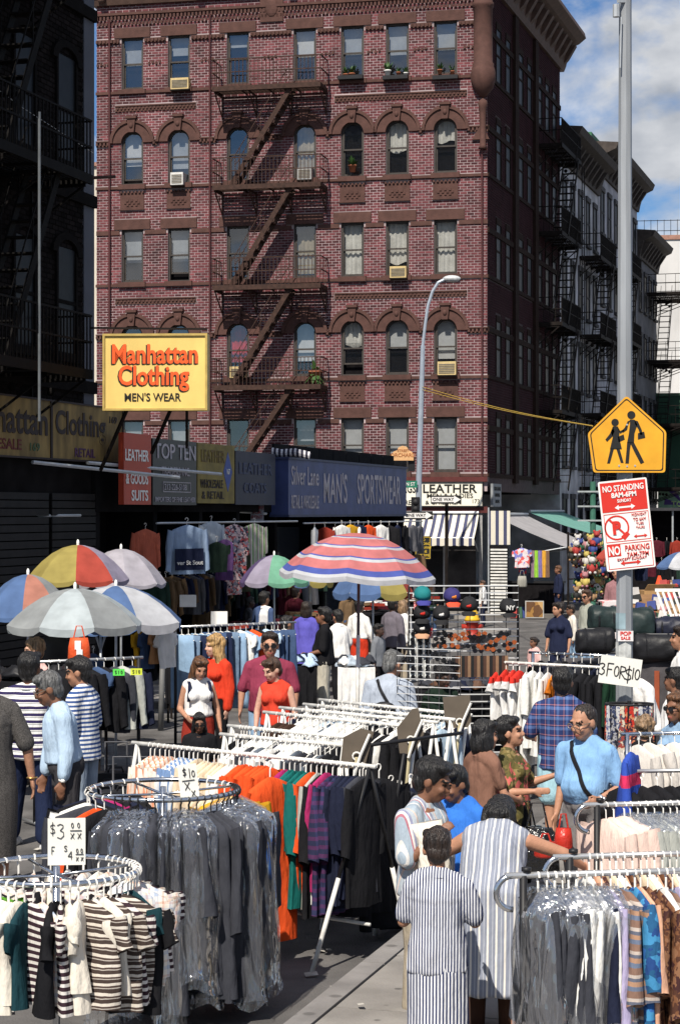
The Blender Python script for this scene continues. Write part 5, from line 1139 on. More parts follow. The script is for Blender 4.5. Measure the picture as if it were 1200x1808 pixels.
# ------------------------------------------------------------ clothes on hangers
def garment_mesh(L, w, t, sl, seed, flare=.0, kind='top'):
    """hanging garment; origin at the rail, cloth hangs down -z, shoulders along x"""
    rg = random.Random(seed); b = MB(); n = 30; rows = [(-.085,.07,.025),(-.105,.35,.4),(-.15,.86,.7),(-.19,.97,.9),(-.26,.98,1)]
    m = 8
    for i in range(1, m+1): f = i/m; rows.append((-.26-(L-.18)*f, .97+flare*f, 1+.25*f))
    ph = [rg.uniform(0, 6.28) for _ in range(6)]; lean = rg.uniform(-.02,.02); k1 = rg.choice((4,5,6)); k2 = rg.choice((7,8,9)); lo = []
    for z, fw, ft in rows:
        f = max(0, min(1, (-z-.2)/L)); hw = w/2*fw; ht = t/2*ft; r = []
        for j in range(n):
            a = 2*math.pi*j/n; ca, sa = math.cos(a), math.sin(a)
            x = hw*math.copysign(abs(ca)**.75, ca); fold = 1+f*(.42*math.sin(k1*x/w*2*math.pi*.5+ph[0]+1.2*f)+.25*math.sin(k2*x/w*math.pi+ph[1]))
            y = ht*math.copysign(abs(sa)**.8, sa)*fold + f*t*.42*math.sin(x/w*9+ph[2]+f)+lean*f
            r.append((x*(1-.05*f*math.sin(ph[3])) + .008*math.sin(9*f+ph[4]), y, z + (.014*math.sin(x*22+ph[5]) if f > .98 else 0)))
        lo.append(r)
    b.loft(lo, caps=False)
    if sl:
        for s in (-1, 1):
            x0 = s*(w/2-.045); sw = rg.uniform(-.02,.03); q = []; sy = rg.uniform(-.035,.035)
            for i in range(8):
                f = i/7; rx_ = .058-.018*f; ry = (.030+.012*math.sin(3*f+seed))*(1 if i else .8)
                c = (x0+s*(.03+.035*math.sin(math.pi*.5*f)+sw*f*f), sy*f, -.165-sl*f-.01*math.sin(4*f))
                q.append([(c[0]+rx_*math.cos(2*math.pi*j/10)*(1+.2*math.sin(7*f+j)), c[1]+ry*math.sin(2*math.pi*j/10), c[2]+.02*math.cos(2*math.pi*j/10)*s) for j in range(10)])
            b.loft(q, caps=False)
    return b
def trouser_mesh(L, w, t, seed):
    rg = random.Random(seed); b = MB(); n = 18; lo = []
    for i in range(9):
        f = i/8; z = -.11-L*f; r = []
        for j in range(n):
            a = 2*math.pi*j/n; r.append((w/2*(1+.08*f)*math.copysign(abs(math.cos(a))**.6, math.cos(a)), t/2*math.sin(a)*(1+.3*math.sin(5*f+seed))+.02*f*math.sin(j+seed), z))
        lo.append(r)
    b.loft(lo, caps=True); return b
HWHITE = M('white_hanger', (.72,.70,.66), .4, .06); HBLACK = M('black_hanger', (.02,.02,.022), .35)
def hanger_mesh(m):
    b = MB(); b.tube([(.002+.022*math.cos(a), 0, -.018+.022*math.sin(a)) for a in [math.pi*(1.05-k*1.35/7) for k in range(8)]][::-1] + [(0,0,-.045),(0,0,-.078)] if False else
           [(-.021,0,-.012),(-.018,0,.006),(-.004,0,.014),(.012,0,.010),(.020,0,-.006),(.016,0,-.022),(.002,0,-.036),(0,0,-.10)], .0048, 5)
    b.tube([(-.185,0,-.185),(-.10,0,-.138),(0,0,-.098),(.10,0,-.138),(.185,0,-.185)], .0075, 5); b.tube([(-.185,0,-.185),(0,0,-.192),(.185,0,-.185)], .005, 5)
    return b.mesh('hanger', m)
HM = {'w': hanger_mesh(HWHITE), 'b': hanger_mesh(HBLACK)}
def flat_end(b, r): return b
GM = {}
def gmesh(kind, seed):
    k = (kind, seed)
    if k in GM: return GM[k]
    spec = {'tee': (.56,.42,.060,.17,0), 'kid_tee': (.50,.36,.075,.15,.02), 'blouse': (.60,.42,.055,.45,0), 'dress': (.95,.42,.060,.50,.06), 'coat': (1.05,.46,.10,.58,.05), 'suit': (1.06,.44,.085,.60,.04), 'gown': (1.10,.50,.10,0,.10), 'vest_dress': (.92,.40,.05,0,.12),
            'skirt': (.70,.34,.055,0,.12), 'long': (1.0,.42,.055,.5,.03), 'jacket': (.70,.48,.11,.58,.02)}.get(kind)
    if kind == 'jeans': b = trouser_mesh(.95, .36, .045, seed)
    elif kind == 'slack': b = trouser_mesh(.62, .32, .05, seed)
    else: b = garment_mesh(spec[0], spec[1], spec[2], spec[3], seed*7+len(kind), spec[4])
    me = b.mesh(kind, BLK, True); GM[k] = me; return me
def cover_mesh(L, seed):
    rg = random.Random(seed); b = MB(); n = 26; lo = []
    for z, w, t in ((-.06,.10,.04),(-.10,.26,.08),(-.15,.47,.12),(-.2,.53,.14),(-.40,.54,.15),(-.62,.55,.16),(-.85,.55,.17),(-L*.93,.56,.17),(-L,.60,.20)):
        r = []
        for j in range(n):
            a = 2*math.pi*j/n; f = min(1, -z); q = 1+.16*f*math.sin(5*a+seed+3*f)+.08*math.sin(9*a-seed+5*f)
            r.append((w/2*math.cos(a)*(1+.05*math.sin(7*f+seed)), t/2*math.sin(a)*q*1.1+.012*math.sin(11*f+3*a), z+(.03*math.sin(4*a+seed) if z == -L else 0)))
        lo.append(r)
    b.loft(lo, caps=False); return b.mesh('plastic_cover', FILM, True)
FILM = Mplastic('clear_film', .12, .035); FILM2 = Mplastic('dull_film', .26, .09, (.60,.62,.68))
CV = [cover_mesh(1.25, 3), cover_mesh(1.3, 8), cover_mesh(1.2, 14)]
NAMES = {'gown':'jacket','tee':'t_shirt','kid_tee':'t_shirt','vest_dress':'dress','long':'robe','slack':'trousers','suit':'jacket'}
def setmat(o, m):
    o.material_slots[0].link = 'OBJECT'; o.material_slots[0].material = m
def hang(kind, mat, loc, rz, label, group=None, cat=None, seed=None, hg='w', cover=None, tilt=0, scale=1):
    nm = NAMES.get(kind, kind); seed = random.randrange(4) if seed is None else seed
    o = ob(nm, gmesh(kind, seed), None, loc, (tilt, random.uniform(-.045,.045), rz)); o.scale = (scale*random.uniform(.92,1.06), scale*random.uniform(.8,1.5), scale*random.uniform(.86,1.10)); setmat(o, mat); tag(o, label, cat or {'t_shirt':'T-shirt'}.get(nm, nm), group)
    if hg and kind not in ('jeans',): ob('hanger', HM[hg], o)
    elif kind == 'jeans': ob('hanger', HM[hg or 'w'], o, scale_fix(o))
    if cover and (cover != FILM or random.random() < .6): c = ob('plastic_cover', random.choice(CV), o); setmat(c, cover)
    return o
def scale_fix(o): return (0,0,0)
# rails and rings
def rack(label, p0, p1, z, post='w', legs=True, posts=(0, 1), spread=.35, r=.016, extra=None, group=None):
    """straight clothes rail between ground points p0, p1 (x, y)"""
    a = V((p0[0], p0[1], 0)); c = V((p1[0], p1[1], 0)); t = T('clothes_rack', label, 'clothes rack', a, 0, group); d = (c-a); u = d.normalized(); nn = V((u.y, -u.x, 0))
    rm = {'w': M('worn_white_tube', (.62,.61,.58), .35, .18, 12), 'c': CHROME, 'k': M('brushed_tube', (.50,.50,.50), .3, .1, metal=.7)}[post]
    MB().cyl(V((0,0,z))-u*.05, d+V((0,0,z))+u*.05, r, n=10).build('rail', rm, t, True)
    for f in posts:
        o = d*f
        if legs:
            for s in (-1, 1): MB().cyl(o+V((0,0,z-.01)), o+nn*s*spread+V((0,0,.02)), .015, n=8).build('leg', rm if post != 'k' else BLACK, t, True)
        else:
            MB().cyl(o+V((0,0,.04)), o+V((0,0,z)), .02, n=8).build('post', BLACK if post == 'k' else rm, t, True); MB().cyl(o-nn*spread+V((0,0,.04)), o+nn*spread+V((0,0,.04)), .018, n=8).build('foot', rm, t, True)
    MB().cyl(V((0,0,.28)), d+V((0,0,.28)), .013, n=6).build('lower_bar', rm, t, True)
    return t, a, u, math.atan2(u.y, u.x)
def along(a, u, ang, z, d, jit=.012): return a+u*d+V((0,0,z)) , ang+R(90)+random.uniform(-jit*8, jit*8)
def fill(a, u, ang, z, items, d0, d1, skew=0.0):
    """items: list of (kind, material, label, group[, opts])"""
    n = len(items)
    for i, it in enumerate(items):
        d = d0+(d1-d0)*(i+.5)/n+random.uniform(-.008,.008); loc, rz = along(a, u, ang, z, d); o = it[4] if len(it) > 4 else {}
        hang(it[0], it[1], loc, rz+skew, it[2], it[3], **o)
def W(px, py, z): Y = (H-z)*F/(py-904); return ((px-600)/F*Y, Y)
mc = Mcloth
OR = mc('orange_red_knit', (.62,.075,.018)); MAG = mc('magenta', (.30,.02,.11)); TEAL = mc('teal', (.010,.115,.105)); LGREY = mc('light_grey_knit', (.36,.37,.34)); CHARC = mc('charcoal_wool', (.040,.042,.052), var=.2); NVY = mc('navy_wool', (.014,.017,.035)); CREAMC = mc('cream_cloth', (.62,.50,.36)); WHC = mc('white_cotton', (.70,.69,.66))
PEACH = Mpat('peach_stripe', 'x', .05, [(0,(.66,.60,.54)),(.45,(.62,.24,.13)),(.7,(.66,.5,.4))]); BLST = Mpat('blue_stripe', 'x', .045, [(0,(.62,.63,.64)),(.5,(.15,.24,.42))]); PURP = Mpat('purple_check', 'z', .06, [(0,(.02,.02,.05)),(.55,(.10,.02,.08))], axis2='x', bands2=[(0,(.015,.02,.05)),(.6,(.035,.04,.11))])
z = 1.42; p0, p1 = W(242,1312,z), W(653,1353,z)
t, a, u, ang = rack('long white clothes rack carrying orange red and teal garments', p0, p1, z, 'w', posts=(0,), spread=.3)
L = (V(p1)-V(p0)).length; up = V((u.y,-u.x,0))
d = u*L
for s, ft in ((0, V((-.195,13.92,0))), (1, V((p1[0]+.3,p1[1]+.45,0)))):
    q = ft-a; q.z = .02; e = d+V((0,0,z)); m = e.lerp(q, .55); MB().cyl(e, m, .014, n=8).build('leg', BLACK, t, True); MB().cyl(m, q, .017, n=8).build('leg_sleeve', M('worn_white_tube', (.62,.61,.58)), t, True)
gp = 'peach striped blouses at the left end of the white rack'
it = [('blouse',PEACH,'peach and white striped blouse at the left end of the long white rack',gp)]*6 + [('blouse',BLST,'blue and white striped blouse beside the peach striped ones','blue striped blouses on the white rack')]*4
it += [('blouse',CREAMC,'cream blouse between the striped blouses and the orange red dresses','cream blouses on the white rack')]*6 + [('blouse',WHC,'white blouse left of the orange red dresses','white blouses on the white rack')]*2
it += [('dress',OR,'orange red knit dress in the middle of the white rack','orange red dresses on the white rack')]*7
fill(a, u, ang, z, it, .12, 1.40)
it = [('coat',OR,'long orange red coat with black cuffs facing out on the white rack',None), ('dress',MAG,'magenta dress right behind the long orange red coat',None)] + [('dress',TEAL,'teal dress on the white rack between magenta and red','teal dresses on the white rack')]*4
it += [('dress',OR,'single red dress right of the teal dresses',None), ('dress',LGREY,'light grey dress right of the single red dress',None), ('dress',BLK,'black dress between the light grey and the second magenta one',None), ('dress',mc('deep_pink', (.33,.025,.11)),'narrow deep pink dress next to the purple checked ones',None)]
it += [('dress',PURP,'purple and navy checked dress on the white rack','purple checked dresses on the white rack')]*2 + [('dress',NVY,'plain navy dress right of the purple checked dresses','navy dresses on the white rack')]*3
it += [('dress',CHARC,'charcoal grey dress near the right end of the white rack',None), ('dress',BLK,'black dress with white print at the right end of the white rack',None)]
fill(a, u, ang, z, it, 1.44, L-.02, .12)
b = MB(); b.box(-.07,.07,-.075,.075,-.62,-.56)
coat = [o for o in C.objects if o.get('label','').startswith('long orange red coat')][0]; coat.location += V((-.06,-.36,0)); coat.rotation_euler[2] -= R(12); coat.scale = (1.05,1.3,1.14); MB().box(-.30,-.20,-.055,.055,-.72,-.64).build('cuff', BLACK, coat); MB().box(.20,.30,-.055,.055,-.72,-.64).build('cuff', BLACK, coat)
for k in range(2):
    tg = MB().box(-.02,.02,-.002,.002,-.10,.0).build('price_tag', WHITE, None, loc=a+u*(1.62+k*.18)+V((0,-.2,.50))); tag(tg, ['white price tag hanging below the teal dresses','white price tag hanging below the grey dress'][k], 'price tag')
# the crowded racks behind, mostly white hangers
mix = [(BLK,'black'),(NVY,'navy'),(CHARC,'charcoal'),(WHC,'white'),(mc('slate', (.10,.12,.15)),'slate grey'),(mc('pale_blue_knit', (.34,.44,.54)),'pale blue'),(mc('chocolate', (.05,.028,.02)),'dark brown')]
RK = [((397,1297),(606,1316),[3,3,3,2,3,4,3,3,2,3,3,3,4,2,0,2,4,2,0,0]), ((410,1282),(612,1302),[0,0,3,3,3,3,1,3,3,3,3,3,3,2,0,0]), ((472,1258),(735,1284),[6,6,6,3,3,3,3,4,3,3,3,3,3,4,0,0,0,3,0,0]),
      ((500,1250),(765,1275),[1,3,3,3,5,3,3,3,3,0,0,0,3,2,2,0]), ((542,1244),(795,1270),[3,3,3,5,5,3,0,0,3,3,1,1,0,5]), ((570,1236),(825,1262),[3,3,3,3,1,1,3,3,0,0,3,5,5,1])]
ORD = ['first','second','third','fourth','fifth','sixth']
for i, (q0, q1, its) in enumerate(RK):
    p0, p1 = W(*q0, z), W(*q1, z)
    t, a, u, ang = rack('white rack crowded with hangers, %s behind the orange red garments' % ORD[i], p0, p1, z, 'w', spread=.28, group='white racks crowded with hangers')
    L = (V(p1)-V(p0)).length
    it = [(random.choice(['blouse','dress','dress']), mix[j][0], '%s garment on the %s crowded white rack behind the orange dresses' % (mix[j][1], ORD[i]), '%s garments on the %s crowded rack' % (mix[j][1], ORD[i])) for j in its]
    fill(a, u, ang, z, it, .1, L-.05)
    hs = [along(a, u, ang, z, random.uniform(.1, L-.1)) for _ in range(20)]
    for loc, rz in hs: h = ob('hanger', HM['w'], None, loc, (0,0,rz)); tag(h, 'empty white hanger on the %s crowded white rack' % ORD[i], 'hanger', 'empty hangers on the %s crowded rack' % ORD[i])
for k, (px, py, Y) in enumerate(((640,1350,14.9),(668,1352,15.0),(690,1372,15.2),(705,1380,15.4),(725,1370,15.8),(740,1360,16.2))):
    hang('coat' if k < 3 else 'dress', [BLK,BLK,CHARC,BLK,NVY,NVY][k], P(px,py,Y), R(35), ['long black coat with white side print left of the striped-shirt man','long black coat between two others by the striped-shirt man','charcoal long coat just behind the striped-shirt man','black dress under the tilted brown card','navy dress below the tilted brown card','navy dress beside the middle brown card'][k])
lk = T('clothes_rack', 'dark rack end with a white sleeved prop leg beside the striped-shirt man', 'clothes rack', G(661,1656))
MB().cyl((0,0,.02),(.10,-.05,.65),.017,n=8).build('leg_sleeve', M('worn_white_tube', (.62,.61,.58)), lk, True); MB().cyl((.10,-.05,.65),(.22,-.1,1.42),.013,n=8).build('leg', BLACK, lk, True); MB().cyl((-.2,.25,1.42),(.75,1.3,1.42),.015,n=8).build('rail', BLACK, lk, True)
CARD = M('brown_card', (.105,.085,.065), .85, .15, 6)
for k, (pts, Y, lab) in enumerate(((((606,1302),(637,1286),(660,1292),(643,1356),(600,1356)),15.2,'tilted brown card clipped to a rack end, lowest of the three'), (((700,1286),(727,1252),(738,1250),(748,1296),(728,1332),(705,1330)),16.6,'brown card with a ringed clip, middle one of the three'), (((781,1231),(829,1227),(831,1274),(826,1284),(786,1286)),17.6,'square brown card before the man in dark green, highest of the three'))):
    c0 = P(sum(p[0] for p in pts)/len(pts), sum(p[1] for p in pts)/len(pts), Y); t = T('cardboard_sign', lab, 'sign', c0); uu = Y/F; cx_ = sum(p[0] for p in pts)/len(pts); cy_ = sum(p[1] for p in pts)/len(pts)
    MB().prism([((p[0]-cx_)*uu, (cy_-p[1])*uu) for p in pts], (0,0,0), (1,0,0), (0,0,1), (0,.008,0)).build('card', CARD, t)
    b = MB(); b.tube([(.03*math.cos(a_), -.02, -.07+.03*math.sin(a_)) for a_ in [k_*.6 for k_ in range(9)]], .007, 5); b.tube([(.10,-.03,.10),(.03,-.03,-.06),(-.02,-.03,-.22)], .012, 6); b.build('clip', HWHITE, t)
    MB().cyl((.0,-.02,-.08),(-.06,.05,-.75),.014,n=7).build('stick', M('yellowed_tube', (.55,.48,.30), .4), t)

# chrome ring rack with charcoal suits in plastic
def ring_rack(label, c, rad, z, legs=4):
    t = T('round_rack', label, 'clothes rack', c); A = [2*math.pi*k/48 for k in range(48)]
    MB().tube([(rad*math.cos(a), rad*math.sin(a), z) for a in A], .016, 8, True).build('ring', CHROME, t, True)
    MB().cyl((0,0,.1),(0,0,z+.02),.02,n=8).build('post', CHROME, t, True); b = MB()
    for k in range(legs):
        a = 2*math.pi*k/legs+.5
        MB().cyl((0,0,z-.03),(rad*math.cos(a),rad*math.sin(a),z-.01),.009,n=6).build('spoke', CHROME, t, True); MB().cyl((0,0,.12),(rad*.8*math.cos(a),rad*.8*math.sin(a),.03),.015,n=6).build('foot', CHROME, t, True)
    return t
def on_ring(c, rad, z, a): return V((c[0]+rad*math.cos(a), c[1]+rad*math.sin(a), z)), a
C2 = V(((288-600)/F*13.0, 13.0, 0)); R2, Z2 = .49, 1.43
ring_rack('chrome ring rack hung with charcoal suits in clear plastic', C2, R2, Z2)
def ringset(c, rad, z, a0, a1, items, sc=1.0, turn=.05, **kw):
    n = len(items)
    for i, (k_, m, lab, g) in enumerate(items[:]):
        a = R(a0+(a1-a0)*(i+.5)/n); loc, rz = on_ring(c, rad, z, a); hang(k_, m, loc, rz+(random.uniform(-turn,turn) if random.random() < .5 else random.uniform(-.06,.06)), lab, g, scale=sc, **kw)
sl = 'charcoal suit jacket under clear plastic on the chrome ring'
ringset(C2, R2, Z2, -125, 25, [(k_,CHARC,sl,'charcoal suits in plastic on the chrome ring') for k_ in ('suit','gown','gown')*8], cover=FILM, hg='b', sc=1.04)
ringset(C2, R2, Z2, 25, 70, [('jacket',mc('mustard', (.52,.28,.02)),'mustard yellow blouse on the far side of the chrome ring','mustard blouses on the chrome ring')]*2+[('blouse',CREAMC,'cream blouse on the far side of the chrome ring','cream blouses on the chrome ring')]*3)
ringset(C2, R2, Z2, 110, 232, [('jacket',BLK,'black jacket on the far left of the chrome ring','black jackets on the chrome ring'),('jacket',NVY,'navy jacket with magenta collar on the chrome ring',None),('jacket',BLK,'black jacket on the far left of the chrome ring','black jackets on the chrome ring'),
    ('tee',MAG,'magenta top peeping out behind the navy jackets on the chrome ring',None),('jacket',NVY,'navy jacket left of the black and white one on the chrome ring',None),('jacket',BLK,'black jacket on the far left of the chrome ring','black jackets on the chrome ring'),('blouse',WHC,'white blouse between black jackets on the chrome ring',None),('jacket',CHARC,'charcoal jacket next to the white blouse on the chrome ring',None),('dress',OR,'orange red dress squeezed in on the left of the chrome ring',None),('jacket',BLK,'black jacket on the far left of the chrome ring','black jackets on the chrome ring')])
cd = M('price_card', (.70,.69,.64), .8, .06, 4); MARK = M('marker_ink', (.02,.02,.022), .7)
def price_card(label, loc, w_, h_, rz, ln, wid=.006, lean=0):
    t = T('price_card', label, 'price card', loc, 0); t.rotation_euler = (lean, 0, rz) if not isinstance(rz, tuple) else rz
    MB().box(-w_/2, w_/2, 0, .004, -h_/2, h_/2).build('card', cd, t); strokes(ln, wid, MARK, t, (0,-.004,0)); return t
S3 = [(-.5,.8),(-.1,1),(.3,.85),(.3,.55),(-.1,.1),(.35,-.1),(.4,-.6),(0,-1),(-.5,-.8)]; SD_ = [(.45,.7),(0,.9),(-.45,.6),(-.3,.15),(.3,-.1),(.45,-.6),(0,-.9),(-.45,-.7)]; S0 = [(.4*math.cos(k*.7),.9*math.sin(k*.7)) for k in range(10)]; S4 = [(.3,-1),(.3,.9),(-.5,-.3),(.5,-.3)]; S1_ = [(0,1),(0,-1)]; SX = [(-.5,.8),(.5,-.8)]; SX2 = [(.5,.8),(-.5,-.8)]
def gl(*its):
    out = []
    for s, x, y, k in its: out.append([(x+p[0]*k, y+p[1]*k) for p in s])
    return out
price_card('white handwritten 3 dollar price card standing on the near ring rack', P(118,1486,10.35), .195, .245, R(6), gl((SD_,-.072,.068,.026),(S1_,-.072,.068,.036),(S3,-.030,.055,.038),(S0,.030,.085,.014),(S0,.062,.085,.014),([(-.9,0),(1.1,0)],.045,.058,.03),(SX,.030,.030,.018),(SX2,.030,.030,.018),(SX,.066,.030,.018),(SX2,.066,.030,.018),
    ([(-.3,-.9),(-.3,.9),(.4,.9)],-.07,-.045,.022),([(-.3,0),(.2,0)],-.07,-.045,.022),(SD_,-.005,-.035,.016),(S4,.018,-.07,.022),(S0,.055,-.048,.012),(S0,.078,-.048,.012),([(-.9,0),(1,0)],.066,-.066,.022),(SX,.055,-.09,.012),(SX2,.055,-.09,.012),(SX,.08,-.09,.012),(SX2,.08,-.09,.012)), .003)
price_card('white handwritten card hooked on the chrome ring', P(333,1382,12.6), .12, .235, (0,R(-6),R(8)), gl((SD_,-.02,.07,.022),(S1_,-.02,.07,.03),(S1_,.012,.06,.03),(S0,.035,.055,.022),(SX,-.01,-.02,.03),(SX2,-.01,-.02,.03),(SX,.025,-.07,.022),(SX2,.025,-.07,.022),([(-1,0),(1,0)],0,.015,.04)), .005)
# near ring rack with children's tops
C1 = V(((100-600)/F*10.75, 10.75, 0)); R1_, Z1 = .44, 1.31
ring_rack('near chrome ring rack hung with small striped and plaid tops', C1, R1_, Z1)
MB().tube([(R1_*math.cos(a)*1.0, R1_*math.sin(a)*1.0, .28) for a in [2*math.pi*k/36 for k in range(36)]], .012, 6, True)
BWS = Mpat('black_white_hoops', 'z', .034, [(0,(.60,.57,.54)),(.45,(.035,.018,.025))], wob=.006); PLD = Mpat('pastel_plaid', 'x', .075, [(0,(.66,.63,.58)),(.3,(.40,.46,.56)),(.6,(.66,.62,.56)),(.85,(.62,.36,.28))], axis2='z', bands2=[(0,(.66,.62,.56)),(.35,(.36,.42,.54)),(.6,(.68,.62,.55)),(.85,(.60,.38,.28))], period2=.08)
BRW = Mpat('brown_white_print', 'z', .05, [(0,(.55,.50,.44)),(.3,(.05,.035,.03)),(.7,(.40,.36,.32)),(.8,(.06,.04,.035))], wob=.03); GRN = mc('grass_green', (.10,.30,.03)); OFFW = mc('off_white_knit', (.66,.61,.53)); DTEAL = mc('dark_teal', (.012,.04,.05))
K = {'w': ('kid_tee',OFFW,'off-white T-shirt on the near ring rack','off-white T-shirts on the near ring rack'), 's': ('kid_tee',BWS,'black and white hooped top on the near ring rack','hooped tops on the near ring rack'), 'p': ('kid_tee',PLD,'pastel plaid top on the near ring rack','plaid tops on the near ring rack'),
     'b': ('tee',BRW,'brown and white zigzag print top on the near ring rack','zigzag print tops on the near ring rack'), 'k': ('tee',BLK,'plain black top on the near ring rack','black tops on the near ring rack'), 't': ('kid_tee',DTEAL,'dark teal top on the near ring rack','dark teal tops on the near ring rack'), 'g': ('kid_tee',GRN,'grass green top at the left of the near ring rack',None)}
ringset(C1, R1_, Z1, -150, 60, [K[q] for q in 'gktwwwwtspkswwbwwbsbktppppspspkspp'], sc=1.04, turn=.8)
ringset(C1, R1_, Z1, 60, 205, [K[q] for q in 'wpswpkswpkpw'])
# right-hand racks with curled ends
def curl(t, o, u, m):
    nn = V((0,0,1)); pts = [o+u*(-.01)-u*.085*math.sin(math.pi*k/12)+V((0,0,-.085+.085*math.cos(math.pi*k/12))) for k in range(13)]; MB().tube(pts, .016, 8).build('curled_end', CHROME, t, True)
    MB().cyl(o+u*.06+V((0,0,.04)), o+u*.06+V((0,0,.02)) , .025, n=8).build('post_collar', BLACK, t, True)
def rrack(label, q0, X1, z, ym=None):
    p0 = W(*q0, z); p1 = (X1, p0[1]+(X1-p0[0])*.16); t, a, u, ang = rack(label, p0, p1, z, 'k', legs=False, posts=(.03, .97), spread=.3); curl(t, V((0,0,z)), u, CHROME); return a, u, ang, (V(p1)-V(p0)).length
a, u, ang, L = rrack('nearest rack on the right with a curled chrome end and plastic-covered clothes', (908,1546), 2.35, 1.42)
IKAT = Mpat('ikat_bands', 'z', .12, [(0,(.20,.12,.09)),(.3,(.12,.15,.22)),(.5,(.34,.20,.13)),(.7,(.10,.11,.15)),(.85,(.42,.36,.32))], wob=.02); BATIK = Mprint('brown_batik', [(.07,.03,.02),(.16,.07,.035),(.05,.02,.02),(.22,.11,.06)], 30); BLUP = Mprint('blue_batik', [(.03,.12,.36),(.02,.06,.20),(.05,.22,.42),(.02,.09,.20)], 20); LILAC = mc('lilac', (.36,.32,.48)); PEACHC = mc('peach_cloth', (.58,.33,.22)); CORAL = mc('coral_pink', (.60,.16,.16))
it = [('suit',CHARC,'charcoal suit in clear plastic at the curled end of the nearest right rack','charcoal suits on the nearest right rack',{'cover':FILM2,'seed':i%4}) for i in range(5)] + [('suit',WHC,'white suit in clear plastic on the nearest right rack','white suits on the nearest right rack',{'cover':FILM2})]*3
it += [('suit',NVY,'dark suit in clear plastic right of the white suits',None,{'cover':FILM2}), ('suit',LILAC,'lilac suit in clear plastic on the nearest right rack',None,{'cover':FILM2})]
it += [('long',IKAT,'banded blue and rust robe on the nearest right rack','banded robes on the nearest right rack')]*2 + [('long',BLUP,'bright blue printed robe on the nearest right rack',None), ('long',PEACHC,'peach robe beside the blue printed robe',None), ('long',BATIK,'brown batik robe on the nearest right rack','brown batik robes')]+[('long',BATIK,'brown batik robe on the nearest right rack','brown batik robes')]
it += [('blouse',WHC,'white blouse right of the brown batik robes',None), ('long',IKAT,'banded robe hanging next to the lavender one',None), ('long',LILAC,'lavender robe near the right photo edge',None), ('tee',WHC,'white top near the right photo edge on the nearest rack',None), ('long',NVY,'navy robe with a yellow green tag near the right photo edge',None), ('dress',CORAL,'coral pink dress at the right photo edge on the nearest rack',None), ('dress',NVY,'navy dress at the right photo edge on the nearest rack',None)] + [('dress',CORAL,'coral dress beyond the right photo edge','coral dresses')]*2
random.seed(11); fill(a, u, ang, 1.42, it, .10, L-.35, .10)
a, u, ang, L = rrack('second rack from the front on the right, mostly hidden by plastic', (992,1513), 2.5, 1.42)
it = [('tee',WHC,'white top on the second right rack','white tops on the second right rack'), ('blouse',PEACHC,'peach blouse on the second right rack','peach blouses on the second right rack'), ('tee',BATIK,'brown printed top on the second right rack','printed tops on the second right rack'), ('blouse',CREAMC,'cream blouse on the second right rack','cream blouses on the second right rack')]*5
fill(a, u, ang, 1.42, it, .12, L-.4)
a, u, ang, L = rrack('third rack on the right hung with pale pink jackets and plastic bags', (1042,1421), 2.9, 1.42)
PPK = mc('shell_pink', (.62,.47,.41)); it = [('jacket',PPK,'shell pink jacket at the left of the third right rack','shell pink jackets on the third right rack')]*3 + [('jacket',LGREY,'grey jacket in a glossy plastic bag on the third right rack','bagged grey jackets on the third right rack',{'cover':FILM2})]*5 + [('jacket',WHC,'white jacket in plastic on the third right rack','white jackets on the third right rack',{'cover':FILM2})]*3 + [('jacket',PPK,'shell pink jacket at the right of the third right rack','pink jackets at the right end')]*4
fill(a, u, ang, 1.42, it, .08, L-.5, .45)
z = 1.42; p0 = W(1106,1296,z); p1 = (3.9, p0[1]+.25); t, a, u, ang = rack('far right chrome rack of white blouses', p0, p1, z, 'c', legs=False, spread=.25); L = (V(p1)-V(p0)).length
GAUZE = mc('gauze_white', (.58,.54,.50)); it = [('blouse',GAUZE,'pleated off-white blouse on the far right chrome rack','off-white blouses on the far right chrome rack')]*14; fill(a, u, ang, z, it, .05, L-.1, .5)
p0 = W(1112,1362,1.25); t, a, u, ang = rack('dark low rack of black jackets in front of the white blouses', p0, (3.6,p0[1]+.2), 1.25, 'k', legs=False, spread=.25); L = 1.5
fill(a, u, ang, 1.22, [('jacket',BLK,'black jacket on the low rack in front of white blouses','black jackets on the low right rack')]*13, -.1, L, .3)
hang('jacket', Mpat('blue_red_block', 'z', .9, [(0,(.70,.69,.68)),(.25,(.03,.07,.36)),(.58,(.55,.03,.10)),(.70,(.03,.07,.36))], wob=0), P(1112,1310,15.3), R(70), 'blue white and red block sports jacket behind the light blue T-shirt man')
# three-for-ten rack
z = 1.55; p0 = W(868,1168,z); p1 = W(1092,1180,z); t, a, u, ang = rack('bright rail with white and red garments beside the wire grid', p0, p1, z, 'w', legs=False, spread=.3); L = (V(p1)-V(p0)).length
RW = Mpat('red_white_block', 'z', .8, [(0,(.70,.69,.68)),(.30,(.70,.69,.68)),(.72,(.55,.03,.02))], wob=0)
it = [('tee',RW,'white sports top with red shoulders left on the bright rail','red and white tops on the bright rail')]*4 + [('long',WHC,'long white garment on the bright rail','white garments on the bright rail')]*4 + [('tee',mc('orange', (.65,.18,.02)),'orange top on the bright rail',None), ('tee',NVY,'navy top right of the orange one on the bright rail',None)] + [('jacket',BLK,'black jacket behind the plaid shirt man','black jackets on the bright rail')]*6 + [('jacket',mc('forest', (.012,.035,.02)),'dark green jacket at the right end of the bright rail',None)]
fill(a, u, ang, z, it, .05, L-.05, .2)
p0 = W(940,1152,1.6); p1 = W(1100,1159,1.6); t, a, u, ang = rack('second rail behind the bright rail, with sunglasses and dark tops', p0, p1, 1.6, 'c', legs=False, spread=.3); L = (V(p1)-V(p0)).length
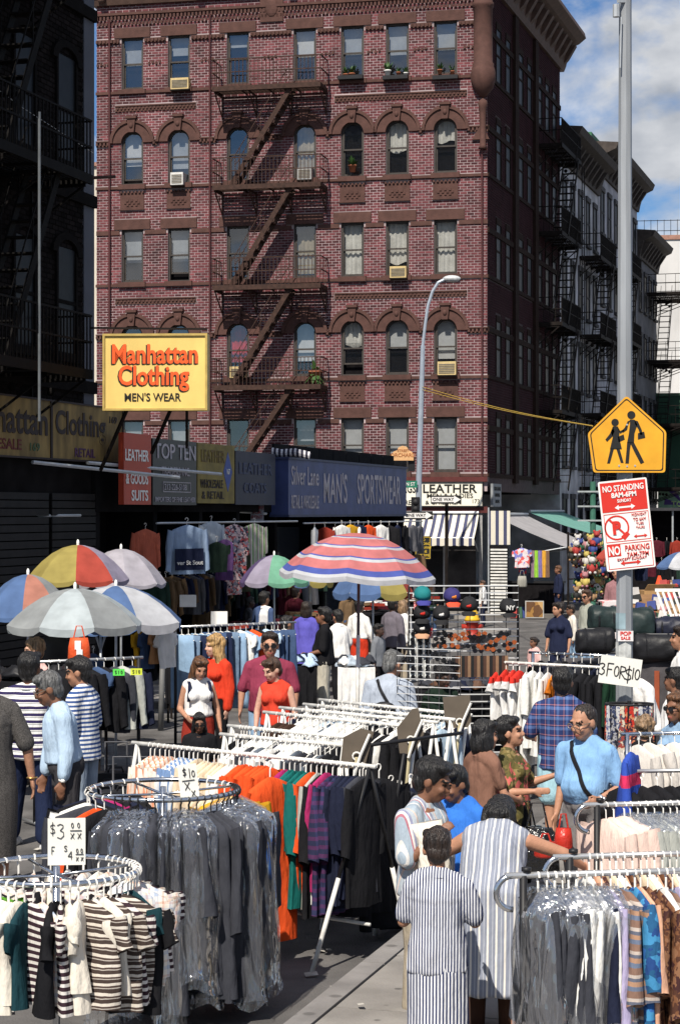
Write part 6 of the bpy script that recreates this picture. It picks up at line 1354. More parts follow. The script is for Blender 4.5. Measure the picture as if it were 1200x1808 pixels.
fill(a, u, ang, 1.6, [('tee',mix[i % 3][0],'dark top on the second rail behind the bright rail','dark tops on the second rail') for i in range(10)], .05, L-.05)
F3 = [[(-.4,-1),(-.4,1),(.5,1)],[(-.4,.1),(.3,.1)]]; S_R = [(-.4,-1),(-.4,1),(.35,.85),(.4,.3),(-.4,.05),(.5,-1)]
ln = gl((S3,-.175,.0,.055),(F3[0],-.10,.0,.062),(F3[1],-.10,.0,.062),(S0,-.035,-.005,.055),(S_R,.025,-.01,.060),(SD_,.082,-.02,.06),(S1_,.082,-.02,.085),(S1_,.125,-.005,.055),(S0,.168,-.01,.055))
price_card('white handwritten 3 FOR $10 card in front of the tall pole', P(1094,1185,19.0), .40, .27, (0,R(8),R(3)), ln, .010)
t = T('tie_rack', 'small black carousel of patterned ties under the 3 FOR 10 card', 'tie rack', (P(1110,1245,18.4).x, 18.4, 0)); zt = P(0,1243,18.4).z
A = [2*math.pi*k/24 for k in range(24)]; MB().tube([(.22*math.cos(q), .14*math.sin(q), zt) for q in A], .012, 6, True).build('ring', BLACK, t, True); MB().cyl((0,0,0),(0,0,zt+.03),.018).build('post', BLACK, t); MB().cyl((0,0,0),(0,0,.03),.2,n=16).build('base', BLACK, t)
TI = [Mprint('tie_%d' % i, cs, 30, .5) for i, cs in enumerate(([(.42,.03,.02),(.05,.02,.03),(.5,.2,.1)], [(.55,.55,.56),(.10,.13,.25),(.6,.6,.6)], [(.04,.05,.10),(.3,.3,.32),(.02,.02,.03)], [(.5,.45,.35),(.25,.05,.04),(.06,.06,.09)]))]
TL = ['red and dark patterned tie on the small carousel','white and blue patterned tie on the small carousel','dark navy patterned tie on the small carousel','beige and red patterned tie on the small carousel']
tm = MB().prism([(-.018,0),(.018,0),(.045,-.52),(0,-.57),(-.045,-.52)], (0,0,0), (1,0,0), (0,0,1), (0,.008,0)).mesh('tie', TI[0])
for k in range(16):
    a_ = 2*math.pi*k/16; o = ob('tie', tm, None, V(t.location)+V((.225*math.cos(a_), .145*math.sin(a_), zt)), (0,0,a_+R(90))); setmat(o, TI[k % 4]); tag(o, TL[k % 4], 'tie', TL[k % 4].split(' tie')[0]+' ties')
# jeans rail and dark jackets on the left
z = 1.70; p0 = W(310,1107,z); p1 = W(517,1095,1.73); t, a, u, ang = rack('pipe rail of blue jeans behind the four strolling people', p0, p1, z, 'k', legs=False, spread=.3); L = (V(p1)-V(p0)).length
JM = [(LDENIM,'pale blue'),(DENIM,'mid blue'),(mc('stone_denim', (.13,.19,.28)),'stonewashed blue'),(DDENIM,'dark blue')]
it = [('jeans',JM[i][0],'%s jeans on the pipe rail' % JM[i][1],'%s jeans on the pipe rail' % JM[i][1]) for i in (0,2,3,0,2,1,3,2,0)] + [('tee',[WHC,LDENIM,OR,BLK,PALEB][i],['white top among the jeans','pale denim shirt at the right of the jeans','orange red top among the jeans','black top right of the jeans','pale blue shirt right of the jeans'][i],None) for i in range(5)] + [('jeans',DENIM,'mid blue jeans at the right end of the pipe rail','jeans at the right end of the pipe rail')]*3
fill(a, u, ang, z, it, .05, L-.1, .5)
z = 1.70; p0 = W(62,1169,z); p1 = W(245,1161,z); t, a, u, ang = rack('grey rail of dark jackets under the umbrellas', p0, p1, z, 'k', legs=False, spread=.3); L = (V(p1)-V(p0)).length
it = [('jacket',BLK,'black jacket under the striped umbrellas','black jackets under the umbrellas')]*5+[('tee',DENIM,'blue shirt among the black jackets under the umbrellas',None),('jacket',BLK,'black jacket under the striped umbrellas','black jackets under the umbrellas'),('jacket',CHARC,'charcoal jacket with a green price tag under the umbrellas',None),('jacket',LGREY,'grey jacket with a yellow green price tag under the umbrellas',None),('jacket',NVY,'navy jacket at the right end of the grey rail',None)]
fill(a, u, ang, z, it, .1, L-.02, .4)
# ------------------------------------------------------------ umbrellas
def umbrella(label, px, Y, apy, rimpy, rpx, cols, n=8, bands=None, tilt=(0,0), rot=0, pole=STEEL, val=.10, pole2=None, wavy=True):
    """market umbrella: one panel mesh per gore, each with its own hanging valance"""
    u = Y/F; zr = H-(rimpy-904)*u; za = H-(apy-904)*u; r = rpx*u; x = (px-600)*u
    t = T('umbrella', label, 'umbrella', (x, Y, 0)); top = bpy.data.objects.new('canopy', None); C.objects.link(top); top.parent = t; top.location = (0,0,zr); top.rotation_euler = (R(tilt[0]), R(tilt[1]), 0)
    h = za-zr; rows = sorted(set([0,.12,.3,.5,.7,.85,1.0] + ([b_[0] for b_ in bands] if bands else []))); m = 6
    dome = lambda f: h*(1-f**2.05)
    mats = {}
    for g in range(n):
        a0, a1 = rot+2*math.pi*g/n, rot+2*math.pi*(g+1)/n; b = MB(); fl = []
        def pt(f, q, drop=0):
            a = a0+(a1-a0)*q; sag = math.sin(math.pi*q); rr = r*f*(1-.075*sag*f)
            return (rr*math.cos(a), rr*math.sin(a), dome(f)-.03*sag*f*f*h/.4 - drop)
        ms = [bands[k][1] for k in range(len(bands))] if bands else [cols[g % len(cols)]]
        for i in range(len(rows)-1):
            if bands: b.cm = max(k for k in range(len(bands)) if bands[k][0] <= rows[i]+1e-6)
            b.loft([[pt(rows[i], q/m) for q in range(m+1)], [pt(rows[i+1], q/m) for q in range(m+1)]], caps=False, wrap=False)
        if val: b.loft([[pt(1.0, q/m, val*k*(1-(.45 if wavy and q in (0, m) else 0))+ (0.004 if k else 0)) for q in range(m+1)] for k in (0, .5, 1)], caps=False, wrap=False)
        b.build('canopy_panel', ms, top, True)
    for g in range(n):
        rb = MB(); a = rot+2*math.pi*g/n; rb.tube([(r*f*math.cos(a), r*f*math.sin(a), dome(f)-.012) for f in (.03,.35,.7,1)], .006, 5); rb.bar((0,0,h-.42), (r*.5*math.cos(a), r*.5*math.sin(a), dome(.5)-.015), .008); rb.build('rib', STEEL, top)
    MB().sph((0,0,h+.03), (.022,.022,.05), 8, 6).cyl((0,0,h-.05), (0,0,h+.02), .02).build('finial', WHITE, top)
    a = V((0,0,0)); c = V((0,0,zr)) + V(((top.rotation_euler.to_matrix()@V((0,0,h)))))
    if pole2: MB().cyl(a, c.lerp(a, .45), .026, n=8).build('pole_sleeve', pole2, t, True); MB().cyl(a, c, .02, n=8).build('pole', pole, t, True)
    else: MB().cyl(a, c, .018, n=8).build('pole', pole, t, True)
    MB().cyl((0,0,0),(0,0,.08),.22,.20,14).build('base', M('base_grey', (.16,.16,.16), .8), t)
    return t
def canv(n, c):
    if 'canvas_'+n in MC: return MC['canvas_'+n]
    m = M('canvas_'+n, c, .85, .16, 5, .25, bscale=11); t = m.node_tree; k = t.links.new; bs = t.nodes['Principled BSDF']
    tl = t.nodes.new('ShaderNodeBsdfTranslucent'); mxs = t.nodes.new('ShaderNodeMixShader'); mxs.inputs[0].default_value = .28
    k(bs.inputs['Base Color'].links[0].from_socket, tl.inputs[0]); k(bs.outputs[0], mxs.inputs[1]); k(tl.outputs[0], mxs.inputs[2]); k(mxs.outputs[0], t.nodes['Material Output'].inputs[0]); return m
cy = canv('yellow', (.33,.27,.08)); crd = canv('red', (.40,.065,.045)); cli = canv('lilac', (.30,.27,.36)); cgn = canv('green', (.025,.22,.11)); cbl = canv('blue', (.085,.15,.31)); csa = canv('salmon', (.44,.19,.14)); cgr = canv('grey', (.27,.285,.29)); cpl = canv('pale', (.42,.47,.49)); cwh = canv('white', (.50,.51,.54)); cmi = canv('mint', (.16,.38,.26)); cpu = canv('purple', (.10,.07,.17)); cpk = canv('pink', (.52,.17,.17)); clv = canv('off_lilac', (.40,.38,.43))
o22 = R(22.5)
umbrella('red yellow lilac and green panelled umbrella, topmost of the left cluster', 138, 28.5, 962, 1022, 90, [cli, cy, cli, cgn, cy, cy, crd, cli], rot=R(5), val=.06)
umbrella('blue and salmon panelled umbrella at the left photo edge', 50, 26.5, 1014, 1083, 84, [csa, cgr, cgr, cwh, cy, cy, cbl, cbl], rot=R(-88), val=.05)
umbrella('grey and pale panelled umbrella in front of the left cluster', 133, 24.0, 1039, 1101, 122, [cgr, cpl], rot=R(23), val=.085, pole=M('dark_tube', (.06,.06,.065), .5))
umbrella('blue and white panelled umbrella on the right of the left cluster', 205, 25.6, 1034, 1096, 122, [cwh, cbl], rot=R(-65), val=.11)
umbrella('pale lilac umbrella behind the left cluster', 214, 31.0, 969, 1028, 80, [clv], rot=R(12), val=.05)
umbrella('small blue umbrella low under the grey and pale one', 178, 27.0, 1098, 1118, 30, [cbl], rot=0, val=.02)
umbrella('purple lilac and mint umbrella left of the pink one', 484, 36.5, 980, 1026, 62, [cmi, cwh, cpu, cpu, cpu, cli, cmi, cmi], rot=R(-8), val=.07)
umbrella('yellow umbrella half hidden behind the pink one on its left', 547, 37.5, 990, 1026, 42, [cy, cy, cbl], rot=R(0), val=.09)
umbrella('blue yellow and red umbrella half hidden under the pink one', 658, 34.0, 985, 1044, 72, [crd, cmi, cbl, cbl, cbl, cbl, cy, crd], rot=R(10), val=.10)
WHs = canv('white', (.66,.67,.70)); BLs = canv('stripe_blue', (.07,.10,.36))
bd = [(0,cpk),(.30,BLs),(.325,WHs),(.355,cpk),(.53,BLs),(.55,WHs),(.59,cpk),(.73,BLs),(.75,WHs),(.79,cpk),(.90,BLs),(.965,WHs)]
umbrella('big pink umbrella with blue and white bands in the middle of the market', 630, 26.0, 941, 1014, 139, None, bands=bd, rot=R(-98), tilt=(0,3), val=.06, pole=M('brown_tube', (.10,.075,.075), .5), pole2=M('worn_white_tube', (.62,.61,.58)), wavy=False)
umbrella('blue and white umbrella at the right photo edge', 1203, 44, 974, 1000, 46, [cwh, cbl], rot=R(-40), val=.04)
umbrella('red and white umbrella behind the parking sign', 1090, 48, 960, 984, 40, [crd, cwh], rot=R(100), val=.04)
# ------------------------------------------------------------ wire grid stall with caps and sunglasses
Yg = 22.4; g0 = P(722,1300,Yg); wg = T('wire_grid', 'tall chrome wire grid stand hung with caps and sunglasses', 'display stand', (g0.x, Yg, 0), R(4)); GW, GH = 1.24, 2.42
FINE = M('wire_chrome', (.66,.66,.66), .3, .1, metal=.25)
b = MB(); k = 0
while k*.082 < GH-.1: MB().bar((0,-.008,.12+k*.082),(GW,-.008,.12+k*.082),  .012).build('wire', FINE, wg); k += 1
for k in range(10): MB().bar((k*GW/9,0,.05),(k*GW/9,0,GH),.008).build('wire', M('wire_dark', (.04,.04,.045), .4), wg)
for x in (0, GW): MB().cyl((x,.01,.0),(x,.01,GH),.014,n=6).build('frame_tube', IRON, wg); MB().bar((x,-.3,.03),(x,.3,.03),.03).build('foot', IRON, wg)
wg2 = T('wire_grid', 'second chrome wire grid slanting forward left of the tall one', 'display stand', (P(700,1300,21.6).x, 21.5, 0), R(-28))
for k in range(19): MB().bar((0,0,.3+k*.082),(.75,0,.3+k*.082),.008).build('wire', FINE, wg2)
for k in range(7): MB().bar((k*.125,.006,.1),(k*.125,.006,1.85),.007).build('wire', M('wire_dark', (.04,.04,.045)), wg2)
def gridp(px, py, dy=-.07):
    p = P(px, py, Yg); return p + V((0, dy + (p.x-g0.x)*math.tan(R(4)), 0))
def capmesh(m1, m2):
    b = MB(); lo = []
    for z, r in ((-.055,.098),(-.01,.10),(.03,.088),(.06,.060),(.075,.02)): lo.append([(r*math.cos(2*math.pi*k/18), r*1.08*math.sin(2*math.pi*k/18), z) for k in range(18)])
    b.loft(lo); b.sph((0,0,.076), (.012,.012,.007), 6, 4); b.cm = 1
    lo = []
    for f in range(5):
        q = f/4; lo.append([( (.085-.012*q*q)*math.sin(t_), -.075-.085*q*math.cos(t_*.9)-.02, -.052-.03*q-.02*math.sin(t_)**2) for t_ in [R(-80+160*k/10) for k in range(11)]])
    b.loft(lo, caps=False, wrap=False); return b.mesh('baseball_cap', [m1, m2], True)
CAPS = [(745,1046,'teal_cap',(.01,.16,.17),(.04,.04,.22),'teal cap with purple brim on the wire grid',''), (797,1049,'navy_cap',(.03,.025,.12),(.62,.07,.03),'navy cap with orange brim on the wire grid','O'), (744,1078,'black_cap',(.012,.012,.014),(.012,.012,.014),'black cap with red and white emblem on the wire grid','R'), (778,1080,'black_cap',(.012,.012,.014),(.012,.012,.014),'black cap with white letters on the wire grid','LA'),
        (827,1065,'black_cap',(.012,.012,.014),(.014,.014,.016),'black cap with an orange red emblem on the wire grid','V'), (896,1068,'black_cap',(.010,.010,.013),(.010,.010,.013),'black cap with white NY letters on the wire grid','NY'), (744,1104,'black_cap',(.012,.012,.014),(.45,.25,.15),'black cap with tan brim and white front above the white strips','W')]
for px, py, nm, c1, c2, lab, tx_ in CAPS:
    me = capmesh(M(nm, c1, .8), M(nm+'_brim_%d' % int(c2[0]*100), c2, .8)); o = ob('baseball_cap', me, None, gridp(px, py, -.10), (R(20), 0, R(random.uniform(-12,12)))); tag(o, lab, 'cap', None); o.scale = (.98,)*3
    if tx_ and tx_ != 'NY': MB().sph((0,-.106,.008), (.030,.008,.017), 8, 5).sph((.018,-.102,.02), (.012,.008,.012), 6, 4).build('emblem', SRED if tx_ in 'RV' else (M('cap_orange',(.6,.2,.03)) if tx_ == 'O' else WL), o)
    elif tx_: text(tx_, .07, SRED if tx_ in 'RV' else (M('cap_orange',(.6,.2,.03)) if tx_ == 'O' else WL), o, (0,-.110,.008), 1, .03, rot=(R(80),0,0), name='emblem')
for k, (px, py) in enumerate(((744,1062),(749,1108))):
    b = MB(); b.loft([[(x*.02-.09, -.01+.012*math.sin(x*1.3+z), -z*.03) for x in range(10)] for z in range(5)], caps=False, wrap=False)
    tag(b.build('bandana', Mprint('red_bandana', [(.5,.03,.03),(.6,.5,.5),(.45,.02,.03)], 60), None, loc=gridp(px,py,-.03)), ['red and white bandana between two caps','red and white bandana under the lowest cap'][k], 'bandana')
lens = M('dark_lens', (.008,.008,.010), .12, .1, spec=.6); amber = M('amber_lens', (.28,.07,.02), .15, .1, spec=.6)
def glass_mesh(nm, m, fr):
    b = MB()
    for s in (-1, 1):
        b.cyl((s*.034,0,0),(s*.034,-.008,0),.028,.026,10); b.bar((s*.062,-.002,.006),(s*.064,.07,.0),.007)
    b.bar((-.012,-.004,.006),(.012,-.004,.006),.008); return b.mesh('sunglasses', m)
GD = glass_mesh('d', lens, BLACK); GA = glass_mesh('a', amber, BLACK)
for k, px in enumerate((728, 741, 754)):
    t = tag(MB().box(-.035,.035,0,.006,-.25,.25).build('display_strip', M('strip_white', (.66,.68,.66), .6), None, loc=gridp(px,1157,-.03)), ['white sunglasses strip, leftmost on the wire grid','white sunglasses strip in the middle on the wire grid','white sunglasses strip, rightmost of the three'][k], 'display strip')
    for j in range(5):
        o = ob('sunglasses', GD, None, gridp(px,1124+j*16.5,-.045), (0, R(90+random.uniform(-8,8)), 0)); tag(o, 'dark sunglasses on the white strips of the wire grid', 'sunglasses', 'dark sunglasses on the white strips')
random.seed(5)
for i in range(46):
    px = random.uniform(708, 905); py = random.uniform(1118,1150) if px > 765 else random.uniform(1118,1200)
    if 722 < px < 760: px += 45
    am = random.random() < .45 and px > 765
    o = ob('sunglasses', GA if am else GD, None, gridp(px,py,-.05), (0, R(random.uniform(-15,15)), R(random.uniform(-20,20))))
    tag(o, 'amber sunglasses hung along the wire grid' if am else 'black sunglasses hung along the wire grid', 'sunglasses', 'amber sunglasses on the grid' if am else 'black sunglasses on the grid')
for i in range(14):
    px = random.uniform(770,800); py = random.uniform(1150,1200); o = ob('sunglasses', GD, None, gridp(px,py,-.06), (0, R(random.uniform(-15,15)), R(random.uniform(-20,20)))); tag(o, 'black sunglasses hung in a bunch above the man in dark green', 'sunglasses', 'bunch of black sunglasses')
for i in range(18):
    px = 800+i*5.5; o = MB().box(-.02,.02,-.01,.01,-.24,.0).build('belt', M(('belt_black','belt_brown','belt_tan')[i%3], ((.012,.012,.012),(.06,.03,.02),(.20,.12,.07))[i%3], .5), None, loc=gridp(px,1158,-.04)); tag(o, '%s belt hanging on the wire grid' % ('black','brown','tan')[i%3], 'belt', '%s belts on the wire grid' % ('black','brown','tan')[i%3])
# ------------------------------------------------------------ bags, luggage, meters, tables
def duffel(label, px, py, Y, w, h, m, rz=0, d=.30, group=None):
    t = T('duffel_bag', label, 'duffel bag', P(px,py,Y), R(rz)); b = MB(); lo = []
    for x, f in ((-1,.0),(-1,.55),(-.97,.82),(-.88,.97),(-.5,1),(0,1.02),(.5,1),(.88,.97),(.97,.82),(1,.55),(1,0)):
        lo.append([(x*w/2, f*d/2*math.copysign(abs(math.cos(a))**.7, math.cos(a)), h/2+f*h/2*math.copysign(abs(math.sin(a))**.7, math.sin(a))*(1-.04*math.sin(x*7))) for a in [2*math.pi*k/18 for k in range(18)]])
    b.loft(lo); me = remeshed(b, .022, 3); ripple(me, .020, int(px), 14, 14); me.materials.append(m); ob('bag_body', me, t)
    for s in (-.25, .25): MB().tube([(s*w, -d/2*math.cos(a)*1.03, h/2+h/2*math.sin(a)*1.03) for a in [R(-60+150*k/8) for k in range(9)]], .012, 5).build('webbing', BLACK, t)
    MB().bar((-w*.42,-.0,h*1.01),(w*.42,0,h*1.01),.02,.008).build('zip', M('zip_grey', (.2,.2,.2), .4), t); return t
NYL = M('black_nylon', (.011,.011,.013), .5, .3, 8, .5, bscale=10); NYG = M('green_nylon', (.012,.022,.022), .5, .3, 8, .5, bscale=10); NYN = M('navy_nylon', (.010,.012,.026), .5, .3, 8, .5, bscale=10)
duffel('dark green duffel bag on top of the pile left of the tall pole', 1066, 1117, 24, .36, .31, NYG, 4); duffel('black duffel bag at the bottom of the pile left of the tall pole', 1048, 1153, 23.8, .44, .29, NYL, 3)
duffel('dark green duffel bag right behind the tall pole', 1126, 1126, 24.1, .34, .34, NYG); duffel('long black duffel bag with ribs right of the tall pole', 1158, 1168, 23.9, .56, .33, NYL); duffel('navy duffel bag at the right end of the bag pile', 1182, 1128, 24.2, .42, .26, NYN, -5)
zt = P(0,1168,24).z
t = T('stall_table', 'dark draped table under the pile of duffel bags', 'table', (P(1120,1200,24.2).x, 24.2, 0)); MB().box(-.85,1.1,-.32,.4,zt-.04,zt).build('tabletop', M('grey_drape', (.065,.06,.065), .9, .3, 4, .3), t); b = MB(); b.loft([[(-.87+k*.07, -.335-.015*math.sin(k*1.7)*(1-z_), .05+(zt-.07)*z_) for k in range(29)] for z_ in (0,.5,1)], caps=False, wrap=False); b.build('table_cloth', M('grey_drape', (.065,.06,.065)), t); MB().box(.18,.24,-.36,-.352,.2,zt-.1).build('strap', M('rust_strap', (.30,.07,.03), .7), t)
for x in (-.8, 1.0): MB().bar((x,.3,0),(x,.3,zt-.04),.04).build('leg', IRON, t)
def suitcase(label, px, py, Y, w, h, rz=0):
    g = T('suitcase', label, 'suitcase', (P(px,py,Y).x, Y, 0), R(rz)); d = .24
    MB().prism(rounded([(-w/2,.05),(w/2,.05),(w/2,h),(-w/2,h)], .05), (0,d/2,0), (1,0,0), (0,0,1), (0,-d,0)).build('shell', NYL, g); MB().prism(rounded([(-w*.38,.14),(w*.38,.14),(w*.38,h*.62),(-w*.38,h*.62)], .05), (0,-d/2,0), (1,0,0), (0,0,1), (0,-.05,0)).build('front_pocket', M('black_nylon_matt', (.018,.018,.02), .6, .3, 8, .4), g)
    MB().prism(rounded([(-w*.30,h*.68),(w*.30,h*.68),(w*.30,h*.92),(-w*.30,h*.92)], .03), (0,-d/2,0), (1,0,0), (0,0,1), (0,-.03,0)).build('top_pocket', M('black_nylon_matt', (.018,.018,.02)), g)
    b = MB(); b.tube([(-.11,.06,h-.02),(-.11,.06,h+.30),(.11,.06,h+.30),(.11,.06,h-.02)], .011, 6); b.build('trolley_handle', M('handle_grey', (.10,.10,.11), .35), g); MB().tube([(-.08,-.02,h),(-.06,-.03,h+.05),(.06,-.03,h+.05),(.08,-.02,h)], .012, 6).build('carry_handle', BLACK, g)
    for x in (-w/2+.06, w/2-.06): MB().cyl((x-.02,.05,.035),(x+.02,.05,.035),.035,n=10).build('wheel', BLACK, g)
suitcase('black suitcase with front pockets beside the blue and white hooped man', 222, 1370, 18.0, .46, .72, 8); suitcase('black suitcase half hidden behind another one', 250, 1350, 18.8, .42, .62, -10); suitcase('black suitcase standing farther back by the dark jackets', 205, 1310, 20.2, .42, .60, 4)
gm = G(284,1290); t = T('parking_meter', 'grey double-headed parking meter by the hanging jeans', 'parking meter', gm); MB().cyl((0,0,0),(.03,0,1.15),.045,.04,n=10).build('post', M('meter_post', (.13,.13,.13), .6), t, True)
for k, z_ in enumerate((1.22, 1.44)): MB().sph((.03,-.0,z_), (.13-.02*k,.10,.13), 14, 9).cyl((.03,-.02,z_-.02),(.03,-.10,z_),.07,.06,12).build('meter_head', M('meter_grey', (.07,.075,.075), .4, .2, metal=.3), t, True)
MB().box(-.04,.10,-.105,-.095,1.46,1.52).build('meter_window', M('window_pale', (.4,.42,.42), .2), t)
def table(label, px0, px1, py, Y, mat, dep=.7, cloth=True):
    z_ = P(0,py,Y).z; x0, x1 = P(px0,0,Y).x, P(px1,0,Y).x; t = T('stall_table', label, 'table', (x0, Y, 0)); w_ = x1-x0; MB().box(0,w_,0,dep,z_-.03,z_).build('tabletop', mat, t)
    if cloth: b = MB(); b.loft([[(w_*k/24, -.01-.02*math.sin(k*1.3)*(1-f), z_*(.35+.65*f)-.002) for k in range(25)] for f in (0,.5,1)], caps=False, wrap=False); b.build('table_cloth', mat, t)
    for x in (.04, w_-.04):
        for y in (.05, dep-.05): MB().bar((x,y,0),(x,y,z_-.03),.035).build('leg', IRON, t)
    return z_
def heap(px0, px1, z_, Y, n, its, dep=.5, k=.2):
    for i in range(n):
        x = random.uniform(P(px0,0,Y).x, P(px1,0,Y).x); y = Y+random.uniform(.08,dep); nm, m, lab, g = random.choice(its); b = MB(); r = random.uniform(.6,1)*k
        lo = []
        for f in range(4): lo.append([(r*(1-.25*f)*(1+.2*math.sin(3*a+f+i))*math.cos(a), r*.7*(1-.25*f)*(1+.2*math.sin(2*a+i))*math.sin(a), .035*f+.012*math.sin(4*a+i)) for a in [2*math.pi*q/12 for q in range(12)]])
        b.loft(lo); o = b.build(nm, m, None, True, (x,y,z_+.015+random.uniform(0,.06)), (0,0,random.uniform(0,6))); tag(o, lab, nm.replace('_',' '), g)
random.seed(21)
zz = table('white cloth covered table heaped with folded jeans', 596, 662, 1180, 29.5, WHT); heap(598, 655, zz, 29.5, 14, [('folded_garment', M('acid_denim', (.32,.38,.45), .9, .35, 12), 'washed blue folded garment on the white table', 'folded garments on the white table'), ('folded_garment', WHT, 'white folded garment on the white table', 'white folded garments on the table'), ('folded_garment', CHARC, 'dark folded garment on the white table', 'dark folded garments on the white table')])
zz = table('dark table of clothes in front of the man in black', 500, 560, 1178, 30.0, BLK); heap(502, 556, zz, 30, 8, [('folded_garment', DDENIM, 'dark denim garment on the dark table', 'dark denim on the dark table'), ('folded_garment', PALEB, 'pale blue garment on the dark table', 'pale blue garments on the dark table')])
zz = table('dark goods table at the left under the umbrellas', -30, 180, 1205, 22.4, BLK, .8)
heap(-20, 170, zz, 22.4, 22, [('handbag', BLACK, 'black handbag heaped on the dark left table', 'black handbags on the left table'), ('handbag', NYL, 'black nylon bag heaped on the dark left table', 'black nylon bags on the left table')], .6, .19)
zz = table('dark shoe table right of the meter', 292, 330, 1178, 30.5, BLK); heap(292, 328, zz, 30.5, 10, [('shoe', M('tan_shoe', (.38,.19,.08), .6), 'tan shoe on the table behind the meter', 'tan shoes'), ('shoe', WHITE, 'white shoe on the table behind the meter', 'white shoes'), ('shoe', BLACK, 'black shoe on the table behind the meter', 'black shoes')], .4, .12)
zz = table('dark goods table behind the wire grid', 735, 905, 1222, 23.6, BLK, .7); heap(740, 900, zz, 23.6, 24, [('folded_garment', CHARC, 'charcoal folded garment on the table behind the wire grid', 'charcoal folded garments behind the grid'), ('folded_garment', NVY, 'navy folded garment on the table behind the wire grid', 'navy folded garments behind the grid'), ('handbag', M('brown_bag', (.10,.05,.03), .5), 'brown handbag on the table behind the wire grid', 'brown handbags behind the grid')], .6, .17)
def shopbag(label, p, w, h, m, rz=0):
    t = T('handbag', label, 'handbag', p, rz); b = MB(); b.loft([[(w/2*f*math.copysign(abs(math.cos(a))**.6, math.cos(a)), .06*f*math.sin(a)*(1+.2*math.sin(3*a)), z_) for a in [2*math.pi*k/16 for k in range(16)]] for z_, f in ((-h,.85),(-h*.9,1),(-h*.4,.95),(0,.78))]); b.build('bag_body', m, t, True); MB().tube([(-w*.25,0,-.01),(-w*.12,0,h*.5),(w*.12,0,h*.5),(w*.25,0,-.01)], .008, 5).build('handle', m, t); return t
ob_ = shopbag('orange red backpack with white tags hanging under the grey umbrella', P(140,1126,22.8), .26, .27, M('orange_nylon', (.60,.08,.02), .5, .15, 8, .3)); MB().box(-.04,.03,-.075,-.07,-.13,-.03).build('price_tag', WHITE, ob_); MB().box(-.02,.05,-.08,-.075,-.23,-.13).build('price_tag', WHITE, ob_)
shopbag('black leather bag behind the blond woman in pink', P(98,1122,24.3), .34, .34, BLACK)
sh_ = shopbag('red and white plastic shopping bag carried by the man in light blue', P(994,1462,15.5), .15, .22, M('red_bag', (.42,.03,.02), .25, .15, 8, .5)); shopbag('red plastic shopping bag held near the ground by the curled rack', P(962,1486,15.3), .18, .12, M('red_bag', (.42,.03,.02)))
for k, (px, py) in enumerate(((948,1462),(925,1458))): shopbag('shiny black bin bag on the pavement beside the floral woman, %s' % ('nearer the red bag' if k == 0 else 'nearer the dress'), P(px,py,15.9+k*.3), .36, .40, M('bin_bag', (.008,.008,.009), .15, .1, 8, .9, spec=.7))
w_ = MB(); w_.loft([[(.09*(1+.3*math.sin(3*a+z_))*math.cos(a), .05*(1+.3*math.sin(2*a+z_*2))*math.sin(a), -z_*.1) for a in [2*math.pi*k/14 for k in range(14)]] for z_ in range(6)]); tag(w_.build('white_garment', c('cream_white', (.70,.65,.56)), None, True, P(752,1452,12.36), (0,R(-10),0)), 'creamy white garment held up by the man in the striped shirt', 'garment')
for k, (px, py, m_, lab) in enumerate(((210,1187,M('neon_green', (.10,.62,.08), .7),'neon green price tag on the dark jackets'), (241,1186,M('neon_yellow', (.55,.62,.05), .7),'yellow green price tag on the grey jacket'))):
    t = T('price_tag', lab, 'price tag', P(px,py,20.5), 0); MB().box(-.06,.06,0,.004,-.034,.034).build('card', m_, t); strokes(gl((SD_,-.03,0,.018),(S1_,.0,0,.018),(S0,.03,0,.018)), .006, MARK, t, (0,-.003,0))
for k, (px, py, Y, w2_, h2_) in enumerate(((332,1061,36,.15,.11),(387,1092,36,.15,.13),(276,1152,27,.10,.05))): tag(MB().box(-w2_,w2_,0,.01,-h2_,h2_).build('paper_notice', WHITE, None, loc=P(px,py,Y)), ['white paper notice hung left under the sweatshirt','white paper notice above the jeans rail','small white notice above the shoe table'][k], 'notice')
for k, (px, py, m_, lab) in enumerate(((249,1100,mc('mustard', (.52,.28,.02)),'mustard yellow top under the blue and white umbrella'), (262,1100,DENIM,'denim top next to the mustard one under the umbrella'), (280,1100,mc('tan_cloth', (.40,.20,.09)),'tan top under the blue and white umbrella'), (165,1142,DENIM,'blue denim shirt hung beside the orange backpack'), (293,1100,WHC,'white top at the edge of the blue and white umbrella'))): hang('tee', m_, P(px,py,26), R(60), lab, scale=.9)
# ------------------------------------------------------------ clothes along the left shop fronts
def shop_hang(kind, px, py, mat, label, out=.7, scale=1.0, seed=1, hg='w', turn=0, group=None):
    s, z_ = FL(px, py, -out); return hang(kind, mat, ST(s, out, z_), SRZ-R(46)+turn, label, group, seed=seed, hg=hg, scale=scale)
for x, q, t0, z_ in ((5.0,13.2,.6,3.05),(13.8,24.5,.55,3.0)):
    a_ = ST(x,t0,z_); t = T('garment_rail', 'rail along the left shop fronts under the %s' % ('TOP TEN sign' if x < 10 else 'navy box sign'), 'rail', a_); MB().cyl((0,0,0), ST(q,t0,z_)-a_, .02, n=6).build('pipe', STEEL, t)
sw_ = shop_hang('jacket', 330, 916, c('dusty_blue_sweat', (.25,.33,.46)), 'big dusty blue sweatshirt with a navy panel hung on the shop front', 1.1, 1.45, 2); MB().prism([(-.20,-.72),(.20,-.72),(.20,-.42),(-.20,-.42)], (0,-.085,0), (1,0,0), (0,0,1), (0,.012,0)).build('navy_panel', NAVYC, sw_); text('ver St Sout', .085, WL, sw_, (0,-.10,-.62), .95, .01)
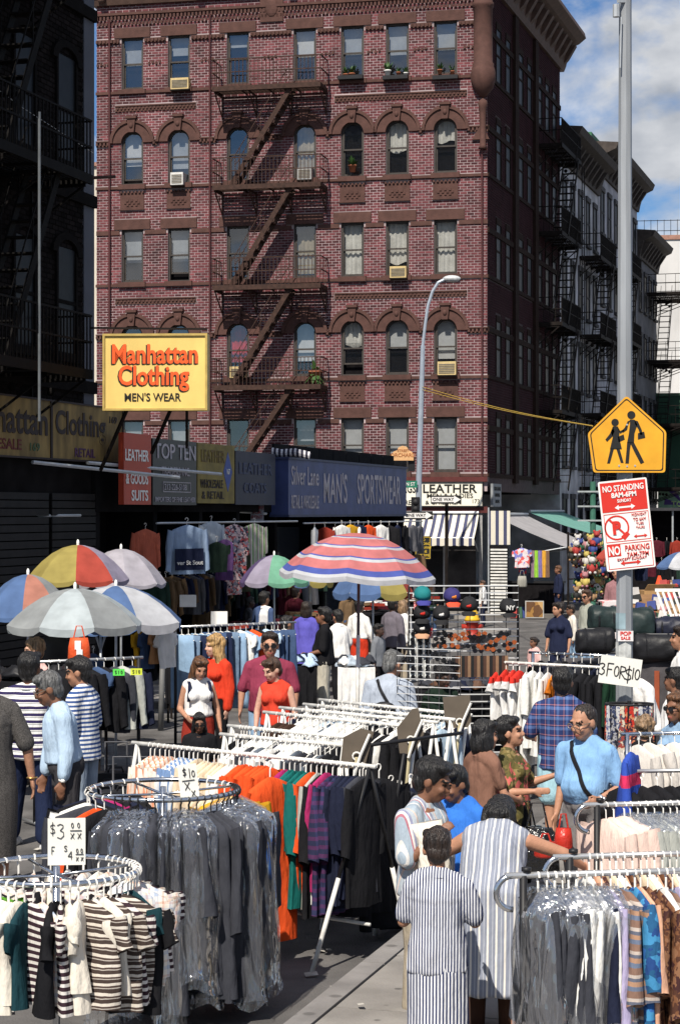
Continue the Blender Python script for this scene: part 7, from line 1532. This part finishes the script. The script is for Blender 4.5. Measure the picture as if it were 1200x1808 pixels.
shop_hang('jacket', 257, 925, c('dull_orange', (.40,.10,.06)), 'dull orange red jacket hung alone in the dark left shop front', .8, .95); shop_hang('jacket', 373, 912, c('pale_heather', (.42,.46,.50)), 'pale heather grey jacket hung right of the big sweatshirt', 1.0, 1.0)
shop_hang('long', 414, 917, Mprint('pink_floral', [(.62,.50,.48),(.50,.10,.10),(.03,.03,.05),(.6,.42,.42),(.25,.25,.30)], 26), 'white pink and black floral dress on the left shop front', 1.1, 1.1); shop_hang('long', 449, 916, Mpat('green_white_vertical', 'x', .075, [(0,(.62,.60,.52)),(.35,(.16,.30,.09)),(.65,(.62,.60,.52)),(.8,(.02,.02,.03)),(.9,(.5,.3,.3))]), 'green and white vertically striped dress on the left shop front', 1.1, 1.1)
shop_hang('vest_dress', 398, 945, c('dark_purple', (.10,.05,.14)), 'dark purple garment hung low on the left shop front', 1.3, .85); shop_hang('tee', 383, 948, c('dark_green', (.012,.022,.016)), 'dark green top hung beside the purple one', 1.3, 1.0); shop_hang('vest_dress', 428, 962, c('olive_drab', (.04,.045,.03)), 'olive garment hung below the floral dress', 1.2, .9); shop_hang('tee', 413, 1000, Mprint('pink_floral', []or[(.62,.50,.48)], 26), 'pink floral top hung low below the purple garment', 1.2, .8)
random.seed(33)
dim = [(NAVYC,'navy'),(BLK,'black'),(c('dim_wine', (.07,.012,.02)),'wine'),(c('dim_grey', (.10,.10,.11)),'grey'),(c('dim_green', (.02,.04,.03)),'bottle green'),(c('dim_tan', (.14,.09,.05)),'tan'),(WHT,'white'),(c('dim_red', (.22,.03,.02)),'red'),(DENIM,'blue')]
for i in range(26):
    m_, nm = random.choice(dim[:6]); s = 5.2+i*.31; hang(random.choice(['jacket','blouse','dress']), m_, ST(s,.45,2.15), SRZ+R(90)+random.uniform(-.2,.2), '%s garment in the dim row inside the left shop fronts' % nm, '%s garments in the dim shop row' % nm)
for i in range(26):
    m_, nm = random.choice(dim); s = 14+i*.40; hang(random.choice(['jacket','blouse','dress']), m_, ST(s,.62,3.0 if i % 2 else 2.2), SRZ+R(random.choice((0,-40,90)))+random.uniform(-.2,.2), '%s garment hung below the navy box sign' % nm, '%s garments below the navy box sign' % nm)
for px, py, m_, lab in ((603,920,WHC,'white shirt just under the navy box sign'),(618,920,mc('mustard', (.52,.28,.02)),'mustard shirt just under the navy box sign'),(632,920,DDENIM,'dark denim jacket under the navy box sign'),(650,920,OR,'red orange jacket under the right end of the navy box sign'),(672,920,WHC,'white and dark top under the right end of the navy box sign')): shop_hang('jacket', px, py, m_, lab, .9, 1.0, 1, turn=R(20))
zz = .95
for k, (s0, lab) in enumerate(((6.0,'first dim shop table left of the jeans'),(9.5,'second dim shop table behind the jeans rail'),(14.5,'third dim shop table under the navy box sign'),(19.0,'fourth dim shop table under the navy box sign'))):
    t = T('stall_table', lab, 'table', ST(s0,1.9,.12), SRZ); MB().box(0,2.6,0,.8,zz-.15,zz-.1).build('tabletop', BLK, t)
    for x in (.05,2.55):
        for y in (.05,.75): MB().bar((x,y,0),(x,y,zz-.15),.05).build('leg', IRON, t)
    for i in range(15):
        m_, nm = random.choice(dim); p_ = ST(s0+random.uniform(.15,2.4), 1.9-random.uniform(.1,.7), zz+.05+random.uniform(0,.12)); o = MB().box(-.16,.16,-.12,.12,0,.07).build('folded_garment', m_, None, loc=p_, rot=(random.uniform(-.1,.1),random.uniform(-.1,.1),random.uniform(0,3))); tag(o, '%s folded garment on the %s' % (nm, lab), 'folded garment', '%s folded garments on the %s' % (nm, lab.split(' table')[0]+' table'))
# ------------------------------------------------------------ corner shop goods and far stalls
def at_corner(px, py, Y): return P(px, py, Y)
for k, (px, m_, lab) in enumerate(((940,c('scarf_mauve', (.25,.17,.22)),'mauve scarf'),(946,c('scarf_green', (.28,.52,.06)),'bright green scarf'),(953,c('scarf_violet', (.20,.16,.36)),'violet scarf'),(960,c('scarf_gold', (.60,.33,.05)),'gold scarf'),(966,c('scarf_brown', (.20,.12,.08)),'brown scarf'))):
    b = MB(); b.loft([[(-.06+.012*x_, .03*math.sin(x_*1.4+f*2), -f*.82) for x_ in range(11)] for f in (0,.3,.6,1)], caps=False, wrap=False); tag(b.build('scarf', m_, None, True, P(px,972,60.5)), lab+' hanging under the grey awning', 'scarf')
hang('tee', Mprint('pop_print', [(.6,.55,.58),(.2,.2,.5),(.6,.1,.1),(.6,.5,.5)], 14), P(920,962,60.3), R(10), 'white and red printed T-shirt hung at the corner of the grey awning', scale=1.1); hang('slack', Mprint('red_blue', [(.5,.04,.04),(.05,.08,.25)], 9), P(922,985,60.6), 0, 'red and blue shorts under the printed T-shirt', scale=.7)
shopbag('grey tote bag hung beside the scarves', P(921,1017,60.2), .30, .34, c('tote_grey', (.28,.27,.24))); shopbag('dark slate tote bag next to the grey one', P(934,1012,60.8), .26, .3, c('tote_slate', (.07,.08,.10)))
pf = T('picture_frame', 'white framed tan picture leaning on the corner shop step', 'picture', P(944,1090,60)+V((0,0,.0)), R(-6)); MB().box(-.30,.26,0,.04,-.02,.50).build('frame', M('frame_grey', (.38,.37,.35), .7), pf); MB().box(-.27,.23,-.006,0,.01,.47).build('print', Mprint('tan_print', [(.30,.16,.05),(.12,.06,.03),(.45,.28,.12)], 5), pf)
random.seed(8)
GC = [((.34,.04,.035),'red'),((.035,.055,.20),'blue'),((.45,.36,.10),'yellow'),((.50,.48,.46),'white'),((.02,.02,.02),'black'),((.38,.18,.20),'pink'),((.03,.09,.05),'green'),((.28,.17,.09),'tan')]
for i in range(7):
    col, nm = GC[(i*3) % 8]; o = MB().prism(rounded([(-.11,0),(.11,0),(.09,.34),(-.09,.34)], .03), (0,0,0), (1,0,0), (0,0,1), (0,.08,0)).build('book', M('goods_'+nm, col, .7), None, loc=P(906+i*4.6,1091,60.4+.1*i), rot=(R(-12),0,R(random.uniform(-10,10)))); tag(o, '%s picture book propped on the corner shop step' % nm, 'book', None if [GC[(j*3)%8][1] for j in range(7)].count(nm) == 1 else nm+' books on the step')
bx_ = T('shop_counter', 'black counter in the opening of the corner shop', 'counter', P(935,1092,61.6), R(-12)); MB().box(-.8,1.0,0,.6,.0,1.1).build('counter_body', DARK, bx_); MB().box(-.85,1.05,-.05,.65,1.1,1.15).build('counter_top', BLACK, bx_)
def plush(px, py, Y, i):
    c1, n1 = GC[i % 8]; c2, n2 = GC[(i*5+3) % 8]; t = T('plush_toy', '', 'plush toy', P(px,py,Y), R(random.uniform(-30,30))); k = random.uniform(.9,1.25)*.115
    m1, m2 = M('goods_'+n1, c1, .9), M('goods_'+n2, c2, .9); MB().sph((0,0,0), (k*.8,k*.65,k), 10, 7).build('belly', m1, t, True); b = MB().sph((0,-.02,k*1.5), (k*.72,)*3, 10, 7)
    for s in (-1, 1): b.sph((s*k*.6,0,k*2.1), (k*.3,k*.15,k*.35), 8, 5)
    b.sph((0,-k*.7,k*1.4), (k*.3,)*3, 8, 5); b.build('head', m2, t, True); b = MB()
    for s in (-1, 1): MB().sph((s*k*.85,-.03,k*.2), (k*.25,k*.25,k*.55), 8, 5).build('arm', m1, t, True); MB().sph((s*k*.5,-k*.5,-k*.9), (k*.3,k*.5,k*.3), 8, 5).build('leg', m2, t, True)
    t['label'] = '%s plush toy with a %s head hanging at the toy stall' % (n1, n2); t['group'] = '%s and %s plush toys' % (n1, n2); t['category'] = 'plush toy'; return t
for i in range(56):
    px = random.uniform(1008,1062); py = 958+ (i/56)*98 + random.uniform(-6,6); plush(px+(12 if py > 1000 else 0)*random.random(), py, 54+random.uniform(-.8,.8), i)
st_ = T('toy_stall', 'dark pipe stall carrying the plush toys', 'stall', (P(1035,1000,54.6).x, 54.6, 0))
for x in (-.5,.6): MB().cyl((x,.1,0),(x,.1,2.7),.03).build('post', IRON, st_)
for z_ in (.8,1.4,2.0,2.65): MB().cyl((-.5,.1,z_),(.6,.1,z_),.02).build('cross_bar', IRON, st_)
zz = table('white draped table of small goods right of the toy stall', 1062, 1100, 1062, 44, Mprint('white_drape', [(.6,.55,.56),(.55,.2,.2),(.6,.6,.6)], 8), .8)
def box_goods(n, px0, px1, py0, py1, Y, where, k=1.0, lean=0):
    for i in range(n):
        col, nm = random.choice(GC); w_, h_, d_ = random.uniform(.10,.22)*k, random.uniform(.10,.28)*k, random.uniform(.06,.14)*k
        o = MB().box(-w_/2,w_/2,-d_/2,d_/2,0,h_).build('boxed_toy', M('goods_'+nm, col, .6, .5, 14), None, loc=P(random.uniform(px0,px1), random.uniform(py0,py1), Y+random.uniform(-.3,.3)), rot=(R(random.uniform(-25,10)),R(random.uniform(-14,14)),R(random.uniform(-30,30)))); tag(o, '%s boxed toy %s' % (nm, where), 'box', '%s boxed toys %s' % (nm, where))
zz = table('white shelf table at the right photo edge', 1168, 1240, 1047, 41, WHITE, .8, False); box_goods(12, 1170, 1215, 1045, 1046, 41.3, 'on the white shelf at the right edge')
t = T('stall_table', 'sloping stall table of boxed toys right of the tall pole', 'table', (P(1118,1085,37).x, 37, 0)); za_, zb_ = P(0,1082,37).z, P(0,1050,37.8).z; MB().add([(0,0,za_),(1.6,0,za_-.06),(1.6,.9,zb_),(0,.9,zb_),(0,0,za_-.05),(1.6,0,za_-.11),(1.6,.9,zb_-.05),(0,.9,zb_-.05)], [(0,1,2,3),(4,7,6,5),(0,4,5,1),(1,5,6,2),(2,6,7,3),(3,7,4,0)]).build('tabletop', M('shelf_wood', (.20,.11,.05), .7), t)
for x in (.05,1.5):
    for y in (.05,.8): MB().bar((x,y,0),(x,y,za_-.12+.3*y),.05).build('leg', IRON, t)
MB().box(0,1.6,-.02,-.005,za_-.09,za_-.02).build('edge_strip', WHITE, t)
for i in range(34):
    f = random.random(); col, nm = random.choice(GC); x = random.uniform(.05,1.5); o = MB().box(-.08,.08,-.05,.05,0,random.uniform(.08,.2)).build('boxed_toy', M('goods_'+nm, col, .6, .5, 14), None, loc=V(t.location)+V((x,.9*f,za_+(zb_-za_)*f-.04*x)), rot=(R(random.uniform(-40,0)),R(random.uniform(-14,14)),R(random.uniform(-40,40)))); tag(o, '%s boxed toy on the sloping table right of the pole' % nm, 'box', '%s boxed toys on the sloping table' % nm)
box_goods(26, 1120, 1195, 1092, 1118, 36.5, 'hanging below the sloping toy table', .7)
t = T('carton', 'open brown cardboard carton on the stall right of the pole', 'carton', P(1155,1062,38.5), R(10)); MB().box(-.28,.28,-.2,.2,0,.22).build('carton_body', M('cardboard', (.36,.21,.09), .8), t); MB().prism([(-.28,0),(.28,0),(.33,.14),(-.23,.14)], (0,-.2,.22), (1,0,0), (0,-.5,.86), (0,0,.006)).build('flap', M('cardboard', (.36,.21,.09)), t)
t = T('traffic_cone', 'orange traffic cone standing on the far right stall', 'traffic cone', P(1163,1036,46)); MB().lathe([(.13,0),(.13,.02),(.10,.03),(.03,.26),(.015,.26)], 14).build('cone', M('cone_orange', (.65,.07,.02), .5), t, True)
t = T('folding_rack', 'white slanted rack frame at the right edge behind the bags', 'display stand', P(1185,1095,33)); b = MB()
for k in range(7): b.bar((-.25+k*.09,0,.5),(-.05+k*.09,-.1,-.1),.035)
b.bar((-.28,0,.5),(.35,0,.5),.05); b.bar((-.05,-.1,-.1),(.5,-.1,-.1),.05); b.build('frame', WHITE, t)
for i in range(18):
    m_, nm = random.choice(dim); hang(random.choice(['jacket','blouse','tee']), m_, P(1068+i*9,random.choice((950,985)),70+random.uniform(0,6)), R(random.uniform(-60,60)), '%s garment in the far shadowed stalls behind the pole' % nm, '%s garments in the far stalls' % nm)
t = T('far_stall', 'long dark far stall behind the signs down the street', 'stall', (P(1070,1000,80).x, 80, 0), R(-4)); MB().box(-1,6.5,0,1.5,0,1.1).build('counter_body', DARK, t); MB().box(-1.2,6.7,-.6,2.2,3.3,3.42).build('stall_roof', M('tarp_dark', (.03,.03,.035), .8), t); MB().box(-1,6.5,1.9,2.0,0,3.3).build('back_cloth', DARK, t)
for x in (-1, 2.6, 6.5): MB().cyl((x,-.4,0),(x,-.4,3.3),.04).build('post', STEEL, t)
# ------------------------------------------------------------ window boxes, pots and air conditioners on the brick building
def aircon(px, py, w_, h_, col, label, y=-.28):
    u_, z_ = FU(px, py, y); t = T('air_conditioner', label, 'air conditioner', BO+bx*u_+by*y+V((0,0,z_-h_/2)), -BA); MB().box(-w_/2,w_/2,0,.45,0,h_).build('case', M('ac_'+col, {'beige':(.50,.38,.18),'white':(.55,.54,.52),'grey':(.28,.28,.28)}[col], .5, .15), t)
    for k in range(6): MB().box(-w_/2+.04,w_/2-.04,-.012,0,.05+k*(h_-.1)/6,.05+(k+.55)*(h_-.1)/6).build('louver', M('ac_louver', (.16,.14,.11), .6), t)
    MB().box(-w_/2-.02,w_/2+.02,.0,.3,-.04,-.005).build('support', IRON, t)
aircon(317,147,.60,.36,'beige','yellowish air conditioner in a top floor window on the left'); aircon(312,315,.42,.40,'white','white boxed air conditioner under an arched window on the left'); aircon(537,306,.46,.38,'grey','grey air conditioner behind the upper fire escape'); aircon(702,480,.52,.36,'beige','beige air conditioner in a third row window on the right'); aircon(788,650,.58,.42,'beige','beige air conditioner under an arched window by the corner'); aircon(418,657,.46,.36,'beige','beige air conditioner beside the red curtained window')
TERRA = M('terracotta', (.35,.12,.06), .8); LEAF = M('leaf_green', (.035,.085,.02), .6, .4, 30)
def pot(px, py, k, label, m_=TERRA, n=26, droop=0):
    u_, z_ = FU(px, py, -.12); t = T('potted_plant', label, 'potted plant', BO+bx*u_-by*.12+V((0,0,z_-.1*k)), -BA); MB().lathe([(.06*k,0),(.085*k,.13*k),(.095*k,.13*k),(.095*k,.16*k),(.07*k,.16*k)], 10).build('pot', m_, t, True); b = MB(); rg = random.Random(px)
    for i in range(n):
        a = rg.uniform(0,6.28); r_ = rg.uniform(.05,.2)*k; z2 = rg.uniform(.2,.42)*k-droop*r_*2; d_ = V((math.cos(a),math.sin(a),0)); p_ = V((0,0,.15*k)); q_ = d_*r_+V((0,0,z2)); s_ = d_.cross(V((0,0,1)))*.03*k; b.add([p_, q_.lerp(p_,.4)+s_, q_, q_.lerp(p_,.4)-s_], [(0,1,2,3)])
    b.build('foliage', LEAF, t); return t
for px, py, k, l, dr in ((610,134,1.0,'fern pot left on the fifth top floor sill',0),(621,133,1.1,'tall leafy pot in the middle of the fifth top floor sill',0),(684,128,1.2,'bushy pot on the sixth top floor sill',0),(703,130,.8,'small pot beside the bushy one on the sixth top floor sill',0),(716,131,.8,'white potted plant at the right of the sixth top floor sill',0),(776,126,.9,'terracotta pot on the sill nearest the turret',0),(798,128,.8,'small dark pot on the sill nearest the turret',0),(622,296,1.4,'broad leaved plant in an arched window right of the fire escape',.3),(556,662,2.4,'large trailing plant on the lowest fire escape platform',1.0)): pot(px, py, k, l, WHITE if px in (684,716) else TERRA, 40 if k > 1 else 24, dr)
for k, px in enumerate((619,698,786)): u_, z_ = FU(px,137,-.2); tag(MB().box(-.40,.40,-.1,.1,-.06,.06).build('window_box', BLACK, None, loc=BO+bx*u_-by*.22+V((0,0,z_)), rot=(0,0,-BA)), ['dark window box under the fern pots','dark window box under the bushy pot','dark window box nearest the turret'][k], 'window box')

# scraps of paper trodden into the road
random.seed(4); b = MB(); tr_ = M('paper_scrap', (.42,.40,.36), .9, .4, 9)
for i in range(170):
    Y = random.uniform(9.5,34); px = random.uniform(-20,1220); p = V(((px-600)/F*Y, Y, 0)); t_ = (p-SA).dot(SN); z_ = .13 if 10.06 < t_ < 14.6 else .004; a = random.uniform(0,6.28); r = random.uniform(.012,.06); e1 = V((math.cos(a),math.sin(a),random.uniform(-.1,.1)))*r; e2 = V((-math.sin(a),math.cos(a),random.uniform(-.1,.3)))*r*.6
    c_ = p+V((0,0,z_+.02)); b.add([c_-e1-e2, c_+e1-e2, c_+e1+e2, c_-e1+e2], [(0,1,2,3)])
lt = b.build('litter', tr_); stuff(lt); lt['label'] = 'small paper scraps scattered over the road and pavement'
